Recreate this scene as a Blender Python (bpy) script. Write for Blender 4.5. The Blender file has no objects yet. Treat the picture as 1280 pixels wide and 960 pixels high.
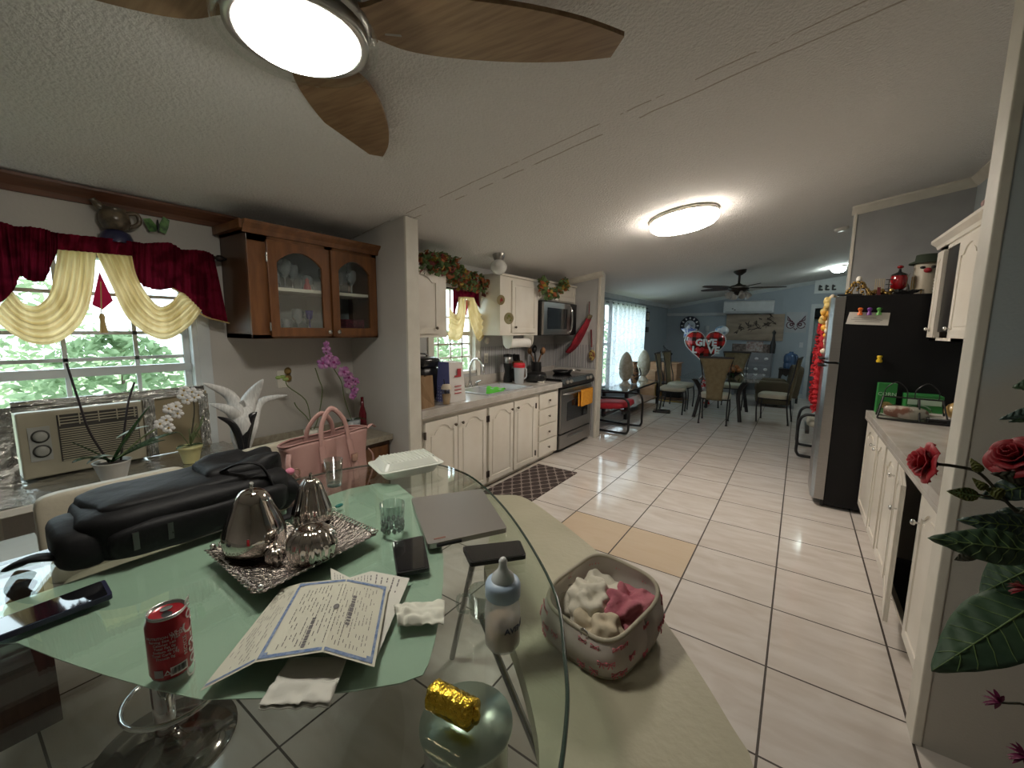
import bpy, math, random
from mathutils import Vector, Matrix, noise
PI = math.pi
sc = bpy.context.scene
C = sc.collection

# ---------------------------------------------------------------- camera
CAMH = 1.5
YAW, PITCH, ROLL, FPX = 0.605324, 0.131199, 0.0106581, 516.27
def cam_axes():
    cy, sy, cp, sp = math.cos(YAW), math.sin(YAW), math.cos(PITCH), math.sin(PITCH)
    f = Vector((-sy*cp, cy*cp, -sp)); r = Vector((cy, sy, 0)); u = r.cross(f)
    cr, sr = math.cos(ROLL), math.sin(ROLL)
    return cr*r + sr*u, -sr*r + cr*u, f
RX, UX, FX = cam_axes()
cam_data = bpy.data.cameras.new('camera'); cam = bpy.data.objects.new('camera', cam_data); C.objects.link(cam)
cam.matrix_world = Matrix(((RX.x, UX.x, -FX.x, 0), (RX.y, UX.y, -FX.y, 0), (RX.z, UX.z, -FX.z, CAMH), (0, 0, 0, 1)))
cam_data.sensor_width = 36; cam_data.lens = FPX/1280*36; cam_data.clip_start = 0.02; cam_data.clip_end = 200
sc.camera = cam
def ray(px, py): return RX*((px-640)/FPX) - UX*((py-480)/FPX) + FX
def PX(px, py, x): d = ray(px, py); t = x/d.x; return Vector((0, 0, CAMH)) + d*t
def PY(px, py, y): d = ray(px, py); t = y/d.y; return Vector((0, 0, CAMH)) + d*t
def PZ(px, py, z): d = ray(px, py); t = (z-CAMH)/d.z; return Vector((0, 0, CAMH)) + d*t

# ---------------------------------------------------------------- world, daylight, exposure
sc.view_settings.view_transform = 'Standard'; sc.view_settings.look = 'None'
sc.view_settings.gamma = 1.0; sc.view_settings.use_curve_mapping = False
sc.view_settings.exposure = 0.9
w = bpy.data.worlds.new('sky'); sc.world = w; w.use_nodes = True
bg = w.node_tree.nodes['Background']; bg.inputs[0].default_value = (0.88, 0.93, 1.0, 1); bg.inputs[1].default_value = 2.9
def portal(name, x, y, z, sy, sz):
    l = bpy.data.lights.new(name, 'AREA'); l.shape = 'RECTANGLE'; l.size = sz; l.size_y = sy
    l.cycles.is_portal = True
    o = bpy.data.objects.new(name, l); C.objects.link(o); o.location = (x, y, z); o.rotation_euler = (0, -PI/2, 0)
portal('daylight_portal', -3.06, 0.3, 1.38, 1.4, 1.2)
portal('daylight_portal', -3.06, 3.2, 1.5, 0.9, 0.9)
portal('daylight_portal', -3.06, 8.25, 1.25, 2.2, 1.6)

# ---------------------------------------------------------------- materials
MATS = {}
def mat(name, col=(.8, .8, .8), rough=.5, metal=0., col2=None, vscale=6., stretch=(1, 1, 1), vlo=.35, vhi=.65, bump=0., bscale=60., spec=.5, trans=0., emit=None, estr=0., coat=0., sheen=0., detail=3.):
    if name in MATS: return MATS[name]
    m = bpy.data.materials.new(name); m.use_nodes = True; N = m.node_tree.nodes; L = m.node_tree.links
    b = N['Principled BSDF']
    b.inputs['Base Color'].default_value = (*col, 1); b.inputs['Roughness'].default_value = rough; b.inputs['Metallic'].default_value = metal
    b.inputs['Specular IOR Level'].default_value = spec; b.inputs['Transmission Weight'].default_value = trans; b.inputs['Coat Weight'].default_value = coat
    b.inputs['Sheen Weight'].default_value = sheen
    if emit: b.inputs['Emission Color'].default_value = (*emit, 1); b.inputs['Emission Strength'].default_value = estr
    tc = N.new('ShaderNodeTexCoord'); mp = N.new('ShaderNodeMapping'); L.new(tc.outputs['Object'], mp.inputs[0]); mp.inputs['Scale'].default_value = stretch
    if col2 is None: col2 = tuple(c*.9 for c in col)
    n = N.new('ShaderNodeTexNoise'); n.inputs['Scale'].default_value = vscale; n.inputs['Detail'].default_value = detail; L.new(mp.outputs[0], n.inputs[0])
    r = N.new('ShaderNodeValToRGB'); r.color_ramp.elements[0].position = vlo; r.color_ramp.elements[1].position = vhi
    r.color_ramp.elements[0].color = (*col2, 1); r.color_ramp.elements[1].color = (*col, 1)
    L.new(n.outputs[0], r.inputs[0]); L.new(r.outputs[0], b.inputs['Base Color'])
    if bump:
        n2 = N.new('ShaderNodeTexNoise'); n2.inputs['Scale'].default_value = bscale; n2.inputs['Detail'].default_value = 4; L.new(mp.outputs[0], n2.inputs[0])
        bp = N.new('ShaderNodeBump'); bp.inputs['Strength'].default_value = bump; bp.inputs['Distance'].default_value = .01
        L.new(n2.outputs[0], bp.inputs['Height']); L.new(bp.outputs[0], b.inputs['Normal'])
    MATS[name] = m; return m
def mnode(N, L, op, a, b=None, c=None):
    n = N.new('ShaderNodeMath'); n.operation = op
    for i, v in enumerate((a, b, c)):
        if v is None: continue
        if isinstance(v, (int, float)): n.inputs[i].default_value = v
        else: L.new(v, n.inputs[i])
    return n.outputs[0]

def glassmat(name, tint=(.93, .97, .95), refl=1.0, rough=0.0):
    """thin pane: clear see-through with Fresnel reflection"""
    if name in MATS: return MATS[name]
    m = bpy.data.materials.new(name); m.use_nodes = True; N = m.node_tree.nodes; L = m.node_tree.links
    N.remove(N['Principled BSDF']); out = N['Material Output']
    t = N.new('ShaderNodeBsdfTransparent'); t.inputs[0].default_value = (*tint, 1)
    g = N.new('ShaderNodeBsdfGlossy'); g.inputs[0].default_value = (refl, refl, refl, 1); g.inputs['Roughness'].default_value = rough
    f = N.new('ShaderNodeFresnel'); gm = N.new('ShaderNodeNewGeometry'); L.new(mnode(N, L, 'MULTIPLY_ADD', gm.outputs['Backfacing'], 1/1.5-1.5, 1.5), f.inputs[0])
    mx = N.new('ShaderNodeMixShader'); L.new(f.outputs[0], mx.inputs[0]); L.new(t.outputs[0], mx.inputs[1]); L.new(g.outputs[0], mx.inputs[2]); L.new(mx.outputs[0], out.inputs[0])
    MATS[name] = m; return m
def sheer(name, col, transl=.5, clear=.0, col2=None, vscale=8, stretch=(1, 1, 1)):
    if name in MATS: return MATS[name]
    m = bpy.data.materials.new(name); m.use_nodes = True; N = m.node_tree.nodes; L = m.node_tree.links
    N.remove(N['Principled BSDF']); out = N['Material Output']
    d = N.new('ShaderNodeBsdfDiffuse'); t = N.new('ShaderNodeBsdfTranslucent'); mx = N.new('ShaderNodeMixShader'); mx.inputs[0].default_value = transl
    tc = N.new('ShaderNodeTexCoord'); mp = N.new('ShaderNodeMapping'); mp.inputs['Scale'].default_value = stretch; L.new(tc.outputs['Object'], mp.inputs[0])
    n = N.new('ShaderNodeTexNoise'); n.inputs['Scale'].default_value = vscale; L.new(mp.outputs[0], n.inputs[0])
    r = N.new('ShaderNodeValToRGB'); r.color_ramp.elements[0].position = .4; r.color_ramp.elements[1].position = .6
    r.color_ramp.elements[0].color = (*(col2 or tuple(c*.8 for c in col)), 1); r.color_ramp.elements[1].color = (*col, 1); L.new(n.outputs[0], r.inputs[0])
    for q in (d, t): L.new(r.outputs[0], q.inputs[0])
    L.new(d.outputs[0], mx.inputs[1]); L.new(t.outputs[0], mx.inputs[2]); last = mx
    if clear:
        tr = N.new('ShaderNodeBsdfTransparent'); m2 = N.new('ShaderNodeMixShader'); m2.inputs[0].default_value = clear
        L.new(mx.outputs[0], m2.inputs[1]); L.new(tr.outputs[0], m2.inputs[2]); last = m2
    L.new(last.outputs[0], out.inputs[0]); MATS[name] = m; return m
# ---------------------------------------------------------------- mesh builder
class MB:
    def __init__(s): s.v = []; s.f = []; s.sm = []; s.mi = []; s.cur = 0
    def add(s, vs, fs, smooth=False, M=None):
        o = len(s.v)
        for p in vs:
            p = Vector(p); s.v.append(M @ p if M is not None else p)
        for f in fs: s.f.append([o+i for i in f]); s.sm.append(smooth); s.mi.append(s.cur)
        return s
    def box(s, x0, x1, y0, y1, z0, z1, M=None):
        v = [(x, y, z) for z in (z0, z1) for y in (y0, y1) for x in (x0, x1)]
        return s.add(v, [(0, 2, 3, 1), (4, 5, 7, 6), (0, 1, 5, 4), (2, 6, 7, 3), (0, 4, 6, 2), (1, 3, 7, 5)], M=M)
    def prism(s, poly, z0, z1, M=None, smooth=False):
        n = len(poly); v = [(p[0], p[1], z0) for p in poly] + [(p[0], p[1], z1) for p in poly]
        area = sum(poly[i][0]*poly[(i+1) % n][1]-poly[(i+1) % n][0]*poly[i][1] for i in range(n))
        f = [tuple(reversed(range(n))), tuple(range(n, 2*n))] + [(i, (i+1) % n, n+(i+1) % n, n+i) for i in range(n)]
        if area < 0: f = [tuple(reversed(q)) for q in f]
        s.add(v, f[:2], M=M); return s.add(v, f[2:], smooth, M=M)
    def ring(s, outer, inner, z0, z1, M=None):
        n = len(outer); v = [(*p[:2], z) for z in (z0, z1) for p in outer] + [(*p[:2], z) for z in (z0, z1) for p in inner]
        f = []
        for i in range(n):
            j = (i+1) % n
            f += [(i, j, n+j, n+i), (2*n+j, 2*n+i, 3*n+i, 3*n+j), (n+i, n+j, 3*n+j, 3*n+i), (j, i, 2*n+i, 2*n+j)]
        return s.add(v, f, M=M)
    def lathe(s, prof, n=24, c=(0, 0, 0), M=None, smooth=True, rib=0, ribn=8, caps=True):
        v = []; f = []
        for r, z in prof:
            for i in range(n):
                a = 2*PI*i/n; q = r*(1-rib*abs(math.cos(a*ribn/2))**4) if rib else r
                v.append((c[0]+q*math.cos(a), c[1]+q*math.sin(a), c[2]+z))
        m = len(prof)
        for k in range(m-1):
            for i in range(n):
                j = (i+1) % n; f.append((k*n+i, k*n+j, (k+1)*n+j, (k+1)*n+i))
        s.add(v, f, smooth, M=M)
        if caps:
            if prof[0][0] > 1e-5: s.add(v[:n], [tuple(reversed(range(n)))], M=M)
            if prof[-1][0] > 1e-5: s.add(v[-n:], [tuple(range(n))], M=M)
        return s
    def ell(s, c, r, nu=14, nv=9, M=None):
        if isinstance(r, (int, float)): r = (r, r, r)
        v = []; f = []
        for k in range(nv+1):
            t = -PI/2+PI*k/nv
            for i in range(nu):
                a = 2*PI*i/nu; v.append((c[0]+r[0]*math.cos(t)*math.cos(a), c[1]+r[1]*math.cos(t)*math.sin(a), c[2]+r[2]*math.sin(t)))
        for k in range(nv):
            for i in range(nu):
                j = (i+1) % nu; f.append((k*nu+i, k*nu+j, (k+1)*nu+j, (k+1)*nu+i))
        return s.add(v, f, True, M=M)
    def tube(s, pts, r, n=8, closed=False, M=None, flat=1.0):
        pts = [Vector(p) for p in pts]; m = len(pts); R = r if isinstance(r, (list, tuple)) else [r]*m
        v = []; f = []; up = None
        for k in range(m):
            if closed: t = pts[(k+1) % m]-pts[k-1]
            else: t = pts[min(k+1, m-1)]-pts[max(k-1, 0)]
            t = t.normalized() if t.length > 1e-9 else Vector((0, 0, 1))
            if up is None:
                up = Vector((0, 0, 1)) if abs(t.z) < .9 else Vector((1, 0, 0))
            a = t.cross(up)
            if a.length < 1e-6: a = t.orthogonal()
            a.normalize(); b = a.cross(t).normalized(); up = b
            for i in range(n):
                q = 2*PI*i/n; v.append(pts[k] + a*(R[k]*math.cos(q)) + b*(R[k]*flat*math.sin(q)))
        for k in range(m if closed else m-1):
            for i in range(n):
                j = (i+1) % n; k2 = (k+1) % m; f.append((k*n+i, k*n+j, k2*n+j, k2*n+i))
        s.add(v, f, True, M=M)
        if not closed: s.add(v[:n], [tuple(reversed(range(n)))], M=M); s.add(v[-n:], [tuple(range(n))], M=M)
        return s
    def grid(s, fn, nu, nv, M=None, smooth=True):
        v = [fn(i/nu, j/nv) for j in range(nv+1) for i in range(nu+1)]
        f = [(j*(nu+1)+i, j*(nu+1)+i+1, (j+1)*(nu+1)+i+1, (j+1)*(nu+1)+i) for j in range(nv) for i in range(nu)]
        return s.add(v, f, smooth, M=M)
    def rbox(s, c, h, r=.3, nu=24, nv=14, M=None, jit=0., seed=0, jf=9):
        """soft box (superellipsoid), h = half sizes, r = roundness exponent"""
        v = []; f = []
        def sg(x, e): return math.copysign(abs(x)**e, x)
        for k in range(nv+1):
            t = -PI/2+PI*k/nv
            for i in range(nu):
                a = 2*PI*i/nu
                p = Vector((h[0]*sg(math.cos(t), r)*sg(math.cos(a), r), h[1]*sg(math.cos(t), r)*sg(math.sin(a), r), h[2]*sg(math.sin(t), r)))
                if jit: p += p.normalized()*jit*noise.noise(p*jf+Vector((seed, seed, 0)))
                v.append(Vector(c)+p)
        for k in range(nv):
            for i in range(nu):
                j = (i+1) % nu; f.append((k*nu+i, k*nu+j, (k+1)*nu+j, (k+1)*nu+i))
        return s.add(v, f, True, M=M)
    def text(s, body, size, ext=.0005, M=None, align='CENTER', bold=0.):
        cu = bpy.data.curves.new('t', 'FONT'); cu.body = body; cu.size = size; cu.extrude = ext; cu.align_x = align; cu.align_y = 'CENTER'; cu.offset = bold; cu.resolution_u = 2
        o = bpy.data.objects.new('t', cu); me = bpy.data.meshes.new_from_object(o)
        s.add([tuple(q.co) for q in me.vertices], [tuple(p.vertices) for p in me.polygons], M=M)
        bpy.data.objects.remove(o); bpy.data.curves.remove(cu); bpy.data.meshes.remove(me); return s
    def mesh(s, name, mats):
        me = bpy.data.meshes.new(name); me.from_pydata([tuple(p) for p in s.v], [], s.f)
        for m in (mats if isinstance(mats, (list, tuple)) else [mats]): me.materials.append(m)
        me.polygons.foreach_set('use_smooth', s.sm); me.polygons.foreach_set('material_index', s.mi); me.update(); return me

def obj(name, mb, m, parent=None, bevel=0., solid=0., sub=0, loc=None, rot=None):
    o = bpy.data.objects.new(name, mb.mesh(name, m)); C.objects.link(o)
    if parent is not None: o.parent = parent
    if loc is not None: o.location = loc
    if rot is not None: o.rotation_euler = rot
    if solid: d = o.modifiers.new('solid', 'SOLIDIFY'); d.thickness = solid; d.offset = 0
    if bevel: d = o.modifiers.new('bevel', 'BEVEL'); d.width = bevel; d.segments = 2; d.limit_method = 'ANGLE'
    if sub: d = o.modifiers.new('sub', 'SUBSURF'); d.levels = sub; d.render_levels = sub
    return o
def tag(o, label, cat, group=None, kind=None):
    o['label'] = label; o['category'] = cat
    if group: o['group'] = group
    if kind: o['kind'] = kind
    return o
def thing(name, label, cat, loc=(0, 0, 0), rotz=0, group=None):
    o = bpy.data.objects.new(name, None); C.objects.link(o); o.location = loc; o.rotation_euler = (0, 0, rotz); o.empty_display_size = .05
    return tag(o, label, cat, group)
def one(name, label, cat, mb, m, loc=(0, 0, 0), rotz=0, group=None, **k):
    o = obj(name, mb, m, None, **k); o.location = loc; o.rotation_euler = (0, 0, rotz); return tag(o, label, cat, group)
def struct(name, mb, m, parent=None, **k):
    o = obj(name, mb, m, parent, **k)
    if parent is None: o['kind'] = 'structure'
    return o
def dup(root, loc=None, rotz=None, label=None, group=None, scale=None):
    def cp(o, par):
        c = o.copy(); C.objects.link(c); c.parent = par
        for ch in list(o.children): cp(ch, c)
        return c
    r = cp(root, None)
    if loc is not None: r.location = loc
    if rotz is not None: r.rotation_euler = (0, 0, rotz)
    if label: r['label'] = label
    if group: r['group'] = group
    if scale: r.scale = (scale, scale, scale)
    return r
def T(x, y, z): return Matrix.Translation((x, y, z))
def RZ(a): return Matrix.Rotation(a, 4, 'Z')
def RY(a): return Matrix.Rotation(a, 4, 'Y')
def RXm(a): return Matrix.Rotation(a, 4, 'X')
def smoothpath(P, k=6, closed=False):
    P = [Vector(p) for p in P]; n = len(P); out = []
    for i in range(n if closed else n-1):
        p0 = P[(i-1) % n] if closed or i > 0 else P[0]; p1 = P[i]; p2 = P[(i+1) % n]; p3 = P[(i+2) % n] if closed or i+2 < n else P[-1]
        for q in range(k):
            t = q/k; out.append(.5*((2*p1)+(-p0+p2)*t+(2*p0-5*p1+4*p2-p3)*t*t+(-p0+3*p1-3*p2+p3)*t**3))
    if not closed: out.append(P[-1])
    return out
def interp(P, t):
    n = len(P)-1; x = min(max(t*n, 0), n-1e-9); i = int(x); f = x-i
    a, b = P[i], P[i+1]
    return tuple(a[k]*(1-f)+b[k]*f for k in range(len(a)))
def circ(r, n=24, cx=0, cy=0, a0=0): return [(cx+r*math.cos(a0+2*PI*i/n), cy+r*math.sin(a0+2*PI*i/n)) for i in range(n)]
def cz(x): return 2.165+.154*(x+2.95)

# door plane helpers: panel lies in its local XY plane (x width, y height), thickness along +z
def arch_poly(x0, x1, y0, y1, rise, n=14, kind='cathedral'):
    P = [(x0, y0), (x1, y0)]
    w = x1-x0
    for i in range(n+1):
        t = i/n; x = x1-w*t; u = abs(2*t-1)
        if kind == 'cathedral': e = 0 if u > .70 else (max(0, 1-(u/.66)**2)**.6*.85+.15 if u < .66 else .15*(1-(u-.66)/.04))
        else: e = math.cos(u*PI/2)**.8
        P.append((x, y1-rise+rise*e))
    return P
def raypoly(c, a, P):
    dx, dy = math.cos(a), math.sin(a); best = None
    for i in range(len(P)):
        (x1, y1), (x2, y2) = P[i], P[(i+1) % len(P)]
        ex, ey = x2-x1, y2-y1; den = dx*ey-dy*ex
        if abs(den) < 1e-12: continue
        t = ((x1-c[0])*ey-(y1-c[1])*ex)/den; s = ((x1-c[0])*dy-(y1-c[1])*dx)/den
        if t > 0 and -1e-6 <= s <= 1+1e-6 and (best is None or t > best): best = t
    return (c[0]+dx*best, c[1]+dy*best)
def ringpair(O, I, n=56):
    c = (sum(p[0] for p in I[:2])/2, (min(p[1] for p in I)+max(p[1] for p in I))/2)
    A = sorted(set([round(2*PI*i/n, 5) for i in range(n)] + [round(math.atan2(p[1]-c[1], p[0]-c[0]) % (2*PI), 5) for p in O+I[:3]+I[-1:]]))
    return [raypoly(c, a, O) for a in A], [raypoly(c, a, I) for a in A]
def rect(x0, x1, y0, y1): return [(x0, y0), (x1, y0), (x1, y1), (x0, y1)]
# matrices that stand a panel up: facing +X (left cabinets), facing -X (right cabinets)
def FACEX(x, y, z): return Matrix(((0, 0, 1, x), (1, 0, 0, y), (0, 1, 0, z), (0, 0, 0, 1)))
def FACENX(x, y, z): return Matrix(((0, 0, -1, x), (-1, 0, 0, y), (0, 1, 0, z), (0, 0, 0, 1)))
def FACENY(x, y, z): return Matrix(((1, 0, 0, x), (0, 0, -1, y), (0, 1, 0, z), (0, 0, 0, 1)))

# ================================================================ SETTING
WX = -2.95; FARY = 11.5
m_wall = mat('painted_wall', (.56, .535, .50), .7, col2=(.52, .495, .46), vscale=2.5, bump=.12, bscale=90)
m_wallk = mat('kitchen_wall', (.50, .50, .49), .7, col2=(.46, .46, .45), vscale=2.5, bump=.08, bscale=90)
m_wallb = mat('blue_grey_wall', (.33, .38, .43), .6, col2=(.30, .35, .40), vscale=2.0, bump=.05, bscale=90)
m_wallr = mat('cool_grey_wall', (.40, .455, .47), .6, col2=(.37, .42, .43), vscale=1.5, bump=.08, bscale=120)
m_trim = mat('cream_trim', (.70, .67, .59), .5, col2=(.64, .61, .53), vscale=9, bump=.05, bscale=40)
m_white = mat('white_paint', (.78, .75, .68), .38, col2=(.73, .70, .62), vscale=5)
m_wood = mat('brown_moulding_wood', (.17, .068, .035), .4, col2=(.09, .035, .018), vscale=8, stretch=(2, .5, 8))
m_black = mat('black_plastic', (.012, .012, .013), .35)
m_chrome = mat('chrome', (.75, .75, .75), .08, 1.0)
m_steel = mat('brushed_steel', (.42, .41, .40), .3, 1.0, vscale=3, stretch=(1, 1, 60))

# floor: polished tile laid in a square grid with dark joints
def floor_material():
    m = bpy.data.materials.new('floor_tile'); m.use_nodes = True; N = m.node_tree.nodes; L = m.node_tree.links; b = N['Principled BSDF']
    g = N.new('ShaderNodeNewGeometry'); sp = N.new('ShaderNodeSeparateXYZ'); L.new(g.outputs['Position'], sp.inputs[0])
    u = mnode(N, L, 'DIVIDE', mnode(N, L, 'ADD', sp.outputs[0], 1.4193), .47173); v = mnode(N, L, 'DIVIDE', mnode(N, L, 'SUBTRACT', sp.outputs[1], 3.0183), .48352)
    def edge(q): return mnode(N, L, 'SUBTRACT', .5, mnode(N, L, 'ABSOLUTE', mnode(N, L, 'SUBTRACT', mnode(N, L, 'FRACT', q), .5)))
    eu = edge(u); ev = edge(v)
    gr = mnode(N, L, 'MAXIMUM', mnode(N, L, 'LESS_THAN', eu, .0095), mnode(N, L, 'LESS_THAN', ev, .0085))
    fu = mnode(N, L, 'FLOOR', u); fv = mnode(N, L, 'FLOOR', v)
    cb = N.new('ShaderNodeCombineXYZ'); L.new(fu, cb.inputs[0]); L.new(fv, cb.inputs[1])
    wn = N.new('ShaderNodeTexWhiteNoise'); wn.noise_dimensions = '2D'; L.new(cb.outputs[0], wn.inputs[0])
    cb2 = N.new('ShaderNodeCombineXYZ'); L.new(mnode(N, L, 'MULTIPLY', sp.outputs[0], 2.2), cb2.inputs[0]); L.new(mnode(N, L, 'MULTIPLY', sp.outputs[1], 7.5), cb2.inputs[1]); L.new(mnode(N, L, 'MULTIPLY', wn.outputs[0], 9), cb2.inputs[2])
    n = N.new('ShaderNodeTexNoise'); n.inputs['Scale'].default_value = 1.6; n.inputs['Detail'].default_value = 6; n.inputs['Distortion'].default_value = .6; L.new(cb2.outputs[0], n.inputs[0])
    r = N.new('ShaderNodeValToRGB'); e = r.color_ramp.elements; e[0].position = .32; e[0].color = (.58, .525, .47, 1); e[1].position = .66; e[1].color = (.68, .64, .60, 1)
    L.new(n.outputs[0], r.inputs[0])
    # two replaced tiles of a warmer batch
    is1 = mnode(N, L, 'MULTIPLY', mnode(N, L, 'COMPARE', fv, -1, .1), mnode(N, L, 'COMPARE', fu, .5, .6))
    mx = N.new('ShaderNodeMix'); mx.data_type = 'RGBA'; L.new(mnode(N, L, 'MULTIPLY', is1, .75), mx.inputs[0]); L.new(r.outputs[0], mx.inputs[6]); mx.inputs[7].default_value = (.62, .48, .32, 1)
    mg = N.new('ShaderNodeMix'); mg.data_type = 'RGBA'; L.new(gr, mg.inputs[0]); L.new(mx.outputs[2], mg.inputs[6]); mg.inputs[7].default_value = (.045, .033, .026, 1)
    L.new(mg.outputs[2], b.inputs['Base Color'])
    n3 = N.new('ShaderNodeTexNoise'); n3.inputs['Scale'].default_value = 14; L.new(g.outputs['Position'], n3.inputs[0])
    L.new(mnode(N, L, 'ADD', mnode(N, L, 'MULTIPLY', gr, .5), mnode(N, L, 'MULTIPLY_ADD', n3.outputs[0], .08, .05)), b.inputs['Roughness'])
    n4 = N.new('ShaderNodeTexNoise'); n4.inputs['Scale'].default_value = 22; L.new(g.outputs['Position'], n4.inputs[0])
    bp = N.new('ShaderNodeBump'); bp.inputs['Strength'].default_value = .06; bp.inputs['Distance'].default_value = .004
    L.new(mnode(N, L, 'SUBTRACT', n4.outputs[0], mnode(N, L, 'MULTIPLY', gr, .6)), bp.inputs['Height']); L.new(bp.outputs[0], b.inputs['Normal'])
    return m
RWX = 2.6; BKY = -2.4
struct('floor', MB().box(WX-.12, RWX+.1, BKY-.1, FARY+1.6, -.08, 0), floor_material())

def ceiling_material():
    m = bpy.data.materials.new('popcorn_ceiling'); m.use_nodes = True; N = m.node_tree.nodes; L = m.node_tree.links; b = N['Principled BSDF']; b.inputs['Roughness'].default_value = .9
    g = N.new('ShaderNodeNewGeometry'); sp = N.new('ShaderNodeSeparateXYZ'); L.new(g.outputs['Position'], sp.inputs[0])
    n = N.new('ShaderNodeTexNoise'); n.inputs['Scale'].default_value = 75; n.inputs['Detail'].default_value = 3; L.new(g.outputs['Position'], n.inputs[0])
    n2 = N.new('ShaderNodeTexNoise'); n2.inputs['Scale'].default_value = 5; n2.inputs['Detail'].default_value = 5; L.new(g.outputs['Position'], n2.inputs[0])
    # torn tape joints where a wall once stood
    wob = mnode(N, L, 'MULTIPLY', mnode(N, L, 'SUBTRACT', n2.outputs[0], .5), .035)
    y = mnode(N, L, 'ADD', sp.outputs[1], wob)
    l1 = mnode(N, L, 'COMPARE', y, 1.985, .0045); l2 = mnode(N, L, 'COMPARE', y, 2.085, .0055)
    cr = mnode(N, L, 'MULTIPLY', mnode(N, L, 'MAXIMUM', l1, l2), mnode(N, L, 'GREATER_THAN', n2.outputs[0], .45))
    r = N.new('ShaderNodeValToRGB'); r.color_ramp.elements[0].color = (.68, .665, .645, 1); r.color_ramp.elements[1].color = (.78, .765, .745, 1); L.new(n.outputs[0], r.inputs[0])
    mx = N.new('ShaderNodeMix'); mx.data_type = 'RGBA'; L.new(mnode(N, L, 'MULTIPLY', cr, .65), mx.inputs[0]); L.new(r.outputs[0], mx.inputs[6]); mx.inputs[7].default_value = (.28, .22, .16, 1)
    L.new(mx.outputs[2], b.inputs['Base Color'])
    bp = N.new('ShaderNodeBump'); bp.inputs['Strength'].default_value = .75; bp.inputs['Distance'].default_value = .012; L.new(n.outputs[0], bp.inputs['Height']); L.new(bp.outputs[0], b.inputs['Normal'])
    return m
def slab(x0, x1, y0, y1, t=.1):
    return [(x0, y0, cz(x0)), (x1, y0, cz(x1)), (x1, y1, cz(x1)), (x0, y1, cz(x0)), (x0, y0, cz(x0)+t), (x1, y0, cz(x1)+t), (x1, y1, cz(x1)+t), (x0, y1, cz(x0)+t)]
BF = [(0, 1, 2, 3), (7, 6, 5, 4), (0, 4, 5, 1), (1, 5, 6, 2), (2, 6, 7, 3), (3, 7, 4, 0)]
struct('ceiling', MB().add(slab(WX-.12, RWX+.1, BKY-.1, FARY+1.6), BF), ceiling_material())

def wall_x(name, x0, x1, y0, y1, holes, m, top=None):
    """wall along Y; holes = (ya, yb, za, zb)"""
    mb = MB(); H = top or cz(max(x0, x1))+.02
    y = y0
    for ya, yb, za, zb in sorted(holes):
        if ya > y: mb.box(x0, x1, y, ya, 0, H)
        mb.box(x0, x1, ya, yb, 0, za); mb.box(x0, x1, ya, yb, zb, H); y = yb
    mb.box(x0, x1, y, y1, 0, H)
    return struct(name, mb, m)
def slope_wall(mb, x0, x1, y0, y1, z0=0):
    return mb.add([(x0, y0, z0), (x1, y0, z0), (x1, y1, z0), (x0, y1, z0), (x0, y0, cz(x0)), (x1, y0, cz(x1)), (x1, y1, cz(x1)), (x0, y1, cz(x0))], [(3, 2, 1, 0), (4, 5, 6, 7), (0, 1, 5, 4), (1, 2, 6, 5), (2, 3, 7, 6), (3, 0, 4, 7)])
DW = (-.30, .965, .77, 1.865); KW = (2.87, 3.56, 1.02, 1.93); LW = (7.15, 9.35, .45, 2.0)
wall_x('wall_left', WX-.12, WX, BKY, 2.0, [DW], m_wall)
wall_x('wall_kitchen', WX-.12, WX, 2.0, 5.34, [KW], m_wallk)
wall_x('wall_living', WX-.12, WX, 5.34, FARY, [LW], m_wallb)
# the partition stub between dining nook and kitchen
struct('wall_partition', slope_wall(MB(), WX, -2.30, 2.0, 2.105), m_wall)
struct('trim_1', MB().box(-2.30, -2.28, 1.995, 2.11, 0, cz(-2.3)-.003), m_trim, bevel=.004)
# second partition beyond the stove
struct('wall_stove', slope_wall(MB(), WX, -2.29, 5.34, 5.45), m_wallk)
struct('trim_2', MB().box(-2.29, -2.25, 5.325, 5.465, 0, cz(-2.29)), m_trim, bevel=.006)
mb = MB()
for (x0, x1) in ((-2.93, -2.22),):
    mb.add([(x0, 5.28, cz(x0)-.05), (x1, 5.28, cz(x1)-.05), (x1, 5.335, cz(x1)-.07), (x0, 5.335, cz(x0)-.07), (x0, 5.26, cz(x0)), (x1, 5.26, cz(x1)), (x1, 5.335, cz(x1)), (x0, 5.335, cz(x0))], [(3, 2, 1, 0), (4, 5, 6, 7), (0, 1, 5, 4), (1, 2, 6, 5), (2, 3, 7, 6), (3, 0, 4, 7)])
struct('trim_3', mb, m_trim)
# far living-room wall with the doorway
fw = MB()
DX0, DX1, DZ = .22, 1.05, 2.04
slope_wall(fw, WX-.12, DX0, FARY, FARY+.12); slope_wall(fw, DX1, RWX, FARY, FARY+.12); slope_wall(fw, DX0, DX1, FARY, FARY+.12, DZ)
struct('wall_far', fw, m_wallb)
d1 = MB()
for a in (rect(DX0-.075, DX0, 0, DZ+.09), rect(DX1, DX1+.075, 0, DZ+.09), rect(DX0, DX1, DZ, DZ+.09)): d1.prism(a, 0, .03, M=FACENY(0, FARY, 0))
m_dtrim = mat('grey_door_trim', (.50, .54, .56), .5)
struct('door_1', d1, m_dtrim, bevel=.004)
struct('wall_hall', MB().box(DX0-.4, DX1+.5, FARY+1.4, FARY+1.5, 0, 2.9).box(DX0-.45, DX0-.35, FARY+.1, FARY+1.5, 0, 2.9).box(DX1+.4, DX1+.5, FARY+.1, FARY+1.5, 0, 2.9), m_wallb)
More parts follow.
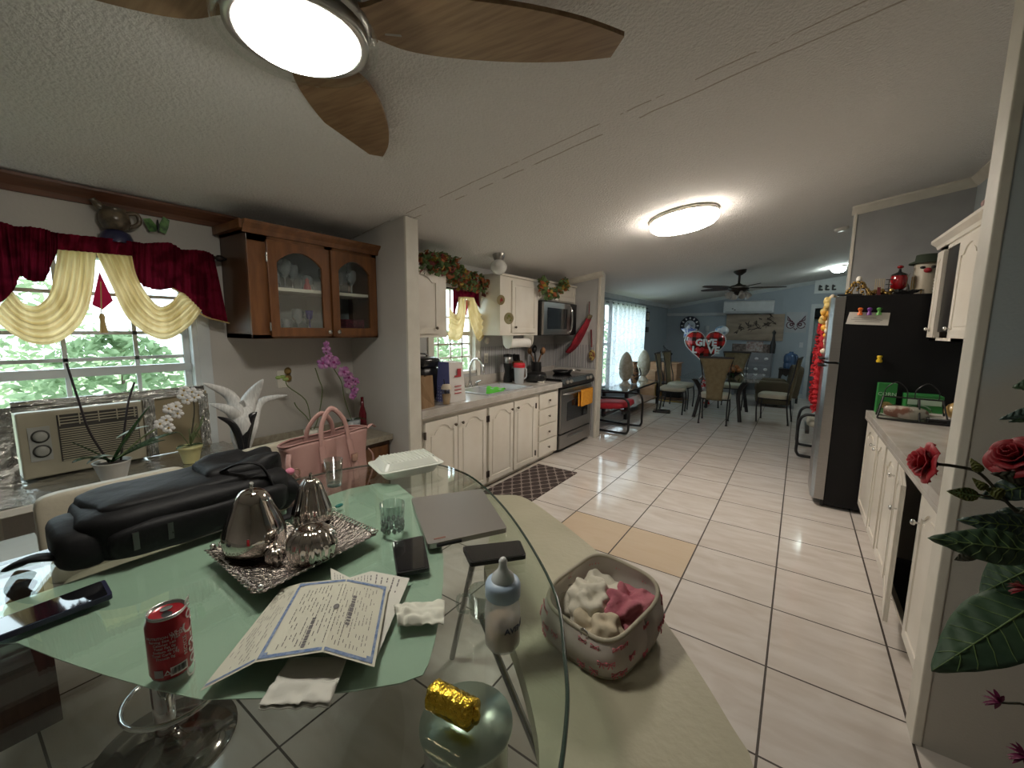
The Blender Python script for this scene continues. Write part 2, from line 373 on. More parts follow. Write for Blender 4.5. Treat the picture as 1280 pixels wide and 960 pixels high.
# lighter panel above the doorway
struct('trim_4', MB().prism([(.17, 2.36), (1.06, 2.36), (1.06, cz(1.06)-.01), (.17, cz(.17)-.01)], 0, .02, M=FACENY(0, FARY, 0)), mat('pale_panel', (.62, .66, .66), .5))
struct('trim_5', MB().box(-3.0, -1.55, FARY-.04, FARY, 1.90, 1.97), mat('rail_paint', (.50, .53, .55), .5), bevel=.004)
mb = MB()
for x0, x1, y0, y1 in ((-2.95, .17, FARY-.05, FARY),): mb.add([(x0, y0, cz(x0)-.01), (x1, y0, cz(x1)-.01), (x1, y1, cz(x1)-.08), (x0, y1, cz(x0)-.08), (x0, y0, cz(x0)+.01), (x1, y0, cz(x1)+.01), (x1, y1, cz(x1)+.01), (x0, y1, cz(x0)+.01)], [(3, 2, 1, 0), (4, 5, 6, 7), (0, 1, 5, 4), (1, 2, 6, 5), (2, 3, 7, 6), (3, 0, 4, 7)])
mb.box(-2.95, -2.90, 5.46, FARY, cz(-2.95)-.075, cz(-2.95)+.01)
struct('trim_6', mb, m_dtrim)
struct('baseboard_far', MB().box(-2.95, DX0-.08, FARY-.018, FARY, 0, .10), m_dtrim, bevel=.003)
struct('baseboard_living', MB().box(WX, WX+.018, 5.46, FARY, 0, .10), m_dtrim, bevel=.003)
struct('baseboard_left', MB().box(WX, WX+.018, BKY, 2.0, 0, .10), m_white, bevel=.003)
# right side: kitchen wall, partition behind the fridge, end wall with the flowers
KX = 1.10
struct('wall_right', MB().box(KX, KX+.1, 2.06, 5.15, 0, cz(KX)), m_wallr)
struct('wall_fridge', slope_wall(MB(), .345, KX+.1, 5.15, 5.27), mat('taupe_grey_wall', (.33, .335, .335), .65, bump=.05, bscale=90))
struct('trim_7', MB().box(.325, .345, 5.14, 5.28, 0, cz(.33)), m_trim, bevel=.003)
mb = MB()
x0, x1, y0, y1 = .30, KX, 5.09, 5.15
mb.add([(x0, y0, cz(x0)-.015), (x1, y0, cz(x1)-.015), (x1, y1, cz(x1)-.075), (x0, y1, cz(x0)-.075), (x0, y0, cz(x0)), (x1, y0, cz(x1)), (x1, y1, cz(x1)), (x0, y1, cz(x0))], [(3, 2, 1, 0), (4, 5, 6, 7), (0, 1, 5, 4), (1, 2, 6, 5), (2, 3, 7, 6), (3, 0, 4, 7)])
mb.add([(KX-.055, 2.07, cz(KX)-.018), (KX, 2.07, cz(KX)-.075), (KX, 5.12, cz(KX)-.075), (KX-.055, 5.12, cz(KX)-.018), (KX-.055, 2.07, cz(KX-.055)), (KX, 2.07, cz(KX)), (KX, 5.12, cz(KX)), (KX-.055, 5.12, cz(KX-.055))], [(3, 2, 1, 0), (4, 5, 6, 7), (0, 1, 5, 4), (1, 2, 6, 5), (2, 3, 7, 6), (3, 0, 4, 7)])
struct('trim_8', mb, m_trim)
def endwall_material():
    m = bpy.data.materials.new('end_wall_paint'); m.use_nodes = True; N = m.node_tree.nodes; L = m.node_tree.links; b = N['Principled BSDF']; b.inputs['Roughness'].default_value = .75
    g = N.new('ShaderNodeNewGeometry'); sp = N.new('ShaderNodeSeparateXYZ'); L.new(g.outputs['Position'], sp.inputs[0])
    n = N.new('ShaderNodeTexNoise'); n.inputs['Scale'].default_value = 2.2; n.inputs['Detail'].default_value = 4; L.new(g.outputs['Position'], n.inputs[0])
    h = mnode(N, L, 'ADD', mnode(N, L, 'MULTIPLY_ADD', sp.outputs[0], -.35, 0), mnode(N, L, 'ADD', sp.outputs[2], mnode(N, L, 'MULTIPLY', mnode(N, L, 'SUBTRACT', n.outputs[0], .5), .25)))
    r = N.new('ShaderNodeValToRGB'); r.color_ramp.elements[0].position = .0; r.color_ramp.elements[1].position = 1.0
    L.new(mnode(N, L, 'MULTIPLY', mnode(N, L, 'SUBTRACT', h, 1.16), 9), r.inputs[0])
    r.color_ramp.elements[0].color = (.48, .46, .41, 1); r.color_ramp.elements[1].color = (.42, .48, .50, 1)
    L.new(r.outputs[0], b.inputs['Base Color'])
    n2 = N.new('ShaderNodeTexNoise'); n2.inputs['Scale'].default_value = 130; L.new(g.outputs['Position'], n2.inputs[0])
    bp = N.new('ShaderNodeBump'); bp.inputs['Strength'].default_value = .2; bp.inputs['Distance'].default_value = .005; L.new(n2.outputs[0], bp.inputs['Height']); L.new(bp.outputs[0], b.inputs['Normal'])
    return m
struct('wall_end', slope_wall(MB(), .487, RWX, 1.955, 2.06), endwall_material())
struct('trim_9', MB().box(.462, .489, 1.95, 2.065, 0, cz(.46)-.002), m_trim, bevel=.004)
struct('wall_side', MB().box(RWX, RWX+.1, BKY, FARY, 0, cz(RWX)+.02), m_wall)
struct('wall_back', slope_wall(MB(), WX-.12, RWX+.1, BKY-.1, BKY), m_wall)
# stained crown moulding over the dining window
mb = MB(); z = cz(WX)
prof = [(0, -.075), (.012, -.075), (.018, -.05), (.04, -.025), (.055, -.012), (.055, 0), (0, .005)]
mb.prism([(p[0], p[1]) for p in prof], 0, 2.9, M=Matrix(((1, 0, 0, WX), (0, 0, -1, 1.22), (0, 1, 0, z), (0, 0, 0, 1))))
struct('trim_10', mb, m_wood)

# ---------------------------------------------------------------- windows
m_alu = mat('white_window_frame', (.62, .66, .68), .45); m_pane = glassmat('window_glass', (.90, .97, .97))
def window(name, Y0, Y1, Z0, Z1, rail, mv, mh, casing=.06, m=None):
    m = m or m_alu
    f = MB(); x0, x1 = WX-.10, WX-.02
    f.box(x0, WX+.012, Y0, Y0+.03, Z0, Z1); f.box(x0, WX+.012, Y1-.03, Y1, Z0, Z1); f.box(x0, WX+.012, Y0, Y1, Z1-.03, Z1); f.box(x0, WX+.012, Y0, Y1, Z0, Z0+.03)
    if casing: f.box(WX, WX+.018, Y0-casing, Y0+.004, Z0-casing, Z1+casing); f.box(WX, WX+.018, Y1-.004, Y1+casing, Z0-casing, Z1+casing); f.box(WX, WX+.018, Y0-casing, Y1+casing, Z1-.004, Z1+casing)
    o = struct(name, f, m, bevel=.003)
    s = MB(); s.box(WX-.07, WX-.045, Y0+.03, Y0+.06, Z0, Z1); s.box(WX-.07, WX-.045, Y1-.06, Y1-.03, Z0, Z1)
    s.box(WX-.075, WX-.035, Y0+.03, Y1-.03, rail-.022, rail+.022)
    for y in mv: s.box(WX-.062, WX-.052, y-.009, y+.009, Z0, Z1)
    for z in mh: s.box(WX-.062, WX-.052, Y0+.03, Y1-.03, z-.009, z+.009)
    struct('sash', s, m, o)
    struct('pane', MB().box(WX-.058, WX-.056, Y0+.03, Y1-.03, Z0+.03, Z1-.03), m_pane, o)
    return o
window('window_1', *DW, PX(250, 457, WX).z-.005, [PX(82, 450, WX-.05).y, PX(171, 440, WX-.05).y, -.05], [PX(120, 449, WX-.05).z, PX(140, 416, WX-.05).z, 1.66])
window('window_2', *KW, 1.45, [3.02, 3.20, 3.38], [1.20, 1.34, 1.62], casing=.05, m=m_white)
window('window_3', *LW, 1.25, [8.25], [], casing=.05)

# ---------------------------------------------------------------- outside
struct('ground_1', MB().box(-40, WX-.2, -25, 35, -.7, -.6), mat('lawn', (.34, .38, .26), .9, col2=(.30, .33, .16), vscale=1.5))
random.seed(4)
def bush(x, y, r, h, label, cat='bush', m=None, n=1500):
    mb = MB()
    for i in range(n):
        a = random.uniform(0, 2*PI); q = random.random()**.5*r; z = random.uniform(0, 1)
        k = math.sin(PI*min(1, .15+z*.85))**.5
        p = Vector((q*k*math.cos(a), q*k*math.sin(a), -.6+h*z)); s = random.uniform(.05, .11)
        d1 = Vector((random.uniform(-1, 1), random.uniform(-1, 1), random.uniform(-.7, .7))).normalized(); d2 = d1.orthogonal().normalized()
        mb.add([p-d1*s, p+d2*s*.45, p+d1*s, p-d2*s*.45], [(0, 1, 2, 3)])
    t = thing('garden_'+cat, label, cat, (x, y, 0)); o = obj('foliage', mb, m, t)
    st = MB(); st.tube([(0, 0, -.6), (.03, 0, h*.4-.6), (-.03, .05, h*.8-.6)], [.05, .035, .015], 6); obj('stem', st, mat('bark', (.12, .085, .06), .9), t)
    return t
m_leafA = sheer('pale_garden_leaves', (.38, .46, .28), .5, col2=(.26, .34, .20)); m_leafB = sheer('garden_leaves', (.28, .37, .22), .5, col2=(.17, .25, .13))
bush(-6.0, -1.0, 1.1, 2.3, 'large light green bush outside left edge of dining window', m=m_leafA)
bush(-6.4, 1.3, 1.0, 2.0, 'mid green bush outside right half of dining window', m=m_leafB)
bush(-9.6, .4, 1.6, 3.2, 'tall pale tree canopy behind bushes outside dining window', 'tree', m=m_leafA, n=2200)
bush(-5.5, 5.1, 1.1, 2.2, 'green bush outside the small kitchen window', m=m_leafA)
bush(-9.0, 7.4, 1.4, 3.0, 'pale tree beyond the bush outside kitchen window', 'tree', m=m_leafB, n=1800)
bush(-5.6, 12.0, 1.5, 2.6, 'green bush outside the curtained living room window', m=m_leafB)

# ================================================================ CEILING LIGHTS AND FANS
m_lens = mat('lit_fan_lens', (1, 1, .9), .4, emit=(1.0, .95, .84), estr=34.0)
m_lens2 = mat('lit_flush_lens', (1, .97, .9), .4, emit=(1.0, .89, .77), estr=26.0)
m_nickel = mat('satin_nickel', (.42, .41, .38), .3, 1.0)
m_clear = glassmat('clear_glass', (.96, .98, .97))
m_blade = mat('oak_fan_blade', (.30, .19, .10), .45, col2=(.20, .115, .055), vscale=3.5, stretch=(1.2, 14, 14), vlo=.35, vhi=.65)
def paddle(L0, L1, w, n=18):
    K = [(0, .50), (.03, .52), (.14, .86), (.31, 1.0), (.56, .97), (.77, .80), (.90, .60), (1, .40)]
    def hw(t):
        for (a, p), (b, q) in zip(K, K[1:]):
            if t <= b: return w*(p+(q-p)*(t-a)/(b-a))
        return w*K[-1][1]
    P = smoothpath([(L0+(L1-L0)*t, w*k, 0) for t, k in K], 4)
    top = [(p.x, p.y) for p in P]; return [(x, -y) for x, y in top]+list(reversed(top))
fx, fy = -1.2, .69
t = thing('ceiling_fan', 'near ceiling fan with four oak paddle blades and a glowing round glass light', 'ceiling fan', (fx, fy, cz(fx)), 0)
obj('canopy', MB().lathe([(.0, 0), (.10, 0.01), (.10, -.03), (.17, -.045), (.19, -.10), (.17, -.125), (0, -.125)], 40), m_nickel, t)
for k in range(4):
    a = math.radians((41.5, 131.5, 240, 320)[k])
    b = obj('blade', MB().prism(paddle(.17, .905, .142), -.006, .006, M=RZ(a) @ T(0, 0, -.088) @ RXm(math.radians(6))), m_blade, t, bevel=.003)
    obj('blade_arm', MB().box(.13, .27, -.022, .022, -.09, -.078, M=RZ(a)).box(.22, .27, -.05, .05, -.09, -.08, M=RZ(a)), m_nickel, t, bevel=.003)
obj('light_ring', MB().lathe([(.154, -.115), (.180, -.12), (.180, -.15), (.154, -.155), (.154, -.115)], 48, caps=False), m_nickel, t)
obj('clear_glass_rim', MB().lathe([(.19, -.118), (.208, -.13), (.206, -.158), (.196, -.17), (.19, -.16)], 48, caps=False), m_clear, t)
obj('lens', MB().lathe([(.152, -.14), (.151, -.158), (.13, -.172), (.07, -.182), (.0, -.184)], 40, caps=False), m_lens, t)['label'] = 'glowing round glass lens'

kx, ky = -.91, 3.86; tilt = math.atan(.154)
t = thing('ceiling_light', 'round flush kitchen ceiling light, lit, on the popcorn ceiling', 'ceiling light', (kx, ky, cz(kx)))
M = RY(-tilt)
obj('lens', MB().lathe([(.255, -.012), (.27, -.022), (.27, -.07), (.25, -.088), (.15, -.098), (0, -.10)], 48, M=M, caps=False), m_lens2, t)
obj('rim', MB().lathe([(.26, 0), (.278, -.004), (.278, -.03), (.268, -.032), (.268, -.012), (.26, 0)], 48, M=M, caps=False).lathe([(.272, -.048), (.277, -.05), (.277, -.058), (.272, -.06), (.272, -.048)], 48, M=M, caps=False), m_white, t)
gx, gy = -2.50, 3.36
t = thing('globe_light', 'small unlit white glass globe light on kitchen ceiling above the sink', 'ceiling light', (gx, gy, cz(gx)))
obj('base', MB().lathe([(.06, 0.005), (.062, -.02), (.05, -.045), (.045, -.06)], 24), m_nickel, t)
obj('globe', MB().ell((0, 0, -.125), (.082, .082, .075), 24, 14), mat('opal_glass', (.75, .75, .72), .15, coat=.5), t)

t = thing('ceiling_fan', 'far dark bronze ceiling fan with four tulip spotlights in living room', 'ceiling fan', (-.89, 7.72, cz(-.89)))
m_bronze = mat('dark_bronze', (.035, .028, .025), .4, .6); m_dblade = mat('dark_fan_blade', (.05, .04, .04), .45)
obj('canopy', MB().lathe([(.10, 0.02), (.09, -.03), (.04, -.07), (.018, -.08), (.018, -.20), (.05, -.22), (.08, -.24)], 24), m_bronze, t)
obj('motor', MB().lathe([(.0, -.23), (.10, -.235), (.155, -.26), (.155, -.30), (.10, -.335), (0, -.34)], 28), m_bronze, t)
obj('motor_band', MB().lathe([(.152, -.262), (.16, -.266), (.16, -.275), (.152, -.28), (.152, -.262)], 28, caps=False), m_nickel, t)
for k in range(5):
    a = math.radians(12+72*k); obj('blade', MB().prism(paddle(.16, .66, .065), -.005, .005, M=RZ(a) @ T(0, 0, -.275) @ RXm(.2)), m_dblade, t)
m_tulip = mat('frosted_tulip_glass', (.55, .56, .55), .25, metal=.2)
for k in range(4):
    a = math.radians(30+90*k); Ml = RZ(a) @ T(.13, 0, -.375) @ RY(math.radians(-38))
    obj('spot_shade', MB().lathe([(.02, .05), (.03, .03), (.055, -.02), (.06, -.06)], 18, M=Ml, caps=False), m_tulip, t)
obj('light_fitter', MB().lathe([(.06, -.335), (.07, -.36), (.03, -.39), (0, -.395)], 20), m_bronze, t)
t = thing('ceiling_light', 'small glaring round light above the far doorway', 'ceiling light', (.46, 9.6, cz(.46)))
obj('lens', MB().lathe([(.10, -.02), (.11, -.06), (.08, -.10), (0, -.12)], 24, caps=False), mat('cool_lit_lens', (1, 1, 1), .4, emit=(.85, 1, .95), estr=40), t)
obj('base', MB().lathe([(.115, .01), (.115, -.022)], 24), m_white, t)
q = PX(1052, 285, .277)
one('smoke_detector', 'small round pale smoke detector on ceiling before the grey partition', 'smoke detector', MB().lathe([(.065, .01), (.065, -.018), (.05, -.032), (0, -.034)], 20, M=RY(-tilt)), m_white, (.277, 6.03, cz(.277)))

# ================================================================ LEFT KITCHEN RUN
m_cab = mat('white_cabinet', (.80, .76, .68), .32, col2=(.74, .69, .60), vscale=4, coat=.15)
m_gap = mat('cabinet_dark_gap', (.30, .26, .2), .8)
m_knob = mat('antique_knob', (.16, .13, .10), .35, .8); m_knobc = mat('crystal_knob', (.7, .7, .68), .1, .9)
m_tile = mat('marble_counter_tile', (.56, .53, .49), .22, col2=(.47, .43, .38), vscale=7, stretch=(1, 1, 1), detail=8, coat=.2)
def cabdoor(parent, M, w, h, knob=None, arch=True, hinge=None, km=None, name='door', open_a=0):
    """door in its own XY plane, lower-left corner at origin, face towards +z"""
    O = rect(0, w, 0, h); I = arch_poly(.045, w-.045, .05, h-.045, min(.055, w*.16) if arch else 0)
    A, B = ringpair(O, I); mb = MB().box(0, w, 0, h, 0, .012, M=M).ring(A, B, .012, .020, M=M)
    cx, cy = w/2, h/2; S = [(cx+(p[0]-cx)*(1-.05/w*1.0), cy+(p[1]-cy)*(1-.05/h)) for p in I]
    mb.prism(S, .012, .0175, M=M)
    d = obj(name, mb, m_cab, parent, bevel=.002)
    if knob: obj('knob', MB().lathe([(.004, 0), (.004, .012), (.012, .016), (.0135, .024), (.008, .03), (0, .031)], 14, M=M @ T(knob[0], knob[1], .02)), km or m_knob, d)
    if hinge is not None:
        for y in (h*.12, h*.86): obj('hinge', MB().box(hinge-.008, hinge+.008, y-.028, y+.028, .012, .026, M=M).tube([M @ Vector((hinge, y-.03, .026)), M @ Vector((hinge, y+.03, .026))], .005, 6), mat('dark_hinge', (.12, .10, .09), .4, .7), d)
    return d
FX0 = -2.325
def base_unit(name, label, y0, y1, doors, grp='white base cabinets under the left counter'):
    t = thing(name, label, 'cabinet', (FX0, y0, 0), 0, grp); w = y1-y0
    obj('carcass', MB().box(WX-FX0+.02, 0, 0, w, .05, .825).box(WX-FX0+.02, -.05, 0, w, 0, .05), m_cab, t)
    return t
t = base_unit('base_cabinet', 'white base cabinet with two arched doors, nearest the partition', 2.11, 2.945, 2)
cabdoor(t, FACEX(0, .06, .065), .365, .715, (.325, .65), hinge=-.005); cabdoor(t, FACEX(0, .435, .065), .38, .715, (.04, .65), hinge=.388)
t = base_unit('base_cabinet', 'white sink base cabinet with two arched doors, between corner cabinet and drawers', 2.945, 3.83, 2)
cabdoor(t, FACEX(0, .02, .065), .395, .715, (.355, .65), hinge=-.005); cabdoor(t, FACEX(0, .44, .065), .40, .715, (.04, .65), hinge=.41)
t = base_unit('drawer_cabinet', 'narrow white base cabinet with four stacked drawers beside stove', 3.83, 4.33, 0)
for k in range(4):
    z = .075+k*.183; M = FACEX(0, .05, z)
    d = obj('drawer', MB().box(0, .40, 0, .165, 0, .018, M=M), m_cab, t, bevel=.004)
    obj('knob', MB().lathe([(.004, 0), (.004, .012), (.012, .016), (.0135, .024), (0, .031)], 14, M=M @ T(.2, .08, .018)), m_knob, d)
# countertop with sink cut-out
SY0, SY1, SX0, SX1 = 3.02, 3.78, -2.80, -2.36
mb = MB(); zt = .885; x0, x1, y0, y1 = WX, -2.275, 2.11, 4.34
for a in ((x0, SX0, y0, y1), (SX1, x1, y0, y1), (SX0, SX1, y0, SY0), (SX0, SX1, SY1, y1)): mb.box(*a, zt-.045, zt)
mb.box(x1-.03, x1, y0, y1, zt-.062, zt-.045)
one('countertop', 'long marbled tile worktop along left kitchen wall holding the sink', 'countertop', mb, m_tile, bevel=.003)
t = thing('sink', 'double bowl stainless sink set in the marbled worktop under window', 'sink', (0, 0, zt))
mb = MB()
def bowl(mb, x0, x1, y0, y1, d):
    mb.add([(x0, y0, 0), (x1, y0, 0), (x1, y1, 0), (x0, y1, 0), (x0+.03, y0+.03, -d), (x1-.03, y0+.03, -d), (x1-.03, y1-.03, -d), (x0+.03, y1-.03, -d)], [(0, 1, 5, 4), (1, 2, 6, 5), (2, 3, 7, 6), (3, 0, 4, 7), (4, 5, 6, 7)])
bowl(mb, SX0+.03, SX1-.02, SY0+.03, 3.38, .16); bowl(mb, SX0+.03, SX1-.02, 3.42, SY1-.03, .16)
m_sink = mat('sink_steel', (.66, .66, .68), .35, .6)
obj('bowls', mb, m_sink, t)
mb = MB(); mb.box(SX0-.015, SX0+.03, SY0-.015, SY1+.015, 0, .008).box(SX1-.02, SX1+.015, SY0-.015, SY1+.015, 0, .008).box(SX0, SX1, SY0-.015, SY0+.03, 0, .008).box(SX0, SX1, SY1-.03, SY1+.015, 0, .008).box(SX0, SX1, 3.38, 3.42, 0, .006)
obj('rim', mb, m_sink, t, bevel=.002)
t = thing('faucet', 'tall chrome gooseneck faucet with side lever behind sink', 'faucet', (-2.84, 3.32, zt))
obj('spout', MB().tube(smoothpath([(0, 0, 0), (0, 0, .14), (0, 0, .22), (.05, 0, .30), (.13, 0, .30), (.18, 0, .23), (.185, 0, .17)], 5), .011, 10), m_chrome, t)
obj('base', MB().lathe([(.03, 0), (.03, .015), (.018, .03), (.018, .07)], 18), m_chrome, t)
for s in (-1, 1): obj('handle', MB().lathe([(.02, 0), (.018, .03), (.012, .05)], 14, c=(0, s*.1, 0)).tube([(0, s*.1, .045), (.06, s*.12, .07)], [.008, .006], 8), m_chrome, t)
one('dish_cloth', 'bright green dish cloth draped over the sink divider', 'cloth', MB().grid(lambda u, v: (-2.66+.22*u+.01*math.sin(v*9), 3.40+.05*math.sin(PI*(v-.5)), zt+.016-.13*abs(2*v-1)**1.6+.006*math.sin(u*14)), 16, 14), mat('green_cloth', (.13, .62, .04), .8), solid=.006)
# backsplash: striped paper dado and tile lip
def stripes():
    m = bpy.data.materials.new('striped_backsplash'); m.use_nodes = True; N = m.node_tree.nodes; L = m.node_tree.links; b = N['Principled BSDF']; b.inputs['Roughness'].default_value = .6
    g = N.new('ShaderNodeNewGeometry'); sp = N.new('ShaderNodeSeparateXYZ'); L.new(g.outputs['Position'], sp.inputs[0])
    s = mnode(N, L, 'FRACT', mnode(N, L, 'MULTIPLY', mnode(N, L, 'ADD', sp.outputs[0], sp.outputs[1]), 8.5))
    r = N.new('ShaderNodeValToRGB'); r.color_ramp.interpolation = 'CONSTANT'; e = r.color_ramp.elements
    e[0].color = (.36, .36, .37, 1); e[1].position = .34; e[1].color = (.52, .52, .52, 1)
    for p, c in ((.5, (.25, .25, .27, 1)), (.62, (.50, .50, .50, 1)), (.8, (.22, .21, .23, 1)), (.86, (.47, .46, .45, 1))): q = e.new(p); q.color = c
    L.new(s, r.inputs[0]); L.new(r.outputs[0], b.inputs['Base Color']); return m
mb = MB().box(WX, WX+.006, 3.63, 5.33, .98, 1.30).box(WX, -2.32, 5.332, 5.339, .98, 1.30).box(WX, -2.32, 5.332, 5.339, .10, .84)
struct('trim_11', mb, stripes())
struct('trim_12', MB().box(WX, WX+.022, 2.11, 5.33, zt, zt+.10).box(WX, -2.28, 5.315, 5.34, zt-.06, zt+.07), m_tile, bevel=.003)
# ---------------------------------------------------------------- wall cabinets
def wall_unit(label, y0, y1, z0, z1, grp='white wall cabinets over the left counter', crown=True, xf=-2.62):
    t = thing('wall_cabinet', label, 'cabinet', (xf, y0, z0), 0, grp); w = y1-y0; h = z1-z0
    mb = MB().box(WX-xf+.0, 0, 0, w, 0, h)
    if crown: mb.box(WX-xf, .022, -.0, w, h-.012, h+.012)
    obj('carcass', mb, m_cab, t, bevel=.003); return t
t = wall_unit('white wall cabinet with one arched door between partition and curtained window', 2.11, 2.745, 1.425, 2.0)
cabdoor(t, FACEX(0, .10, .03), .43, .53, (.38, .05))
t = wall_unit('white wall cabinet with two plates hung on its side, left of microwave', 3.55, 4.32, 1.435, 2.07)
cabdoor(t, FACEX(0, .20, .03), .50, .56, (.05, .06), arch=False)
t = wall_unit('short white wall cabinet above the microwave', 4.32, 5.32, 1.86, 2.09)
cabdoor(t, FACEX(0, .03, .015), .44, .19, None, arch=False); cabdoor(t, FACEX(0, .50, .015), .44, .19, None, arch=False)
# microwave
t = thing('microwave', 'stainless and black over-range microwave under short cabinet', 'microwave', (-2.55, 4.34, 1.43))
obj('body', MB().box(-.40, -.03, 0, .88, .0, .42), m_black, t, bevel=.004)
obj('door', MB().box(-.03, .0, .0, .70, .01, .41), m_steel, t, bevel=.004)
obj('window', MB().box(.0, .004, .09, .60, .08, .34), mat('black_glass', (.01, .011, .014), .08, coat=.5), t)
obj('control_panel', MB().box(-.03, .0, .70, .88, .01, .41), m_black, t)
obj('handle', MB().tube(smoothpath([(.0, .66, .03), (.04, .66, .08), (.05, .66, .2), (.04, .66, .33), (.0, .66, .39)], 5), .013, 8), m_chrome, t)
# range
t = thing('stove', 'stainless and black electric range with oven at the end of counter', 'stove', (-2.31, 4.35, 0))
obj('body', MB().box(-.62, -.02, 0, .90, .03, .90), m_black, t, bevel=.003)
obj('cooktop', MB().box(-.62, .01, 0, .90, .895, .915), mat('black_ceramic', (.012, .012, .013), .08), t, bevel=.004)
mb = MB(); y0, y1 = .0, .90
mb.prism([(.0, .80), (.035, .815), (.045, .86), (.02, .91), (-.05, .915), (-.05, .80)], 0, .90, M=Matrix(((1, 0, 0, 0), (0, 0, 1, 0), (0, 1, 0, 0), (0, 0, 0, 1))))
obj('control_panel', mb, m_black, t)
for y in (.10, .20, .68, .78): obj('knob', MB().lathe([(.024, 0), (.022, .025), (0, .028)], 14, M=T(.038, y, .875) @ RY(math.radians(62))), m_nickel, t)
d = obj('oven_door', MB().box(-.02, .015, .01, .89, .24, .79), m_steel, t, bevel=.006)
obj('oven_window', MB().prism(arch_poly(.17, .76, .38, .64, .03, kind='round'), .0, .004, M=FACEX(.015, 0, 0)), MATS['black_glass'], d)
obj('handle', MB().tube([(.0, .06, .725), (.055, .08, .735), (.06, .45, .735), (.055, .82, .735), (.0, .84, .725)], .012, 8), m_steel, d)
d = obj('drawer', MB().box(-.02, .012, .01, .89, .05, .225), m_steel, t, bevel=.006)
obj('handle', MB().tube([(.01, .2, .17), (.035, .24, .175), (.035, .6, .175), (.01, .66, .17)], .009, 8), m_steel, d)
one('towel', 'orange kitchen towel hanging from the oven door handle', 'towel', MB().grid(lambda u, v: (-2.31+.06+(.022*math.cos(PI*min(1, abs(v-.5)*16+.0)) if abs(v-.5) < .03 else (.022 if v > .5 else -.016))+.004*math.sin(u*12)*abs(v-.5)*2, 4.35+.42+.36*u, .752-.0-(abs(v-.5)*.44)), 14, 40), mat('orange_towel', (.80, .36, .03), .85, col2=(.70, .28, .02), vscale=30, bump=.3, bscale=120), solid=.005)
# paper towel holder under cabinet
q = PX(650, 425, -2.60)
t = thing('paper_towel_holder', 'white under-cabinet paper towel roll on curved brackets', 'paper towel', (-2.60, 3.66, 1.435))
for y in (.0, .42): obj('bracket', MB().prism([(-.07, 0), (.07, 0), (.055, -.10), (.02, -.14), (-.02, -.14), (-.055, -.10)], y, y+.012, M=Matrix(((1, 0, 0, 0), (0, 0, 1, 0), (0, 1, 0, 0), (0, 0, 0, 1)))), m_white, t, bevel=.003)
obj('roll', MB().tube([(0, .02, -.085), (0, .41, -.085)], .05, 22), mat('paper_white', (.80, .79, .75), .9), t)
# plates on cabinet side (facing -Y)
for (px, py, r, lab) in ((627, 375, .052, 'round decorative plate with red flowers on cabinet side, upper of two'), (637, 398, .06, 'round decorative plate with fruit on cabinet side, lower of two')):
    p = PY(px, py, 3.548); t = thing('wall_plate', lab, 'plate', tuple(p)); M = FACENY(0, 0, 0)
    obj('plate_rim', MB().lathe([(.0, 0), (r*.6, 0.0), (r, .012), (r, .016), (r*.78, .008), (0, .006)], 30, M=M), mat('gilt_rim', (.52, .42, .25), .4), t)
    mb = MB(); random.seed(int(r*1000))
    for k in range(9):
        a = random.uniform(0, 6.28); q2 = r*.55*random.random()**.5; mb.ell((q2*math.cos(a), q2*math.sin(a), .012), (r*.16, r*.16, .004), 8, 5, M=M)
    obj('painted_motif', mb, mat('motif_red', (.45, .05, .05), .5) if r < .055 else mat('motif_fruit', (.42, .30, .06), .5, col2=(.2, .25, .05), vscale=40), t)
# ---------------------------------------------------------------- kitchen curtain
m_red = sheer('burgundy_fabric', (.17, .010, .028), .16, col2=(.075, .004, .012), vscale=13)
m_gold = sheer('gold_sheer_fabric', (.86, .68, .38), .55, col2=(.70, .52, .25), vscale=4, stretch=(1, 5, 1))
m_pinkf = sheer('rose_fabric', (.62, .05, .16), .5)
def drape(x, cols, nu, nv, amp=.02, fold=14, dx=0., grow=1.):
    """vertical hanging cloth in a plane at x; cols = list of ((px,py) top, (px,py) bottom)"""
    P = [(PX(a[0], a[1], x), PX(b[0], b[1], x)) for a, b in cols]
    def f(u, v):
        n = len(P)-1; q = min(u*n, n-1e-9); i = int(q); t = q-i
        A = P[i][0].lerp(P[i+1][0], t); B = P[i][1].lerp(P[i+1][1], t); p = A.lerp(B, v)
        p.x += dx+amp*math.sin(u*fold*2*PI)*(.3+.7*v)*grow+amp*.5*math.sin(u*fold*4.6*PI+v*3)
        return p
    return MB().grid(f, nu, nv)
def swag(x, inner, outer, nu=40, nv=30, amp=.02, folds=5, dx=0.):
    I = smoothpath([PX(a[0], a[1], x) for a in inner], 8); O = smoothpath([PX(a[0], a[1], x) for a in outer], 8)
    def f(u, v):
        a = Vector(interp(I, u)); b = Vector(interp(O, u)); p = a.lerp(b, v); e = math.sin(PI*min(1, max(0, u)))
        p.x += dx+.035*e*math.sin(PI*v)+amp*math.sin(v*folds*2*PI+2.2*u)*(.5+.5*e)+amp*.4*math.sin(v*folds*5*PI-3*u); return p
    return MB().grid(f, nu, nv)
XK = -2.90
t = thing('window_valance', 'small burgundy and gold swag curtain over kitchen sink window', 'curtain', (0, 0, 0))
obj('rod', MB().tube([(XK, 2.76, 1.90), (XK, 3.53, 1.90)], .009, 8).ell((XK, 3.53, 1.90), .018), m_black, t)
obj('red_drape', drape(XK, [((566, 360), (566, 405)), ((572, 361), (574, 372)), ((590, 362), (592, 372)), ((598, 363), (600, 388)), ((606, 363), (610, 408)), ((616, 365), (617, 414))], 60, 10, .008, 6), m_red, t)
obj('gold_swag', swag(XK+.02, [(573, 371), (571, 390), (567, 392), (562, 384)], [(583, 371), (581, 400), (575, 424), (560, 424)], amp=.012, folds=4), m_gold, t)
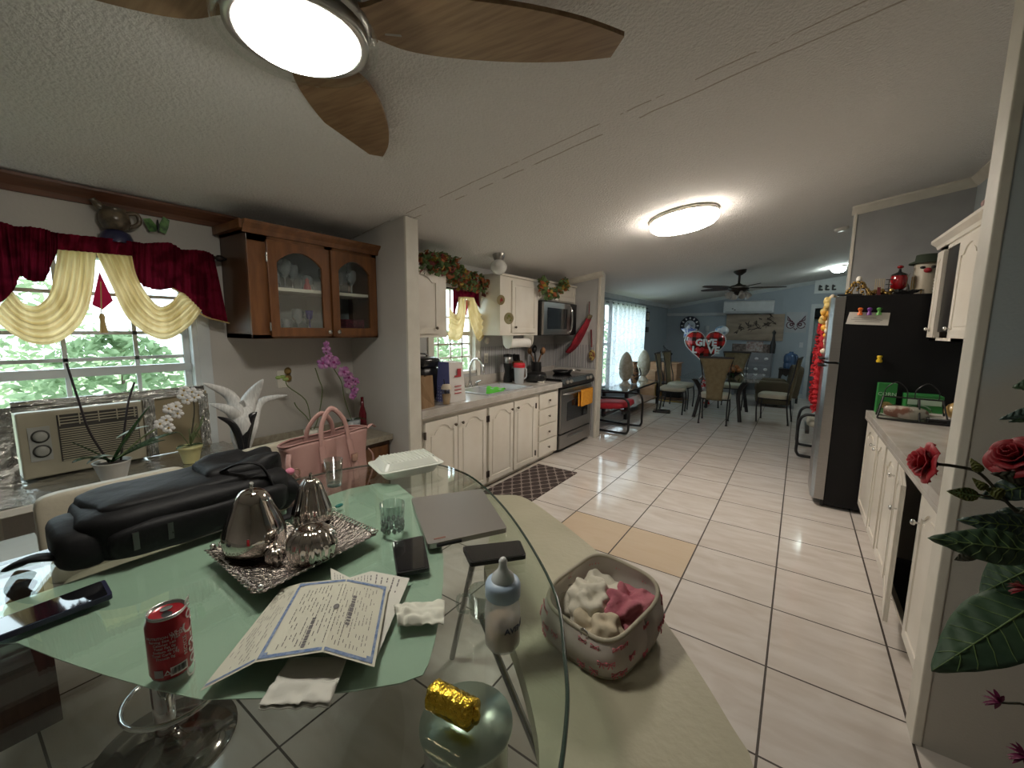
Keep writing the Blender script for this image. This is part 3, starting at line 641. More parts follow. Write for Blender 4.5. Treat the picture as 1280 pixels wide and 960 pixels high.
obj('gold_swag', swag(XK+.02, [(592, 372), (597, 388), (602, 392), (605, 386)], [(583, 371), (588, 404), (599, 427), (609, 408)], amp=.012, folds=4), m_gold, t)
obj('rose_center', MB().prism([(0, 0), (.09, 0), (.045, -.17)], 0, .004, M=FACEX(XK+.005, PX(582, 388, XK).y-.045, 1.80)), m_pinkf, t)
# ---------------------------------------------------------------- leaf garlands
def garland(label, path, n, seed, r=.06):
    random.seed(seed); P = smoothpath(path, 8); t = thing('leaf_garland', label, 'garland', (0, 0, 0), 0, 'autumn leaf garlands on the white cabinets')
    cols = [((.10, .16, .05), 'green_leaves'), ((.38, .26, .04), 'yellow_leaves'), ((.36, .10, .03), 'orange_leaves'), ((.18, .03, .03), 'dark_red_leaves')]
    mbs = [MB() for _ in cols]
    for i in range(n):
        u = random.random(); p = Vector(interp(P, u)); p += Vector((random.uniform(-.3, 1), random.uniform(-1, 1), random.uniform(-1, 1)))*r
        s = random.uniform(.024, .042); d1 = Vector((random.uniform(.0, 1), random.uniform(-1, 1), random.uniform(-1, .6))).normalized(); d2 = d1.orthogonal().normalized(); nn = d1.cross(d2)*s*.35
        k = 0 if random.random() < .55 else random.choice((1, 2, 2, 3) if seed != 9 else (0, 2, 1))
        mbs[k].add([p-d1*s, p-d1*s*.2+d2*s*.7+nn, p+d1*s, p-d1*s*.2-d2*s*.7+nn, p+nn*.4], [(0, 1, 4), (1, 2, 4), (2, 3, 4), (3, 0, 4)])
    for mb, (c, nm) in zip(mbs, cols): obj(nm, mb, mat(nm, c, .6, vscale=20), t)
    obj('vine', MB().tube(P, .006, 6), mat('vine_brown', (.10, .06, .03), .8), t)
garland('long mixed leaf garland over near white cabinet and kitchen window', [PX(524, 326, -2.60), PX(545, 330, -2.60), PX(560, 334, -2.62), PX(572, 350, -2.75), PX(590, 352, -2.82), PX(612, 362, -2.85)], 640, 3, .085)
garland('short leaf garland draped over the cabinet above microwave', [PX(676, 352, -2.53), PX(679, 360, -2.53), PX(688, 369, -2.53), PX(697, 362, -2.53), PX(703, 354, -2.53), PX(706, 360, -2.53)], 260, 9, .055)
# ---------------------------------------------------------------- things on the left counter
def onct(px, py): return PZ(px, py, zt)
t = thing('air_fryer', 'tall black lidded air fryer against partition on the counter', 'air fryer', (-2.66, 2.45, zt))
obj('body', MB().rbox((0, 0, .15), (.15, .13, .16), .45), m_black, t)
obj('lid', MB().rbox((0, 0, .33), (.155, .135, .05), .5), mat('gloss_black', (.015, .015, .016), .15), t)
obj('handle', MB().tube(smoothpath([(-.0, -.10, .34), (0, -.07, .40), (0, .07, .40), (0, .10, .34)], 5), .012, 8, flat=.7), m_chrome, t)
t = thing('paper_bag', 'brown paper bag standing at near end of the counter', 'bag', (-2.40, 2.235, zt), .05)
mb = MB(); h = .25; w2, d2 = .075, .055
mb.add([(-d2, -w2, 0), (d2, -w2, 0), (d2, w2, 0), (-d2, w2, 0), (-d2*.9, -w2, h), (d2*.8, -w2*1.02, h*.98), (d2*.7, w2, h), (-d2*.95, w2*.98, h*.97), (-d2*.55, -w2*.9, h*.5), (d2*.6, -w2*.93, h*.5)], [(3, 2, 1, 0), (0, 1, 9, 8), (8, 9, 5, 4), (1, 2, 6, 5, 9), (2, 3, 7, 6), (3, 0, 8, 4, 7)])
obj('bag_body', mb, mat('kraft_paper', (.30, .19, .10), .85, col2=(.22, .13, .065), vscale=6, stretch=(3, 3, .6), bump=.3, bscale=18), t, solid=.002)
# patterned carton
t = thing('snack_carton', 'tapering white and blue-patterned carton with red print on counter', 'box', (-2.44, 2.60, zt), .0)
A = onct(558, 508); 
mb = MB(); b0, b1 = (.085, .10), (.06, .085); H = .34
mb.add([(-b0[0], -b0[1], 0), (b0[0], -b0[1], 0), (b0[0], b0[1], 0), (-b0[0], b0[1], 0), (-b1[0], -b1[1], H), (b1[0], -b1[1], H), (b1[0], b1[1], H*.97), (-b1[0], b1[1], H)], [(3, 2, 1, 0), (4, 5, 6, 7), (1, 2, 6, 5), (2, 3, 7, 6), (3, 0, 4, 7)])
def checks():
    m = bpy.data.materials.new('blue_pattern'); m.use_nodes = True; N = m.node_tree.nodes; L = m.node_tree.links
    tc = N.new('ShaderNodeTexCoord'); v = N.new('ShaderNodeTexVoronoi'); v.inputs['Scale'].default_value = 38; v.inputs['Randomness'].default_value = .15; L.new(tc.outputs['Object'], v.inputs[0])
    r = N.new('ShaderNodeValToRGB'); r.color_ramp.interpolation = 'CONSTANT'; r.color_ramp.elements[0].color = (.42, .44, .66, 1); r.color_ramp.elements[1].position = .33; r.color_ramp.elements[1].color = (.13, .15, .36, 1)
    L.new(v.outputs['Distance'], r.inputs[0]); L.new(r.outputs[0], N['Principled BSDF'].inputs['Base Color']); return m
obj('carton', mb, mat('carton_white', (.74, .71, .68), .5), t, bevel=.003)
mb = MB(); mb.add([(-b0[0], -b0[1]-.001, 0), (b0[0], -b0[1]-.001, 0), (b1[0], -b1[1]-.001, H), (-b1[0], -b1[1]-.001, H)], [(0, 1, 2, 3)]); obj('blue_panel', mb, checks(), t, solid=.001)
M = Matrix(((0, 0, 1, .078), (1, 0, 0, 0), (0, 1, 0, 0), (0, 0, 0, 1)))
mpr = mat('print_red', (.45, .04, .05), .5)
obj('red_emblem', MB().prism([(-.035, .21), (.045, .21), (.045, .28), (.0, .28), (.0, .225), (-.035, .225)], -.003, .001, M=M), mpr, t)
for k in range(3): obj('red_line', MB().box(-.04, .04, .13-k*.03, .137-k*.03, .003, .007, M=M), mpr, t)
t = thing('iced_coffee', 'clear cup of iced coffee with dark straw in front of carton', 'drink', (-2.34, 2.44, zt))
obj('coffee', MB().lathe([(.028, .004), (.036, .085), (0, .085)], 20), mat('milky_coffee', (.42, .28, .16), .4), t)
obj('cup', MB().lathe([(.03, 0), (.042, .13), (.044, .13)], 20, caps=False), m_clear, t)
obj('lid', MB().lathe([(.044, .128), (.042, .14), (.03, .165), (.012, .17)], 20, caps=False), mat('milk_foam', (.70, .62, .50), .5), t)
obj('straw', MB().tube([(0, 0, .03), (-.01, -.018, .21)], .004, 6), m_black, t)
# grinder, pitcher, black pot, canister, knife block, utensil crock
p = onct(639, 478)
t = thing('coffee_grinder', 'black and steel blender jar beside the red lidded pitcher', 'blender', (p.x-.05, p.y, zt))
obj('base', MB().lathe([(.055, 0), (.05, .06), (.038, .12), (.042, .16), (.05, .19), (.05, .23)], 20), m_black, t)
obj('collar', MB().lathe([(.05, .225), (.053, .235), (.053, .29), (.045, .30)], 20), m_steel, t)
obj('lid', MB().lathe([(.055, .30), (.055, .325), (0, .335)], 20), m_black, t)
p = onct(653, 479)
t = thing('pitcher', 'clear plastic pitcher with bright red lid on the counter', 'pitcher', (-2.62, 3.93, zt))
obj('jug', MB().lathe([(.048, 0), (.052, .005), (.062, .19)], 24, caps=False), mat('clear_plastic', (.74, .78, .82), .2, trans=.35), t)
obj('lid', MB().lathe([(.066, .185), (.068, .215), (.06, .235), (0, .24)], 24), mat('red_plastic', (.62, .015, .03), .35), t)
obj('handle', MB().tube(smoothpath([(.02, .058, .17), (.03, .10, .16), (.03, .10, .07), (.02, .055, .05)], 5), .008, 8), MATS['clear_plastic'], t)
p = onct(672, 474)
t = thing('toaster', 'low black sandwich toaster with chrome tab on counter', 'toaster', (-2.56, 4.20, zt), .2)
obj('body', MB().rbox((0, 0, .055), (.11, .13, .06), .5), m_black, t); obj('latch', MB().box(.095, .115, -.02, .03, .05, .07), m_chrome, t)
p = onct(688, 472)
one('spoon_rest', 'small white oval dish on counter edge by the toaster', 'dish', MB().lathe([(0, .0), (.05, 0), (.065, .018), (.062, .018), (.045, .006), (0, .005)], 24), m_white, tuple(onct(675, 478)))
t = thing('canister', 'black metal canister beside knife block', 'canister', (-2.80, 4.12, zt)); obj('body', MB().lathe([(.065, 0), (.065, .15)], 22), m_black, t); obj('lid', MB().lathe([(.068, .15), (.068, .165), (.02, .175), (.015, .19), (0, .19)], 22), m_steel, t)
t = thing('knife_block', 'slanted wooden knife block with black handles behind stove', 'knife block', (-2.85, 4.28, zt), 0)
M = RXm(.25)
obj('block', MB().rbox((0, 0, .12), (.07, .055, .12), .35, M=M), mat('block_wood', (.16, .07, .025), .4), t)
for k in range(5): obj('knife_handle', MB().rbox((-.04+.025*(k % 4), .0+.02*(k//4), .27), (.011, .011, .055), .5, 10, 8, M=M), m_black, t)
t = thing('utensil_crock', 'dark crock full of cooking utensils behind the stove', 'utensil holder', (-2.80, 4.60, .915))
obj('crock', MB().lathe([(.06, 0), (.07, .1), (.065, .17)], 20, caps=True), m_black, t)
for k, (a, l, c) in enumerate(((.2, .32, 'wood'), (1.2, .30, 'b'), (2.4, .34, 'b'), (3.6, .31, 'wood'), (4.9, .33, 'b'))):
    e = Vector((.09*math.cos(a), .09*math.sin(a), l)); mm = mat('utensil_wood', (.34, .17, .08), .6) if c == 'wood' else m_black
    obj('utensil', MB().tube([(0, 0, .1), e*.8+Vector((0, 0, .03))], .007, 6).ell(tuple(e), (.03, .03, .045), 10, 7), mm, t)
t = thing('pan', 'black frying pan on the cooktop with steel handle', 'pan', (-2.62, 4.98, .916)); obj('bowl', MB().lathe([(.0, .002), (.11, .002), (.135, .04), (.13, .04), (.105, .01), (0, .01)], 28), m_black, t); obj('handle', MB().tube(smoothpath([(.1, -.04, .035), (.16, -.05, .06), (.22, .0, .06), (.24, .06, .05)], 4), .008, 8), m_chrome, t)
# outlets and small wall things
def outlet(name, label, M, rot=0, sw=False):
    t = thing(name, label, 'outlet' if not sw else 'switch'); obj('cover', MB().box(-.035, .035, -.057, .057, 0, .006, M=M), m_white, t, bevel=.002)
    if not sw:
        for y in (-.022, .022): obj('socket', MB().rbox((0, y, .006), (.016, .014, .003), .6, 12, 6, M=M), mat('socket_ivory', (.62, .60, .53), .5), t)
    else: obj('rocker', MB().box(-.012, .012, -.025, .025, .006, .012, M=M), m_white, t)
p = PX(618, 447, WX+.02); outlet('outlet', 'tall white outlet plate on striped backsplash beside kitchen window', FACEX(WX+.007, 3.72, 1.17))
p = PX(616, 431, WX); one('wall_thermometer', 'round white dial with small figure on wall right of kitchen window', 'dial', MB().lathe([(0, 0), (.04, 0), (.04, .012), (0, .014)], 24, M=FACEX(WX, 3.74, 1.37)), m_white)
# oversized spoon and oven mitt ornaments on second partition
t = thing('oven_mitt', 'long red quilted oven glove hanging on partition above the stove', 'oven mitt', (0, 0, 0)); Y = 5.285
def onp(px, py, y=Y): return PY(px, py, y)
P = [onp(710, 440), onp(718, 432), onp(726, 418), onp(733, 405), onp(736, 398)]
obj('mitt', MB().tube(smoothpath(P, 5), [.075+.05*math.sin(PI*min(1, i/16)) for i in range(21)], 14, flat=.3), mat('red_quilt', (.36, .015, .03), .8, col2=(.22, .01, .02), vscale=16, bump=.5, bscale=40), t)
obj('cuff', MB().tube([P[-1], onp(738, 394)], .06, 12, flat=.4), mat('patterned_cuff', (.30, .24, .12), .8, col2=(.05, .05, .04), vscale=50), t)
obj('strap', MB().tube([onp(736, 398), onp(737, 377)], .012, 8, flat=.5), mat('dark_red_wood', (.14, .015, .02), .5), t)
t = thing('wall_spoon', 'large dark red wooden spoon hanging beside the red oven glove', 'spoon ornament', (0, 0, 0))
obj('handle', MB().tube([onp(739, 412), onp(739.5, 434)], .012, 8), mat('dark_red_wood'), t)
q = onp(740, 444); obj('bowl', MB().ell(tuple(q), (.05, .02, .075), 16, 10), mat('spoon_bowl', (.16, .04, .02), .5, col2=(.45, .35, .1), vscale=30, vlo=.5, vhi=.52), t)
# kitchen mat
def trellis():
    m = bpy.data.materials.new('trellis_mat'); m.use_nodes = True; N = m.node_tree.nodes; L = m.node_tree.links; b = N['Principled BSDF']; b.inputs['Roughness'].default_value = .9
    g = N.new('ShaderNodeNewGeometry'); sp = N.new('ShaderNodeSeparateXYZ'); L.new(g.outputs['Position'], sp.inputs[0])
    a = mnode(N, L, 'MULTIPLY', sp.outputs[0], 2*PI/.11); c = mnode(N, L, 'MULTIPLY', sp.outputs[1], 2*PI/.16)
    s = mnode(N, L, 'ABSOLUTE', mnode(N, L, 'ADD', mnode(N, L, 'SINE', a), mnode(N, L, 'SINE', c)))
    r = N.new('ShaderNodeMix'); r.data_type = 'RGBA'; L.new(mnode(N, L, 'LESS_THAN', s, .30), r.inputs[0]); r.inputs[6].default_value = (.045, .03, .027, 1); r.inputs[7].default_value = (.24, .20, .18, 1)
    L.new(r.outputs[2], b.inputs['Base Color']); return m
ma = PZ(718, 588, .008); mc = PZ(665, 628, .008)
one('kitchen_mat', 'dark brown mat with pale trellis pattern on floor before sink cabinets', 'mat', MB().box(-2.30, -1.82, 2.60, 3.86, 0, .01), trellis(), bevel=.003)

# ================================================================ DINING WINDOW WALL
m_foil = mat('crinkled_foil', (.62, .62, .60), .22, .95, vscale=30, bump=1.0, bscale=26)
XC = -2.84
t = thing('window_valance', 'large burgundy valance with gold swags and tassel over the dining window', 'curtain', (0, 0, 0))
a = PX(0, 283, -2.80); b_ = PX(268, 321, -2.80)
obj('rod', MB().tube([(-2.87, -.42, 1.90), (-2.87, 1.06, 1.90)], .011, 8), m_bronze, t)
obj('finial', MB().lathe([(.004, 0), (.018, .012), (.02, .03), (.008, .055), (.0, .07)], 12, M=T(-2.87, 1.06, 1.90) @ RXm(-PI/2)), m_bronze, t)
for y in (-.3,): obj('bracket', MB().box(WX, -2.86, y-.01, y+.01, 1.88, 1.90), m_bronze, t)
obj('red_drape', drape(XC, [((-40, 272), (-40, 400)), ((-12, 273), (-8, 386)), ((2, 277), (16, 366)), ((20, 283), (25, 345)), ((38, 283), (40, 352)), ((56, 286), (56, 352)), ((66, 290), (67, 325)), ((72, 291), (73, 314)), ((100, 294), (101, 316)), ((130, 297), (131, 319)), ((165, 302), (165, 324)), ((169, 302), (171, 352)), ((180, 304), (182, 359)), ((196, 303), (199, 363)), ((213, 303), (215, 360)), ((228, 312), (232, 372)), ((245, 312), (252, 392)), ((258, 314), (268, 400)), ((266, 318), (286, 404))], 240, 16, .016, 24), m_red, t)
obj('gold_trim', MB().tube([PX(x, y, XC+.015) for x, y in ((215, 360), (226, 366), (232, 373), (244, 386), (252, 393), (262, 398), (275, 401), (287, 404))], .004, 6), mat('gold_cord', (.50, .36, .14), .5), t)
obj('gold_swag', swag(XC+.03, [(72, 312), (67, 345), (61, 368), (46, 382), (29, 379), (16, 364)], [(120, 316), (116, 362), (104, 400), (76, 426), (44, 430), (16, 418), (-12, 396)], amp=.014, folds=6), m_gold, t)
obj('gold_swag', swag(XC+.03, [(165, 320), (171, 345), (184, 368), (199, 383), (213, 378), (224, 366), (232, 368)], [(120, 316), (138, 354), (158, 396), (186, 419), (210, 424), (236, 408), (252, 388)], amp=.014, folds=6), m_gold, t)
obj('gold_swag', swag(XC+.03, [(-30, 330), (-60, 380), (-40, 400), (-20, 380)], [(-20, 320), (-20, 360), (-10, 400), (0, 385)], amp=.01, folds=3, nu=16, nv=12), m_gold, t)
P = [PX(x, y, XC+.01) for x, y in ((124, 340), (141, 376), (128, 387), (115, 381))]
obj('rose_center', MB().add([(p.x, p.y, p.z) for p in P]+[(p.x+.006, p.y, p.z) for p in P], [(0, 1, 2, 3), (7, 6, 5, 4), (0, 4, 5, 1), (1, 5, 6, 2), (2, 6, 7, 3), (3, 7, 4, 0)]), m_pinkf, t)
p0 = PX(126, 352, XC+.06); p1 = PX(127, 392, XC+.06); p2 = PX(130, 416, XC+.06)
obj('tassel', MB().tube([p0, p1], .0025, 5).tube([p1, p1.lerp(p2, .2), p1.lerp(p2, .35), p2], [.007, .012, .009, .016], 12), MATS['gold_cord'], t)
# wall jug ornament above the valance
c = PX(143, 275, -2.90)
t = thing('jug_ornament', 'brown moulded jug ornament with navy base perched above the valance', 'ornament', (c.x, c.y, c.z))
obj('jug', MB().lathe([(.02, -.055), (.045, -.045), (.062, -.01), (.058, .025), (.045, .045), (.05, .055)], 20).tube(smoothpath([(0, -.035, .05), (0, -.055, .06), (0, -.075, .085)], 4), [.018]*6+[.014]*3, 8), mat('brown_glaze', (.16, .12, .075), .3, col2=(.06, .045, .03), vscale=30), t)
obj('handle', MB().tube(smoothpath([(0, .05, .04), (0, .09, .045), (0, .095, .0), (0, .05, -.03)], 5), .011, 8), MATS['brown_glaze'], t)
obj('base', MB().lathe([(.03, -.05), (.055, -.065), (.066, -.095), (.068, -.115)], 20), mat('navy_glaze', (.015, .018, .05), .3, col2=(.03, .03, .09)), t)
# green butterfly
c = PX(197, 282, WX+.02)
t = thing('butterfly_ornament', 'small green butterfly ornament on wall right of the jug', 'ornament', (c.x, c.y, c.z))
for s, w, h, lab in ((-1, .065, .04, 'a'), (1, .05, .07, 'b')):
    mb = MB(); mb.add([(0, 0, -.01), (.012, s*w*.5, h*.75), (.02, s*w, h*.5), (.016, s*w*.85, -.005), (.01, s*w*.6, -.04), (.004, s*.012, -.035)], [(0, 1, 2, 3, 4, 5)])
    obj('wing', mb, mat('butterfly_green', (.14, .30, .08), .4, col2=(.03, .08, .03), vscale=40), t, solid=.003)
obj('body', MB().tube([(.006, 0, -.04), (.008, 0, 0), (.006, 0, .03)], [.003, .007, .003], 8), m_black, t)
# air conditioner in the window
m_iron0 = mat('dial_ring_dark', (.05, .05, .045), .5)
ya, yb, za, zb = .222, .66, .79, 1.10
t = thing('air_conditioner', 'cream window air conditioner with two dials, set in the dining window', 'air conditioner', (-2.86, ya, za)); W = yb-ya; H = zb-za
m_ac = mat('aged_cream_plastic', (.40, .365, .275), .5, col2=(.36, .325, .24))
obj('body', MB().box(-.30, 0, 0, W, 0, H), m_ac, t, bevel=.008)
obj('control_panel', MB().box(0, .004, .03, .10, .08, .24), mat('panel_grey', (.40, .40, .37), .4), t)
for z in (.195, .125): d = obj('dial', MB().lathe([(.024, 0), (.022, .014), (.014, .018), (0, .018)], 20, M=FACEX(.004, .067, z)), mat('dial_grey', (.36, .36, .33), .4), t); obj('dial_ring', MB().lathe([(.030, 0), (.030, .003), (.024, .003)], 24, M=FACEX(.004, .067, z)), m_iron0, d)
obj('grille_back', MB().box(0, .002, .125, W-.02, .06, .285), mat('grille_dark', (.05, .045, .04), .7), t)
mb = MB()
for k in range(15): mb.box(.001, .008, .13, W-.025, .062+k*.0108, .0665+k*.0108)
obj('front_louvre', mb, m_ac, t)
mb = MB()
for k in range(3): mb.box(.001, .008, .13, W-.025, .240+k*.014, .2445+k*.014)
for k in range(5): mb.box(.001, .010, .13+k*.068, .134+k*.068, .232, .285)
obj('vent_vane', mb, m_ac, t)
# foil lining round it
def foilpatch(nm, label, y0, y1, z0, z1, x=-2.87, seed=0, dep=.012):
    return one(nm, label, 'foil', MB().grid(lambda u, v: (x+dep*noise.noise(Vector((u*9+seed, v*9, seed))), y0+(y1-y0)*u, z0+(z1-z0)*v), 30, 22, smooth=False), m_foil, solid=.001, group='crinkled foil sealing the window')
foilpatch('foil_sheet', 'crinkled silver foil panel left of the air conditioner', -.28, .215, .78, 1.13, seed=1)
foilpatch('foil_sheet', 'crinkled silver foil strip along the top of air conditioner', .215, .95, 1.105, 1.155, seed=2)
foilpatch('foil_sheet', 'narrow vertical foil strip right of the air conditioner', .665, .715, .79, 1.105, seed=3)
foilpatch('foil_sheet', 'vertical foil strip against the right window jamb', .915, .965, .79, 1.105, seed=4)
one('filler_board', 'plain tan board closing the window beside the air conditioner', 'board', MB().box(-2.90, -2.888, .665, .965, .785, 1.12), mat('tan_board', (.30, .245, .15), .7))
# window ledge shelf
t = thing('window_ledge', 'wide foil-covered ledge under the dining window carrying the orchid pots', 'shelf', (-2.72, .35, .765))
obj('board', MB().box(-.23, .22, -.62, .70, -.02, .012), m_white, t, bevel=.004)
obj('foil_cover', MB().grid(lambda u, v: (-.228+.445*v, -.60+1.30*u, .016+.006*noise.noise(Vector((u*22, v*7, 3)))), 60, 20, smooth=False), m_foil, t, solid=.001)
for y in (-.24, .62): obj('brace', MB().box(-.23, .10, y, y+.02, -.20, -.02), m_white, t)
# little glossy-topped wooden console
t = thing('console', 'low wooden console with glossy white top at left edge of photo', 'console', (-2.42, -.35, 0))
obj('top', MB().box(.01, .24, -.5, .545, .665, .69), mat('gloss_white_top', (.55, .60, .58), .12), t, bevel=.003)
obj('cabinet', MB().box(.01, .22, -.49, .53, .0, .60), mat('dark_grained_wood', (.075, .045, .035), .5, col2=(.04, .025, .02), vscale=5, stretch=(1, 6, 1)), t)
obj('edge_band', MB().box(.01, .235, -.5, .54, .60, .665), mat('walnut_band', (.22, .12, .06), .4), t)

# ---------------------------------------------------------------- orchids
m_leaf = mat('orchid_leaf', (.03, .085, .025), .25, col2=(.015, .05, .015), vscale=12, coat=.3)
m_pale = mat('pale_leaf', (.34, .42, .36), .4)
m_stem = mat('orchid_stem', (.06, .05, .03), .6); m_stemg = mat('green_stem', (.13, .17, .06), .6)
def leafblade(mb, base, direction, L, w, droop=.3, n=10, up=.5):
    d = Vector(direction).normalized(); side = d.cross(Vector((0, 0, 1))); side = side.normalized() if side.length > .01 else Vector((0, 1, 0))
    v = []; f = []
    for i in range(n+1):
        t = i/n; c = Vector(base)+d*L*t+Vector((0, 0, up*L*t-droop*L*t*t)); ww = w*math.sin(PI*min(.98, .12+t*.86))**.8
        v += [c-side*ww+Vector((0, 0, .25*ww)), c-Vector((0, 0, .0)), c+side*ww+Vector((0, 0, .25*ww))]
    for i in range(n): f += [(3*i, 3*i+1, 3*i+4, 3*i+3), (3*i+1, 3*i+2, 3*i+5, 3*i+4)]
    return mb.add(v, f, True)
def orchid_flower(t, c, r, face, m, mc_):
    fz = Vector(face).normalized(); ux = fz.orthogonal().normalized(); uy = fz.cross(ux); mb = MB(); p = Vector(c)
    for k in range(5):
        a = 2*PI*k/5+PI/2; d = ux*math.cos(a)+uy*math.sin(a); s = fz.cross(d); w = r*(.52 if k in (1, 4) else .36)
        mb.add([p, p+d*r*.35+s*w*.8+fz*r*.1, p+d*r*.8+s*w+fz*r*.05, p+d*r*1.05, p+d*r*.8-s*w+fz*r*.05, p+d*r*.35-s*w*.8+fz*r*.1], [(0, 1, 2, 3, 4, 5)], True)
    o = obj('flower', mb, m, t, solid=.0008); obj('flower_center', MB().ell(tuple(p+fz*r*.15), (r*.2, r*.2, r*.2), 8, 6), mc_, o)
m_lip = mat('orchid_lip', (.45, .30, .08), .5); m_petal = mat('white_petal', (.80, .78, .76), .5); m_petalp = mat('mauve_petal', (.55, .27, .50), .5, col2=(.38, .12, .34), vscale=25)
def toward(p): return (Vector((0, 0, CAMH))-Vector(p)).normalized()
lx, ly = -2.56, .465; lz = .785
t = thing('potted_orchid', 'orchid in white pot with broad dark leaves before the air conditioner', 'plant', (lx, ly, lz))
obj('pot', MB().lathe([(.042, 0), (.055, .05), (.066, .09), (.07, .095), (.062, .095), (.05, .05)], 24), mat('white_pot', (.62, .60, .55), .4), t)
obj('soil', MB().lathe([(.06, .082), (0, .088)], 16, caps=False), mat('bark_soil', (.05, .035, .02), .9), t)
mb = MB()
leafblade(mb, (0, 0, .09), (0, 1, 0), .20, .030, .25, up=.55); leafblade(mb, (0, 0, .09), (.2, .9, 0), .24, .035, .2, up=.62); leafblade(mb, (0, 0, .09), (0, -1, .0), .12, .02, .1, up=1.1); leafblade(mb, (0, 0, .09), (.3, -.6, 0), .15, .024, .5, up=.8); leafblade(mb, (0, 0, .09), (.3, .3, .1), .18, .02, .1, up=1.3)
obj('leaves', mb, m_leaf, t, solid=.002)
mb = MB(); leafblade(mb, (0.02, 0, .12), (0.2, -.9, 0), .09, .02, .6, up=.5); leafblade(mb, (.02, .02, .2), (0, 1, 0), .12, .012, .3, up=.6); obj('pale_leaves', mb, m_pale, t, solid=.002)
def loc(px, py, x, o): p = PX(px, py, x); return (p.x-o[0], p.y-o[1], p.z-o[2])
O = (lx, ly, lz)
obj('flower_spike', MB().tube(smoothpath([(0, -.01, .09), loc(112, 540, lx-.02, O), loc(98, 500, lx-.03, O), loc(83, 454, lx-.04, O)], 5), .0045, 6), mat('dark_spike', (.02, .012, .015), .6), t)
obj('flower_spike', MB().tube(smoothpath([(0, .03, .09), loc(154, 550, lx-.03, O), loc(160, 505, lx-.05, O), loc(168, 478, lx-.06, O)], 5), .0045, 6), MATS['dark_spike'], t)
obj('flower_stem', MB().tube(smoothpath([(0, .02, .1), loc(176, 548, lx+.02, O), loc(196, 535, lx+.04, O), loc(215, 512, lx+.02, O)], 5), .0035, 6), m_stemg, t)
for px, py in ((200, 530), (211, 535), (208, 525), (215, 512), (222, 517), (211, 511), (220, 508)):
    p = Vector(loc(px, py, lx+.04, O)); orchid_flower(t, p, .026, toward(p+Vector(O))+Vector((.2*math.sin(px), 0, .1)), m_petal, m_lip)
ox_, oy_ = -2.60, .775; O = (ox_, oy_, lz)
t = thing('potted_orchid', 'small orchid with white blooms in a yellow pot by the window jamb', 'plant', O)
obj('pot', MB().lathe([(.034, 0), (.045, .05), (.052, .075), (.056, .078), (.056, .088), (.048, .088)], 24), mat('yellow_pot', (.66, .60, .28), .45), t)
obj('soil', MB().lathe([(.048, .078), (0, .084)], 16, caps=False), MATS['bark_soil'], t)
mb = MB(); leafblade(mb, (0, 0, .085), (0, 1, 0), .07, .016, .5, up=.4); leafblade(mb, (0, 0, .085), (.4, -.7, 0), .08, .016, .5, up=.6); obj('leaves', mb, m_leaf, t, solid=.002)
obj('flower_stem', MB().tube(smoothpath([(0, 0, .085), loc(239, 545, ox_, O), loc(243, 515, ox_, O), loc(241, 496, ox_, O)], 5), .0035, 6), m_stem, t)
mb = MB(); random.seed(8)
for k in range(14):
    a = random.uniform(0, 6.28); mb.tube(smoothpath([(0, 0, .085), (.03*math.cos(a), .04*math.sin(a), .16), (.05*math.cos(a), .07*math.sin(a), random.uniform(.1, .24))], 3), .002, 4)
obj('fine_fronds', mb, m_stemg, t)
for px, py in ((228, 494), (234, 500), (243, 497), (248, 494), (240, 490), (230, 488)):
    p = Vector(loc(px, py, ox_+.02, O)); orchid_flower(t, p, .025, toward(p+Vector(O)), m_petal, m_lip)

# calla sculpture: white curved petals, black leaves
cx_, cy_ = -2.46, .98; O = (cx_, cy_, .785)
t = thing('lily_sculpture', 'tall sculpture of curling white petals with black leaves behind backpack', 'sculpture', O)
def petal(path, w0, tipw=.002, flare=1.):
    P = smoothpath(path, 5); n = len(P)-1; mb = MB(); v = []; f = []
    for i, p in enumerate(P):
        u = i/n; ww = w0*(.25+.75*math.sin(PI*min(1, .1+u*.75)))*(1-u**5)+tipw; tan = (P[min(i+1, n)]-P[max(i-1, 0)]).normalized()
        side = tan.cross(toward(Vector(O)+p)).normalized(); nn = tan.cross(side)
        v += [p-side*ww+nn*ww*.35, p-side*ww*.5+nn*ww*.08, p, p+side*ww*.5+nn*ww*.08, p+side*ww+nn*ww*.35]
    for i in range(n):
        for k in range(4): f.append((5*i+k, 5*i+k+1, 5*i+6+k, 5*i+5+k))
    return mb.add(v, f, True)
m_bisque = mat('white_bisque', (.72, .72, .70), .45, col2=(.55, .55, .54), vscale=10, stretch=(12, 12, 2))
for path, w_ in (([(303, 572), (300, 540), (290, 515), (262, 505)], .030), ([(304, 570), (298, 525), (288, 495), (254, 479)], .030), ([(305, 570), (303, 530), (312, 500), (329, 474)], .045), ([(306, 570), (316, 535), (325, 503), (359, 494)], .022), ([(305, 572), (298, 545), (300, 515), (304, 500)], .035)):
    obj('white_petal', petal([loc(px, py, cx_+.03*math.sin(px), O) for px, py in path], w_), m_bisque, t, solid=.004)
for path, w_ in (([(303, 574), (300, 550), (290, 530), (272, 521)], .016), ([(306, 574), (306, 550), (312, 525), (321, 515)], .026)):
    obj('black_leaf', petal([loc(px, py, cx_+.03, O) for px, py in path], w_), mat('gloss_black_glaze', (.012, .012, .015), .2), t, solid=.003)
obj('stem', MB().lathe([(.05, 0), (.05, .01), (.018, .02), (.014, .08)], 18), MATS['gloss_black_glaze'], t)

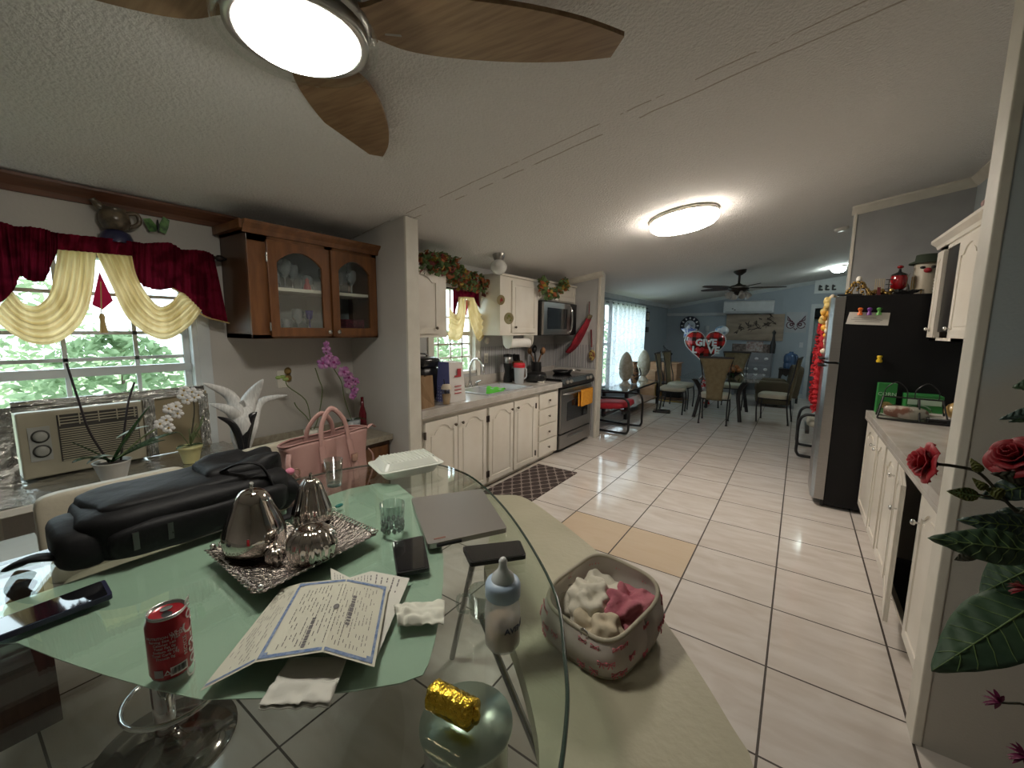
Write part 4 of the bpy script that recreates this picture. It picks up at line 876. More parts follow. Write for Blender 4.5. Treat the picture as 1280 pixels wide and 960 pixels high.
# ================================================================ HUTCH (glass-door wall cabinet and lower counter)
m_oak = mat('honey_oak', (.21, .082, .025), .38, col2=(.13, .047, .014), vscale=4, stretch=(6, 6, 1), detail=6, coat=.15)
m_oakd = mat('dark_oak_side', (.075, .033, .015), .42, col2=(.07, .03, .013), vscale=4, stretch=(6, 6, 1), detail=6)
HX = -2.62; HY0, HY1, HZ0, HZ1 = 1.12, 1.99, 1.43, 2.055
t = thing('display_cabinet', 'oak wall cabinet with two arched glass doors full of glassware', 'cabinet', (HX, HY0, HZ0)); W = HY1-HY0; H = HZ1-HZ0; D = HX-WX-.004
mb = MB().box(-D, 0, 0, .018, 0, H).box(-D, 0, W-.018, W, 0, H).box(-D, -D+.012, 0, W, 0, H).box(-D, 0, 0, W, 0, .03).box(-D, 0, 0, W, H-.03, H)
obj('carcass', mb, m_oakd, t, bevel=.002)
obj('inner_back', MB().box(-D+.012, -D+.016, .02, W-.02, .03, H-.03), mat('grey_cabinet_back', (.30, .34, .35), .5), t)
mb = MB().box(0, .018, 0, .115, 0, H).box(0, .018, W-.04, W, 0, H).box(0, .018, .465, .525, 0, H).box(0, .018, 0, W, H-.07, H).box(0, .018, 0, W, 0, .025)
obj('face_frame', mb, m_oak, t, bevel=.002)
obj('shelf', MB().box(-D+.02, -.005, .02, W-.02, .29, .31), m_white, t)
mb = MB()
cr = [(0, -.03), (.012, -.03), (.02, -.005), (.045, .02), (.05, .035), (0, .035)]
mb.prism([(p[0]+.018, p[1]) for p in cr], -W-.01, .02, M=Matrix(((1, 0, 0, 0), (0, 0, -1, 0), (0, 1, 0, H), (0, 0, 0, 1))))
mb.box(-D, .03, -.035, 0, H-.01, H+.035)
obj('crown', mb, m_oak, t)
for i, (y, w_) in enumerate(((.10, .385), (.50, .345))):
    M = FACEX(.018, y, .012); h = .56
    O_ = rect(0, w_, 0, h); I = arch_poly(.052, w_-.052, .055, h-.05, .075, kind='round')
    A, B = ringpair(O_, I); d = obj('door', MB().ring(A, B, 0, .02, M=M), m_oak, t, bevel=.003)
    obj('door_pane', MB().prism(I, .008, .010, M=M), m_clear, d)
    kx_ = w_-.026 if i == 0 else .026
    obj('knob', MB().lathe([(.004, 0), (.004, .012), (.013, .016), (.014, .026), (0, .03)], 14, M=M @ T(kx_, .03, .02)), m_knobc, d)
    if i == 0:
        for yy in (.06, .46): obj('hinge', MB().tube([M @ Vector((-.006, yy-.025, .02)), M @ Vector((-.006, yy+.025, .02))], .006, 8), m_knobc, d)
# glassware, each piece its own
m_glass = mat('crystal', (.85, .87, .88), .05, trans=.0, metal=.0, spec=1.0); 
m_glassw = sheer('glassware', (.62, .66, .70), .3, clear=.62)  # pale diffuse colour mixed in to stand for glints on the glass
def goblet(nm, loc_, s, kind, label, m=None):
    prof = {'goblet': [(.028, 0), (.005, .006), (.004, .06), (.018, .075), (.032, .10), (.034, .135), (.030, .16)], 'tumbler': [(.028, 0), (.030, .004), (.034, .10)], 'flute': [(.026, 0), (.004, .006), (.004, .07), (.018, .10), (.022, .18)], 'jar': [(.04, 0), (.042, .005), (.042, .09), (.03, .10), (.03, .11)]}[kind]
    return one(nm, label, 'glass', MB().lathe([(r*s, z*s) for r, z in prof], 16, caps=False), m or m_glassw, loc_, group='glassware in the oak display cabinet')
zs = HZ0+.31; zf = HZ0+.03; base_x = HX-.10
up = [(1.27, 1.15, 'goblet'), (1.335, .95, 'tumbler'), (1.385, 1.15, 'goblet'), (1.45, 1.0, 'goblet'), (1.53, .9, 'jar'), (1.665, 1.0, 'goblet'), (1.72, 1.1, 'flute'), (1.79, .95, 'goblet'), (1.86, 1.05, 'goblet')]
g0 = {}
words = ['left end', 'second from left', 'third from left', 'fourth from left', 'fifth from left', 'left end of right door', 'tall, behind right door', 'third behind right door', 'right end']
for i, (y, s, k) in enumerate(up):
    lab = 'clear %s on the upper shelf, %s' % (k, words[i])
    if (k, s) in g0: dup(g0[(k, s)], (base_x-.03*(i % 2), y, zs), label=lab)
    else: g0[(k, s)] = goblet('glass_'+k, (base_x-.03*(i % 2), y, zs), s, k, lab)
lo = [(1.28, .9, 'flute'), (1.33, 1.0, 'flute'), (1.40, .9, 'tumbler'), (1.45, 1.0, 'goblet'), (1.53, .9, 'goblet'), (1.70, 1.0, 'tumbler'), (1.74, .9, 'flute')]
words = ['left end', 'second from left', 'third from left', 'fourth from left', 'beside the centre stile', 'left behind right door', 'beside the red box']
for i, (y, s, k) in enumerate(lo):
    lab = 'clear %s on the cabinet floor, %s' % (k, words[i])
    dup(g0[(k, s)], (base_x-.02*(i % 3), y, zf), label=lab) if (k, s) in g0 else g0.setdefault((k, s), goblet('glass_'+k, (base_x-.02*(i % 3), y, zf), s, k, lab))
one('glass_goblet', 'cobalt blue goblet inside left glass door, lower level', 'glass', MB().lathe([(.026, 0), (.005, .006), (.004, .09), (.018, .10), (.026, .15)], 16, caps=False), mat('cobalt_glass', (.02, .03, .25), .08), (base_x+.03, 1.515, zf))
one('gift_box', 'patterned dark red box behind right glass door, lower level', 'box', MB().box(-.06, .06, -.075, .075, 0, .10), mat('red_brocade', (.16, .02, .045), .6, col2=(.05, .01, .02), vscale=70), (base_x, 1.84, zf), bevel=.003)
one('figurine', 'small rose pink figurine on upper shelf behind left glass door', 'figurine', MB().lathe([(.025, 0), (.02, .03), (.01, .05), (.014, .065), (0, .08)], 14), mat('rose_china', (.45, .12, .14), .4), (base_x+.05, 1.50, zs))
one('soap_dish', 'low white dish on cabinet floor behind left glass door', 'dish', MB().lathe([(0, 0), (.045, 0), (.055, .02), (.05, .02), (.04, .006), (0, .006)], 20), m_white, (base_x+.06, 1.42, zf))
one('spice_bottle', 'slim dark bottle behind the right glass door near its knob', 'bottle', MB().lathe([(.016, 0), (.016, .08), (.008, .095), (.008, .12), (0, .12)], 14), m_black, (base_x+.05, 1.66, zf))
# lower hutch
LX = -2.49; 
t = thing('lower_cabinet', 'brown oak floor cabinet in corner under the glass-door cabinet', 'cabinet', (LX, 1.10, 0))
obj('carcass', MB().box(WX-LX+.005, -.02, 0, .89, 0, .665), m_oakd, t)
for k in range(2):
    M = FACEX(-.02, .03+k*.43, .05); O_ = rect(0, .40, 0, .58); I = arch_poly(.05, .35, .05, .53, .05); A, B = ringpair(O_, I)
    d = obj('door', MB().box(0, .40, 0, .58, 0, .012, M=M).ring(A, B, .012, .02, M=M), m_oak, t)
    obj('knob', MB().lathe([(.004, 0), (.013, .016), (0, .026)], 12, M=M @ T(.36 if k == 0 else .04, .5, .02)), m_knobc, d)
one('worktop', 'speckled stone worktop of the corner cabinet, pink bag before it', 'countertop', MB().box(WX+.002, LX+.02, 1.07, 1.995, .668, .71).box(WX+.002, WX+.02, 1.07, 1.995, .71, .76), mat('beige_laminate', (.42, .38, .30), .35, col2=(.32, .28, .22), vscale=40), bevel=.003)
# purple orchid on worktop
O = (-2.66, 1.78, .71)
t = thing('potted_orchid', 'tall mauve orchid in a pale pot on the corner worktop', 'plant', O)
obj('pot', MB().lathe([(.042, 0), (.05, .05), (.06, .12), (.052, .12)], 22), mat('pale_blue_pot', (.48, .52, .55), .3), t)
obj('soil', MB().lathe([(.054, .10), (0, .108)], 16, caps=False), MATS['bark_soil'], t)
mb = MB(); leafblade(mb, (0, 0, .11), (.3, -1, 0), .10, .022, .6, up=.5); leafblade(mb, (0, 0, .11), (.4, .6, 0), .10, .02, .6, up=.6); obj('leaves', mb, m_leaf, t, solid=.002)
obj('flower_stem', MB().tube(smoothpath([(0, 0, .11), loc(431, 500, -2.66, O), loc(427, 478, -2.64, O), loc(418, 462, -2.62, O), loc(407, 440, -2.6, O)], 5), .0035, 6), m_stemg, t)
for px, py, r in ((404, 454, .042), (417, 453, .045), (408, 437, .03), (411, 445, .03), (430, 465, .042), (436, 472, .04), (436, 480, .036), (444, 477, .03), (443, 488, .03), (441, 495, .026), (408, 430, .022)):
    p = Vector(loc(px, py, -2.60, O)); orchid_flower(t, p, r, toward(p+Vector(O))+Vector((.3*math.sin(px*3), .3*math.cos(px*5), 0)), m_petalp, mat('magenta_lip', (.30, .03, .20), .5))
# bare twigs: small separate vase of stems
O = (-2.72, 1.50, .71)
t = thing('budding_branch', 'thin bare orchid stems with small green buds left of mauve orchid', 'plant', O)
obj('pot', MB().lathe([(.035, 0), (.042, .05), (.05, .09), (.044, .09)], 20), m_white, t)
mb = MB()
for pth in ([(388, 525), (382, 500), (360, 483), (357, 472)], [(386, 525), (372, 510), (368, 503)], [(397, 525), (403, 490), (399, 475), (394, 460)]):
    mb.tube(smoothpath([(0, 0, .06)]+[loc(px, py, -2.72, O) for px, py in pth], 4), .0035, 6)
obj('stems', mb, m_stemg, t)
mb = MB()
for px, py in ((353, 471), (357, 474), (348, 472)): mb.ell(loc(px, py, -2.72, O), (.012, .02, .012), 8, 6)
obj('buds', mb, mat('bud_green', (.30, .42, .12), .5), t)
p = PX(361, 463, WX); t = thing('outlet', 'white outlet plate with brass ornament on wall behind pink bag', 'outlet')
obj('cover', MB().box(-.035, .035, -.06, .06, 0, .006, M=FACEX(WX, 1.44, 1.14)), m_white, t, bevel=.002)
for dz in (.03, -.02): obj('brass_ornament', MB().lathe([(.02, 0), (.026, .01), (.016, .022), (0, .02)], 16, M=FACEX(WX+.006, 1.475, 1.165+dz)), mat('aged_brass', (.35, .24, .09), .3, .8), t)
one('bottle', 'slim dark red bottle on worktop at the partition corner', 'bottle', MB().lathe([(.028, 0), (.028, .14), (.012, .2), (.011, .27), (0, .27)], 18), mat('wine_red_glass', (.16, .01, .02), .2), (-2.70, 1.90, .71))

# ================================================================ BAR TABLE AND SEATING
TZ = .90
def TP(px, py, z=TZ): return PZ(px, py, z)
m_tglass = glassmat('table_glass', (.91, .955, .93))
m_frost = mat('sea_green_frosted_glass', (.47, .57, .48), .10, col2=(.45, .55, .46), vscale=1.5, coat=.6, spec=.6)
t = thing('bar_table', 'bar-height clear glass table with sea-green frosted centre on chrome column', 'table', (-.9, .6, 0))
gl = smoothpath([(-1.60, -.2), (-1.62, .3), (-1.615, .80), (-1.53, 1.10), (-1.35, 1.27), (-1.17, 1.283), (-.99, 1.22), (-.72, 1.05), (-.437, .81), (-.31, .63), (-.25, .52), (-.205, .38), (-.19, .20), (-.28, -.02), (-.55, -.22), (-.95, -.36), (-1.35, -.38)], 6, closed=True)
o = obj('glass_top', MB().prism([(p.x+.9, p.y-.6) for p in gl], TZ-.013, TZ-.001), m_tglass, t)
obj('glass_edge', MB().tube([(p.x+.9, p.y-.6, TZ-.007) for p in gl], .0038, 6, closed=True), mat('dark_glass_edge', (.035, .06, .048), .2), t)
gr = [TP(0, 750), TP(39, 738), TP(106, 714), TP(240, 668), TP(358, 635)]
P = [(-1.395, -.02), (-1.392, .10), (-1.396, .25), (-1.385, .65), (-1.375, .90)] + [TP(*q)[:2] for q in ((472, 600), (497, 601), (517, 617), (537, 633), (549, 660), (554, 690), (554, 720), (550, 760), (543, 795), (535, 822), (528, 835), (500, 845), (440, 855), (350, 863), (250, 865), (190, 852), (130, 835), (70, 815), (20, 795))] + [(-1.30, -.03)]
obj('frosted_inlay', MB().prism([(p[0]+.9, p[1]-.6) for p in P], TZ-.0155, TZ-.0135), m_frost, t)
pc = TP(583, 900, .872)
obj('column', MB().lathe([(.12, .0), (.12, .012), (.085, .03), (.068, .05), (.068, .862)], 36, c=(pc.x+.9, pc.y-.6, 0)), mat('column_chrome', (.42, .42, .42), .18, 1.0), t)
obj('column_cap', MB().lathe([(.0, .862), (.073, .862), (.075, .866), (.075, .872), (0, .873)], 40, c=(pc.x+.9, pc.y-.6, 0)), mat('brushed_cap', (.58, .66, .60), .32, 1.0, vscale=3), t)
# curved bench in beige vinyl
m_vinyl = mat('beige_quilted_vinyl', (.47, .44, .32), .55, col2=(.42, .39, .28), vscale=3, bump=.25, bscale=45)
BZ = .62
outer = [PZ(*q, BZ) for q in ((622, 619), (645, 619), (665, 627), (700, 652), (745, 688), (790, 730), (830, 775), (880, 850), (915, 908), (936, 940))]
inner = [PZ(*q, BZ) for q in ((603, 617), (613, 660), (605, 707), (625, 760), (650, 830), (668, 900), (674, 960))] + [Vector((-.30, .50, BZ)), Vector((-.16, .28, BZ))]
end = [Vector((.005, .86, BZ)), Vector((.03, .70, BZ)), Vector((.02, .45, BZ)), Vector((-.06, .27, BZ))]
poly = smoothpath(outer, 3)+end+list(reversed(smoothpath(inner, 3)))
t = thing('bench', 'curved beige vinyl bench seat alongside the glass table', 'bench', (-.5, 1.0, 0))
obj('seat', MB().prism([(p.x+.5, p.y-1.0) for p in poly], BZ-.06, BZ), m_vinyl, t, bevel=.008)
def rel(p, o): return tuple(Vector(p)-Vector(o))
bo = (-.5, 1.0, 0); m_dchrome = mat('dull_chrome', (.38, .38, .38), .2, 1.0)
a1 = PZ(565, 822, 0.01); a2 = PZ(592, 700, BZ-.06)
obj('leg', MB().tube([rel(a1, bo), rel(a2, bo)], .013, 10), m_dchrome, t)
b1 = PZ(601, 770, .34); b2 = PZ(690, 985, .01)
obj('leg', MB().tube([rel(b1, bo), rel(b2, bo)], .013, 10), m_dchrome, t)
obj('leg', MB().tube([(.35, .1, 0), (.33, .05, BZ-.06)], .014, 10), m_dchrome, t)
obj('leg', MB().tube([(-.62, .58, 0), (-.60, .52, BZ-.06)], .014, 10), m_dchrome, t)
obj('leg', MB().tube([(.42, -.5, 0), (.40, -.5, BZ-.06)], .014, 10), m_dchrome, t)
obj('cross_bar', MB().tube([rel(b1, bo), rel(PZ(636, 764, .34), bo)], .011, 8), m_dchrome, t)
# bar stools
m_cream = mat('cream_leatherette', (.50, .46, .36), .45, col2=(.46, .42, .33), vscale=6, bump=.1, bscale=60)
def stool(label, x, y, rot=0, sh=.64):
    t = thing('bar_stool', label, 'stool', (x, y, 0), rot, 'cream bar stools with chrome pedestals')
    obj('pedestal_base', MB().lathe([(.21, 0), (.21, .008), (.12, .022), (.045, .05), (.035, .07)], 36), mat('dark_chrome', (.22, .21, .20), .1, 1.0), t)
    obj('column', MB().lathe([(.032, .05), (.032, .30), (.024, .30), (.024, sh-.05)], 20), m_chrome, t)
    obj('foot_ring', MB().tube([(.16+.135*math.cos(2*PI*i/28), .135*math.sin(2*PI*i/28), .31) for i in range(28)], .008, 8, closed=True).tube([(.0, 0, .31), (.03, 0, .31)], .012, 8), m_chrome, t)
    obj('seat', MB().rbox((0, 0, sh), (.19, .19, .045), .35, 28, 12), m_cream, t)
    obj('backrest', MB().rbox((-.185, 0, sh+.165), (.03, .21, .155), .22, 28, 14, M=RY(-.08)), m_cream, t)
    return t
s1 = stool('cream bar stool with chrome pedestal nearest the air conditioner, backpack before it', -1.75, .375)
s2 = dup(s1, (-1.80, 1.00, 0), .1, label='cream bar stool by the corner cabinet with pink bag on seat')

# ================================================================ THINGS ON THE TABLE
# backpack
m_nylon = mat('black_nylon', (.009, .009, .010), .6, bump=.5, bscale=14, spec=.25, col2=(.006, .006, .007))
t = thing('backpack', 'large black nylon backpack lying flat at far side of table', 'backpack', (-1.50, .44, TZ), math.radians(88))
obj('body', MB().rbox((0, 0, .066), (.255, .145, .066), .38, 40, 18, jit=.02, seed=2), m_nylon, t)
obj('top_panel', MB().rbox((-.02, .01, .118), (.215, .12, .028), .4, 36, 12, jit=.03, seed=5), m_nylon, t)
obj('front_pocket', MB().rbox((.0, -.12, .05), (.215, .045, .045), .4, 30, 12, jit=.02, seed=7), m_nylon, t)
obj('side_flap', MB().rbox((-.25, -.02, .055), (.05, .11, .05), .5, 24, 10, jit=.02, seed=3), m_nylon, t)
obj('raised_flap', MB().rbox((.14, .02, .140), (.105, .10, .032), .5, 30, 14, jit=.06, seed=11, jf=14), m_nylon, t)
obj('side_pouch', MB().rbox((.235, -.03, .055), (.035, .09, .05), .5, 24, 12, jit=.05, seed=4, jf=16), m_nylon, t)
zp = [(-.20, -.128, .098), (-.1, -.136, .10), (.1, -.136, .10), (.20, -.128, .098)]
obj('zipper', MB().tube(smoothpath(zp, 6), .0035, 6), mat('zip_tape', (.035, .035, .037), .4), t)
obj('zipper', MB().tube(smoothpath([(-.21, -.088, .112), (-.1, -.108, .122), (.05, -.108, .122), (.14, -.095, .115)], 6), .003, 6), MATS['zip_tape'], t)
obj('carry_handle', MB().tube(smoothpath([(.06, -.05, .150), (.10, -.1, .178), (.15, -.125, .165), (.18, -.135, .09)], 6), .010, 8, flat=.4), m_nylon, t)
obj('shoulder_strap', MB().tube(smoothpath([(-.28, -.08, .04), (-.33, -.06, .05), (-.36, -.02, .03), (-.34, .03, .012)], 6), .020, 8, flat=.35), m_nylon, t)
obj('shoulder_strap', MB().tube(smoothpath([(.05, -.15, .01), (.12, -.21, .010), (.19, -.215, .010), (.22, -.17, .010)], 6), .018, 8, flat=.35), m_nylon, t)
for x in (-.17, -.10): obj('zip_pull', MB().box(x, x+.012, -.167, -.160, .035, .08), mat('gunmetal', (.12, .12, .12), .35, .9), t)
# flat quads helper
def quadslab(px, z0, z1, grow=0):
    P = [TP(x, y, z1) for x, y in px]; c = sum(P, Vector())/len(P); P = [c+(p-c)*(1+grow) for p in P]
    return P, c
def roundpoly(P, r, n=4):
    out = []
    for i in range(len(P)):
        a, b, c = P[i-1], P[i], P[(i+1) % len(P)]; u = (a-b).normalized()*r; v = (c-b).normalized()*r
        for k in range(n+1):
            s = k/n; out.append((b+u*(1-s)**2+v*s**2))
    return out
def device(nm, label, cat, px, h, m_body, m_top, r=.012, inset=.93, z0=TZ, screen='screen'):
    P, c = quadslab(px, z0, z0+h); P = [Vector((p.x, p.y, 0)) for p in P]; t = thing(nm, label, cat, (c.x, c.y, z0))
    Q = [p-Vector((c.x, c.y, 0)) for p in roundpoly(P, r)]
    obj('body', MB().prism([(p.x, p.y) for p in Q], 0, h), m_body, t, bevel=.0015)
    obj(screen, MB().prism([(p.x*inset, p.y*inset) for p in Q], h, h+.0008), m_top, t)
    return t, c, [p-Vector((c.x, c.y, 0)) for p in P]
m_screen = mat('phone_screen', (.008, .008, .010), .05, coat=.8)
device('phone', 'long dark phone lying at the left edge of table', 'phone', [(-60, 795), (0, 773), (128, 725), (140, 740), (138, 748), (10, 793), (-50, 818)][0:1]+[(131, 724), (141, 742), (-45, 812)], .011, mat('navy_case', (.02, .022, .05), .35), m_screen, .008)
t, c, Q = device('phone', 'black phone lying face up beside the laptop corner', 'phone', [(490, 677), (529, 669), (537, 710), (496, 717)], .010, m_black, m_screen, .008)
t, c, Q = device('phone', 'black phone on the clear glass rim behind baby bottle', 'phone', [(578, 683), (650, 675), (658, 694), (588, 704)], .011, m_black, m_screen, .009)
m_lap = mat('laptop_silver', (.42, .395, .37), .35, .75, vscale=2)
t, c, Q = device('laptop', 'closed silver grey laptop across edge of frosted glass', 'laptop', [(514, 623), (602, 611), (634, 660), (535, 681)], .014, m_lap, m_lap, .010, 1.0, screen='lid')
e1 = (Q[3]); e2 = (Q[2])
obj('hinge', MB().tube([e1*.9+e2*.1+Vector((0, 0, .006)), e1*.6+e2*.4+Vector((0, 0, .006))], .005, 8), m_black, t)
obj('logo_strip', MB().prism([(p.x, p.y) for p in (e1*.86+e2*.06+Q[0]*.03, e1*.72+e2*.2+Q[0]*.03, e1*.70+e2*.2+Q[0]*.05, e1*.84+e2*.06+Q[0]*.05)], .0148, .0155), mat('red_brown_mark', (.25, .10, .07), .5), t)
# takeout container
t = thing('takeout_box', 'white ribbed plastic takeout container at far tip of table', 'box', (-1.325, 1.135, TZ), math.radians(70))
def rr(hx, hy, r=.03, n=4): return roundpoly([Vector((-hx, -hy, 0)), Vector((hx, -hy, 0)), Vector((hx, hy, 0)), Vector((-hx, hy, 0))], r, n)
def frus(mb, A, za, B, zb):
    n = len(A); v = [(p.x, p.y, za) for p in A]+[(p.x, p.y, zb) for p in B]
    return mb.add(v, [tuple(reversed(range(n))), tuple(range(n, 2*n))]+[(i, (i+1) % n, n+(i+1) % n, n+i) for i in range(n)])
m_pp = mat('takeout_plastic', (.66, .68, .62), .35, col2=(.60, .63, .57), vscale=8)
obj('tray', frus(MB(), rr(.105, .068), 0, rr(.125, .083), .035), m_pp, t, bevel=.003)
obj('rim', frus(MB(), rr(.138, .095), .035, rr(.138, .095), .040), m_pp, t, bevel=.002)
mb = frus(MB(), rr(.125, .083), .040, rr(.105, .063), .066)
for k in range(13): mb.box(-.096+k*.016, -.090+k*.016, -.060, .060, .064, .0695)
obj('lid', mb, m_pp, t, bevel=.002)
# ornate tray with chrome fruit
m_fruit = mat('dark_mirror_chrome', (.62, .57, .53), .05, 1.0)
m_trayc = mat('ornate_silver', (.34, .31, .28), .16, 1.0, bump=.8, bscale=110)
tc_ = [TP(262, 687, .925), TP(324, 742, .925), TP(469, 668, .925), TP(412, 642, .925)]; c = sum(tc_, Vector())/4
t = thing('tray', 'square ornate silver tray with lace edge holding the chrome fruit', 'tray', (c.x, c.y, TZ))
L4 = [p-Vector((c.x, c.y, TZ)) for p in tc_]
def trayf(u, v):
    p = (L4[0]*(1-u)+L4[1]*u)*(1-v)+(L4[3]*(1-u)+L4[2]*u)*v; e = max(abs(2*u-1), abs(2*v-1)); z = .004+.022*max(0, (e-.5)/.5)**1.6
    return Vector((p.x, p.y, z+.0015*math.sin(u*60)*math.sin(v*60)))
obj('dish', MB().grid(trayf, 44, 44), m_trayc, t, solid=.003)
mb = MB()
for k in range(4):
    a, b = L4[k], L4[(k+1) % 4]; n = 17; out = ((a+b)/2); out.z = 0; out.normalize()
    for i in range(n):
        q = a.lerp(b, (i+.5)/n); q = Vector((q.x, q.y, .027)); d = (b-a).normalized()
        mb.tube([q+d*.0052*math.cos(2*PI*j/8)+out*.009*math.sin(2*PI*j/8)+out*.004+Vector((0, 0, .004*math.sin(2*PI*j/8))) for j in range(8)], .0018, 5, closed=True)
obj('lace_edge', mb, m_trayc, t)
for i, p in enumerate(L4): obj('corner_knob', MB().ell((p.x*.96, p.y*.96, .034), .007, 10, 6), m_chrome, t)
def fruit(nm, label, px, py, r, prof, rib=0, ribn=8, stem=.03):
    b = TP(px, py, TZ+.012); t = thing(nm, label, 'ornament', (b.x, b.y, TZ+.009), 0, None)
    P = [(r*a, r*z) for a, z in prof]; P = [(p[0], p[2]) for p in smoothpath([(a, 0, z) for a, z in P], 4)]
    P = [(max(0, a), z) for a, z in P]
    obj('fruit_body', MB().lathe(P, 64, rib=rib, ribn=ribn, caps=False), m_fruit, t)
    zt_ = P[-1][1]; obj('fruit_stem', MB().tube(smoothpath([(0, 0, zt_-.006), (0, 0, zt_+stem*.6), (.004, 0, zt_+stem)], 3), .005 if not rib else .004, 8), m_chrome if not rib else m_fruit, t)
    return t
fruit('chrome_pear', 'large smooth chrome pear ornament at left of the tray', 320, 690, .074, [(0, 0), (.5, .02), (.92, .30), (1.0, .72), (.88, 1.20), (.68, 1.68), (.54, 2.05), (.36, 2.30), (.10, 2.38), (.0, 2.34)], stem=.02)
fruit('chrome_gourd', 'tall ribbed chrome gourd ornament behind the pumpkin', 391, 654, .056, [(0, 0), (.6, .03), (.98, .4), (1.0, .8), (.78, 1.5), (.60, 2.1), (.36, 2.5), (.12, 2.6), (0, 2.58)], rib=.10, ribn=14, stem=.016)
fruit('chrome_pumpkin', 'round ribbed chrome pumpkin ornament at front of tray', 391, 700, .060, [(0, .06), (.5, .0), (.9, .30), (1.02, .75), (.92, 1.2), (.60, 1.48), (.25, 1.5), (0, 1.38)], rib=.13, ribn=16, stem=.014)
q = TP(340, 700, .94)
fruit('chrome_berry_cluster', 'small knobbly chrome fruit lying between pear and pumpkin', 345, 702, .026, [(0, 0), (.7, .2), (1, .8), (.7, 1.4), (0, 1.6)], rib=.2, ribn=10, stem=.01)
# drinking glasses
m_thick = glassmat('thick_glass', (.84, .88, .87), 1.0, .02)
b = TP(418, 607); t = thing('tumbler', 'tall clear square-shouldered drinking glass before the pink bag', 'glass', (b.x, b.y, TZ))
obj('cup_wall', MB().lathe([(.026, 0), (.027, .002), (.034, .105), (.032, .105), (.025, .012), (0, .012)], 28, caps=False), m_thick, t)
obj('cup_base', MB().lathe([(.0, 0.001), (.0255, .001), (.025, .010), (0, .010)], 28), mat('glass_base', (.45, .50, .47), .05, trans=.7), t)
b = TP(491, 664); t = thing('tumbler', 'short cut-crystal tumbler between gourd and laptop', 'glass', (b.x, b.y, TZ))
obj('cup_wall', MB().lathe([(.031, 0), (.032, .002), (.037, .088), (.035, .088), (.026, .01), (0, .01)], 32, rib=.06, ribn=16, caps=False), m_thick, t)
mb = MB()
for k in range(12):
    a = 2*PI*k/12
    for z in (.012, .028): mb.ell((.029*math.cos(a+(z > .02)*.26), .029*math.sin(a+(z > .02)*.26), z), (.0065, .0065, .009), 6, 4)
obj('cut_facets', mb, MATS['glass_base'], t)
b = TP(603, 770); t = thing('glass_mug', 'clear glass mug with handle half hidden behind the baby bottle', 'glass', (b.x, b.y, TZ))
obj('cup_wall', MB().lathe([(.026, 0), (.027, .002), (.030, .06), (.028, .06), (.024, .01), (0, .01)], 24, caps=False), m_thick, t)
obj('handle', MB().tube(smoothpath([(-.02, -.022, .052), (-.035, -.035, .05), (-.035, -.035, .02), (-.02, -.02, .012)], 4), .004, 8), m_thick, t)
b = TP(361, 603); t = thing('candy_cup', 'little clear cup of pink and yellow sweets behind the gourd', 'cup', (b.x, b.y, TZ))
obj('cup_wall', MB().lathe([(.02, 0), (.026, .04)], 20, caps=False), m_thick, t)
obj('pink_sweets', MB().ell((0, .006, .042), (.016, .018, .014), 12, 8), mat('sweet_pink', (.65, .20, .30), .5), t)
obj('yellow_sweets', MB().ell((.006, -.002, .016), (.017, .017, .012), 12, 8), mat('sweet_yellow', (.60, .42, .08), .4), t)
# soda can with wrapped print
def wrap(mb, R, ang, z0, rotate=False):
    for i, p in enumerate(mb.v):
        x, y = (p.x, p.y) if not rotate else (-p.y, p.x)
        a = ang+x/R; mb.v[i] = Vector((R*math.cos(a), R*math.sin(a), z0+y)) * 1.0
        rr_ = R+p.z; mb.v[i] = Vector((rr_*math.cos(a), rr_*math.sin(a), z0+y))
    return mb
b = TP(216, 838); t = thing('soda_can', 'open red soda can with white print standing on the table', 'can', (b.x, b.y, TZ)); S = .031
obj('can_body', MB().lathe([(.024, .0), (.027, .003), (S, .012), (S, .098), (.0265, .112)], 40, caps=True), mat('can_red', (.36, .008, .018), .28, metal=.35, coat=.3), t)
obj('can_top', MB().lathe([(.0265, .111), (.0275, .116), (.0265, .118), (.0255, .1165), (.024, .1115), (0, .1115)], 40, caps=False), mat('aluminium', (.62, .62, .62), .25, 1.0), t)
obj('bottom_rim', MB().lathe([(.0235, -.0005), (.0275, .003), (.0285, .005)], 40, caps=False), MATS['aluminium'], t)
ca = math.atan2(-b.y, -b.x)
obj('can_opening', MB().prism([(p[0]*.0095+.008*math.cos(ca), p[1]*.0075+.008*math.sin(ca)) for p in circ(1, 18)], .1118, .1122), m_black, t)
obj('pull_tab', MB().prism([(p[0]*.007-.008*math.cos(ca), p[1]*.009-.008*math.sin(ca)) for p in circ(1, 18)], .113, .1142), MATS['aluminium'], t)
m_wp = mat('can_white_print', (.62, .55, .53), .4); a0 = ca
obj('logo_lettering', wrap(MB().text('Coca-Cola', .034, .0003), S+.0006, a0+1.02, .062, True), m_wp, t)
obj('fine_print', wrap(MB().text('NUTRITION FACTS\nServing Size 1 can\nCalories 140\nTotal Fat 0g\nSodium 45mg\nTotal Carb 39g\nProtein 0g', .0062, .0002), S+.0006, a0-.25, .066), m_wp, t)
obj('fine_print', wrap(MB().text('RECYCLE', .0085, .0002), S+.0006, a0+.68, .055, True), m_wp, t)
obj('fine_print', wrap(MB().text('12 FL OZ\n355 mL', .006, .0002), S+.0006, a0+.35, .085), m_wp, t)
mb = MB(); random.seed(3)
for k in range(16): mb.box(-.010+k*.00128, -.010+k*.00128+random.choice((.0004, .0008)), -.005, .006, 0, .0003)
obj('barcode', wrap(mb, S+.0011, a0+.30, .020), m_black, t)
obj('barcode_panel', wrap(MB().grid(lambda u, v: Vector((-.0125+.025*u, -.008+.016*v, 0)), 8, 1), S+.0008, a0+.30, .020), m_wp, t)
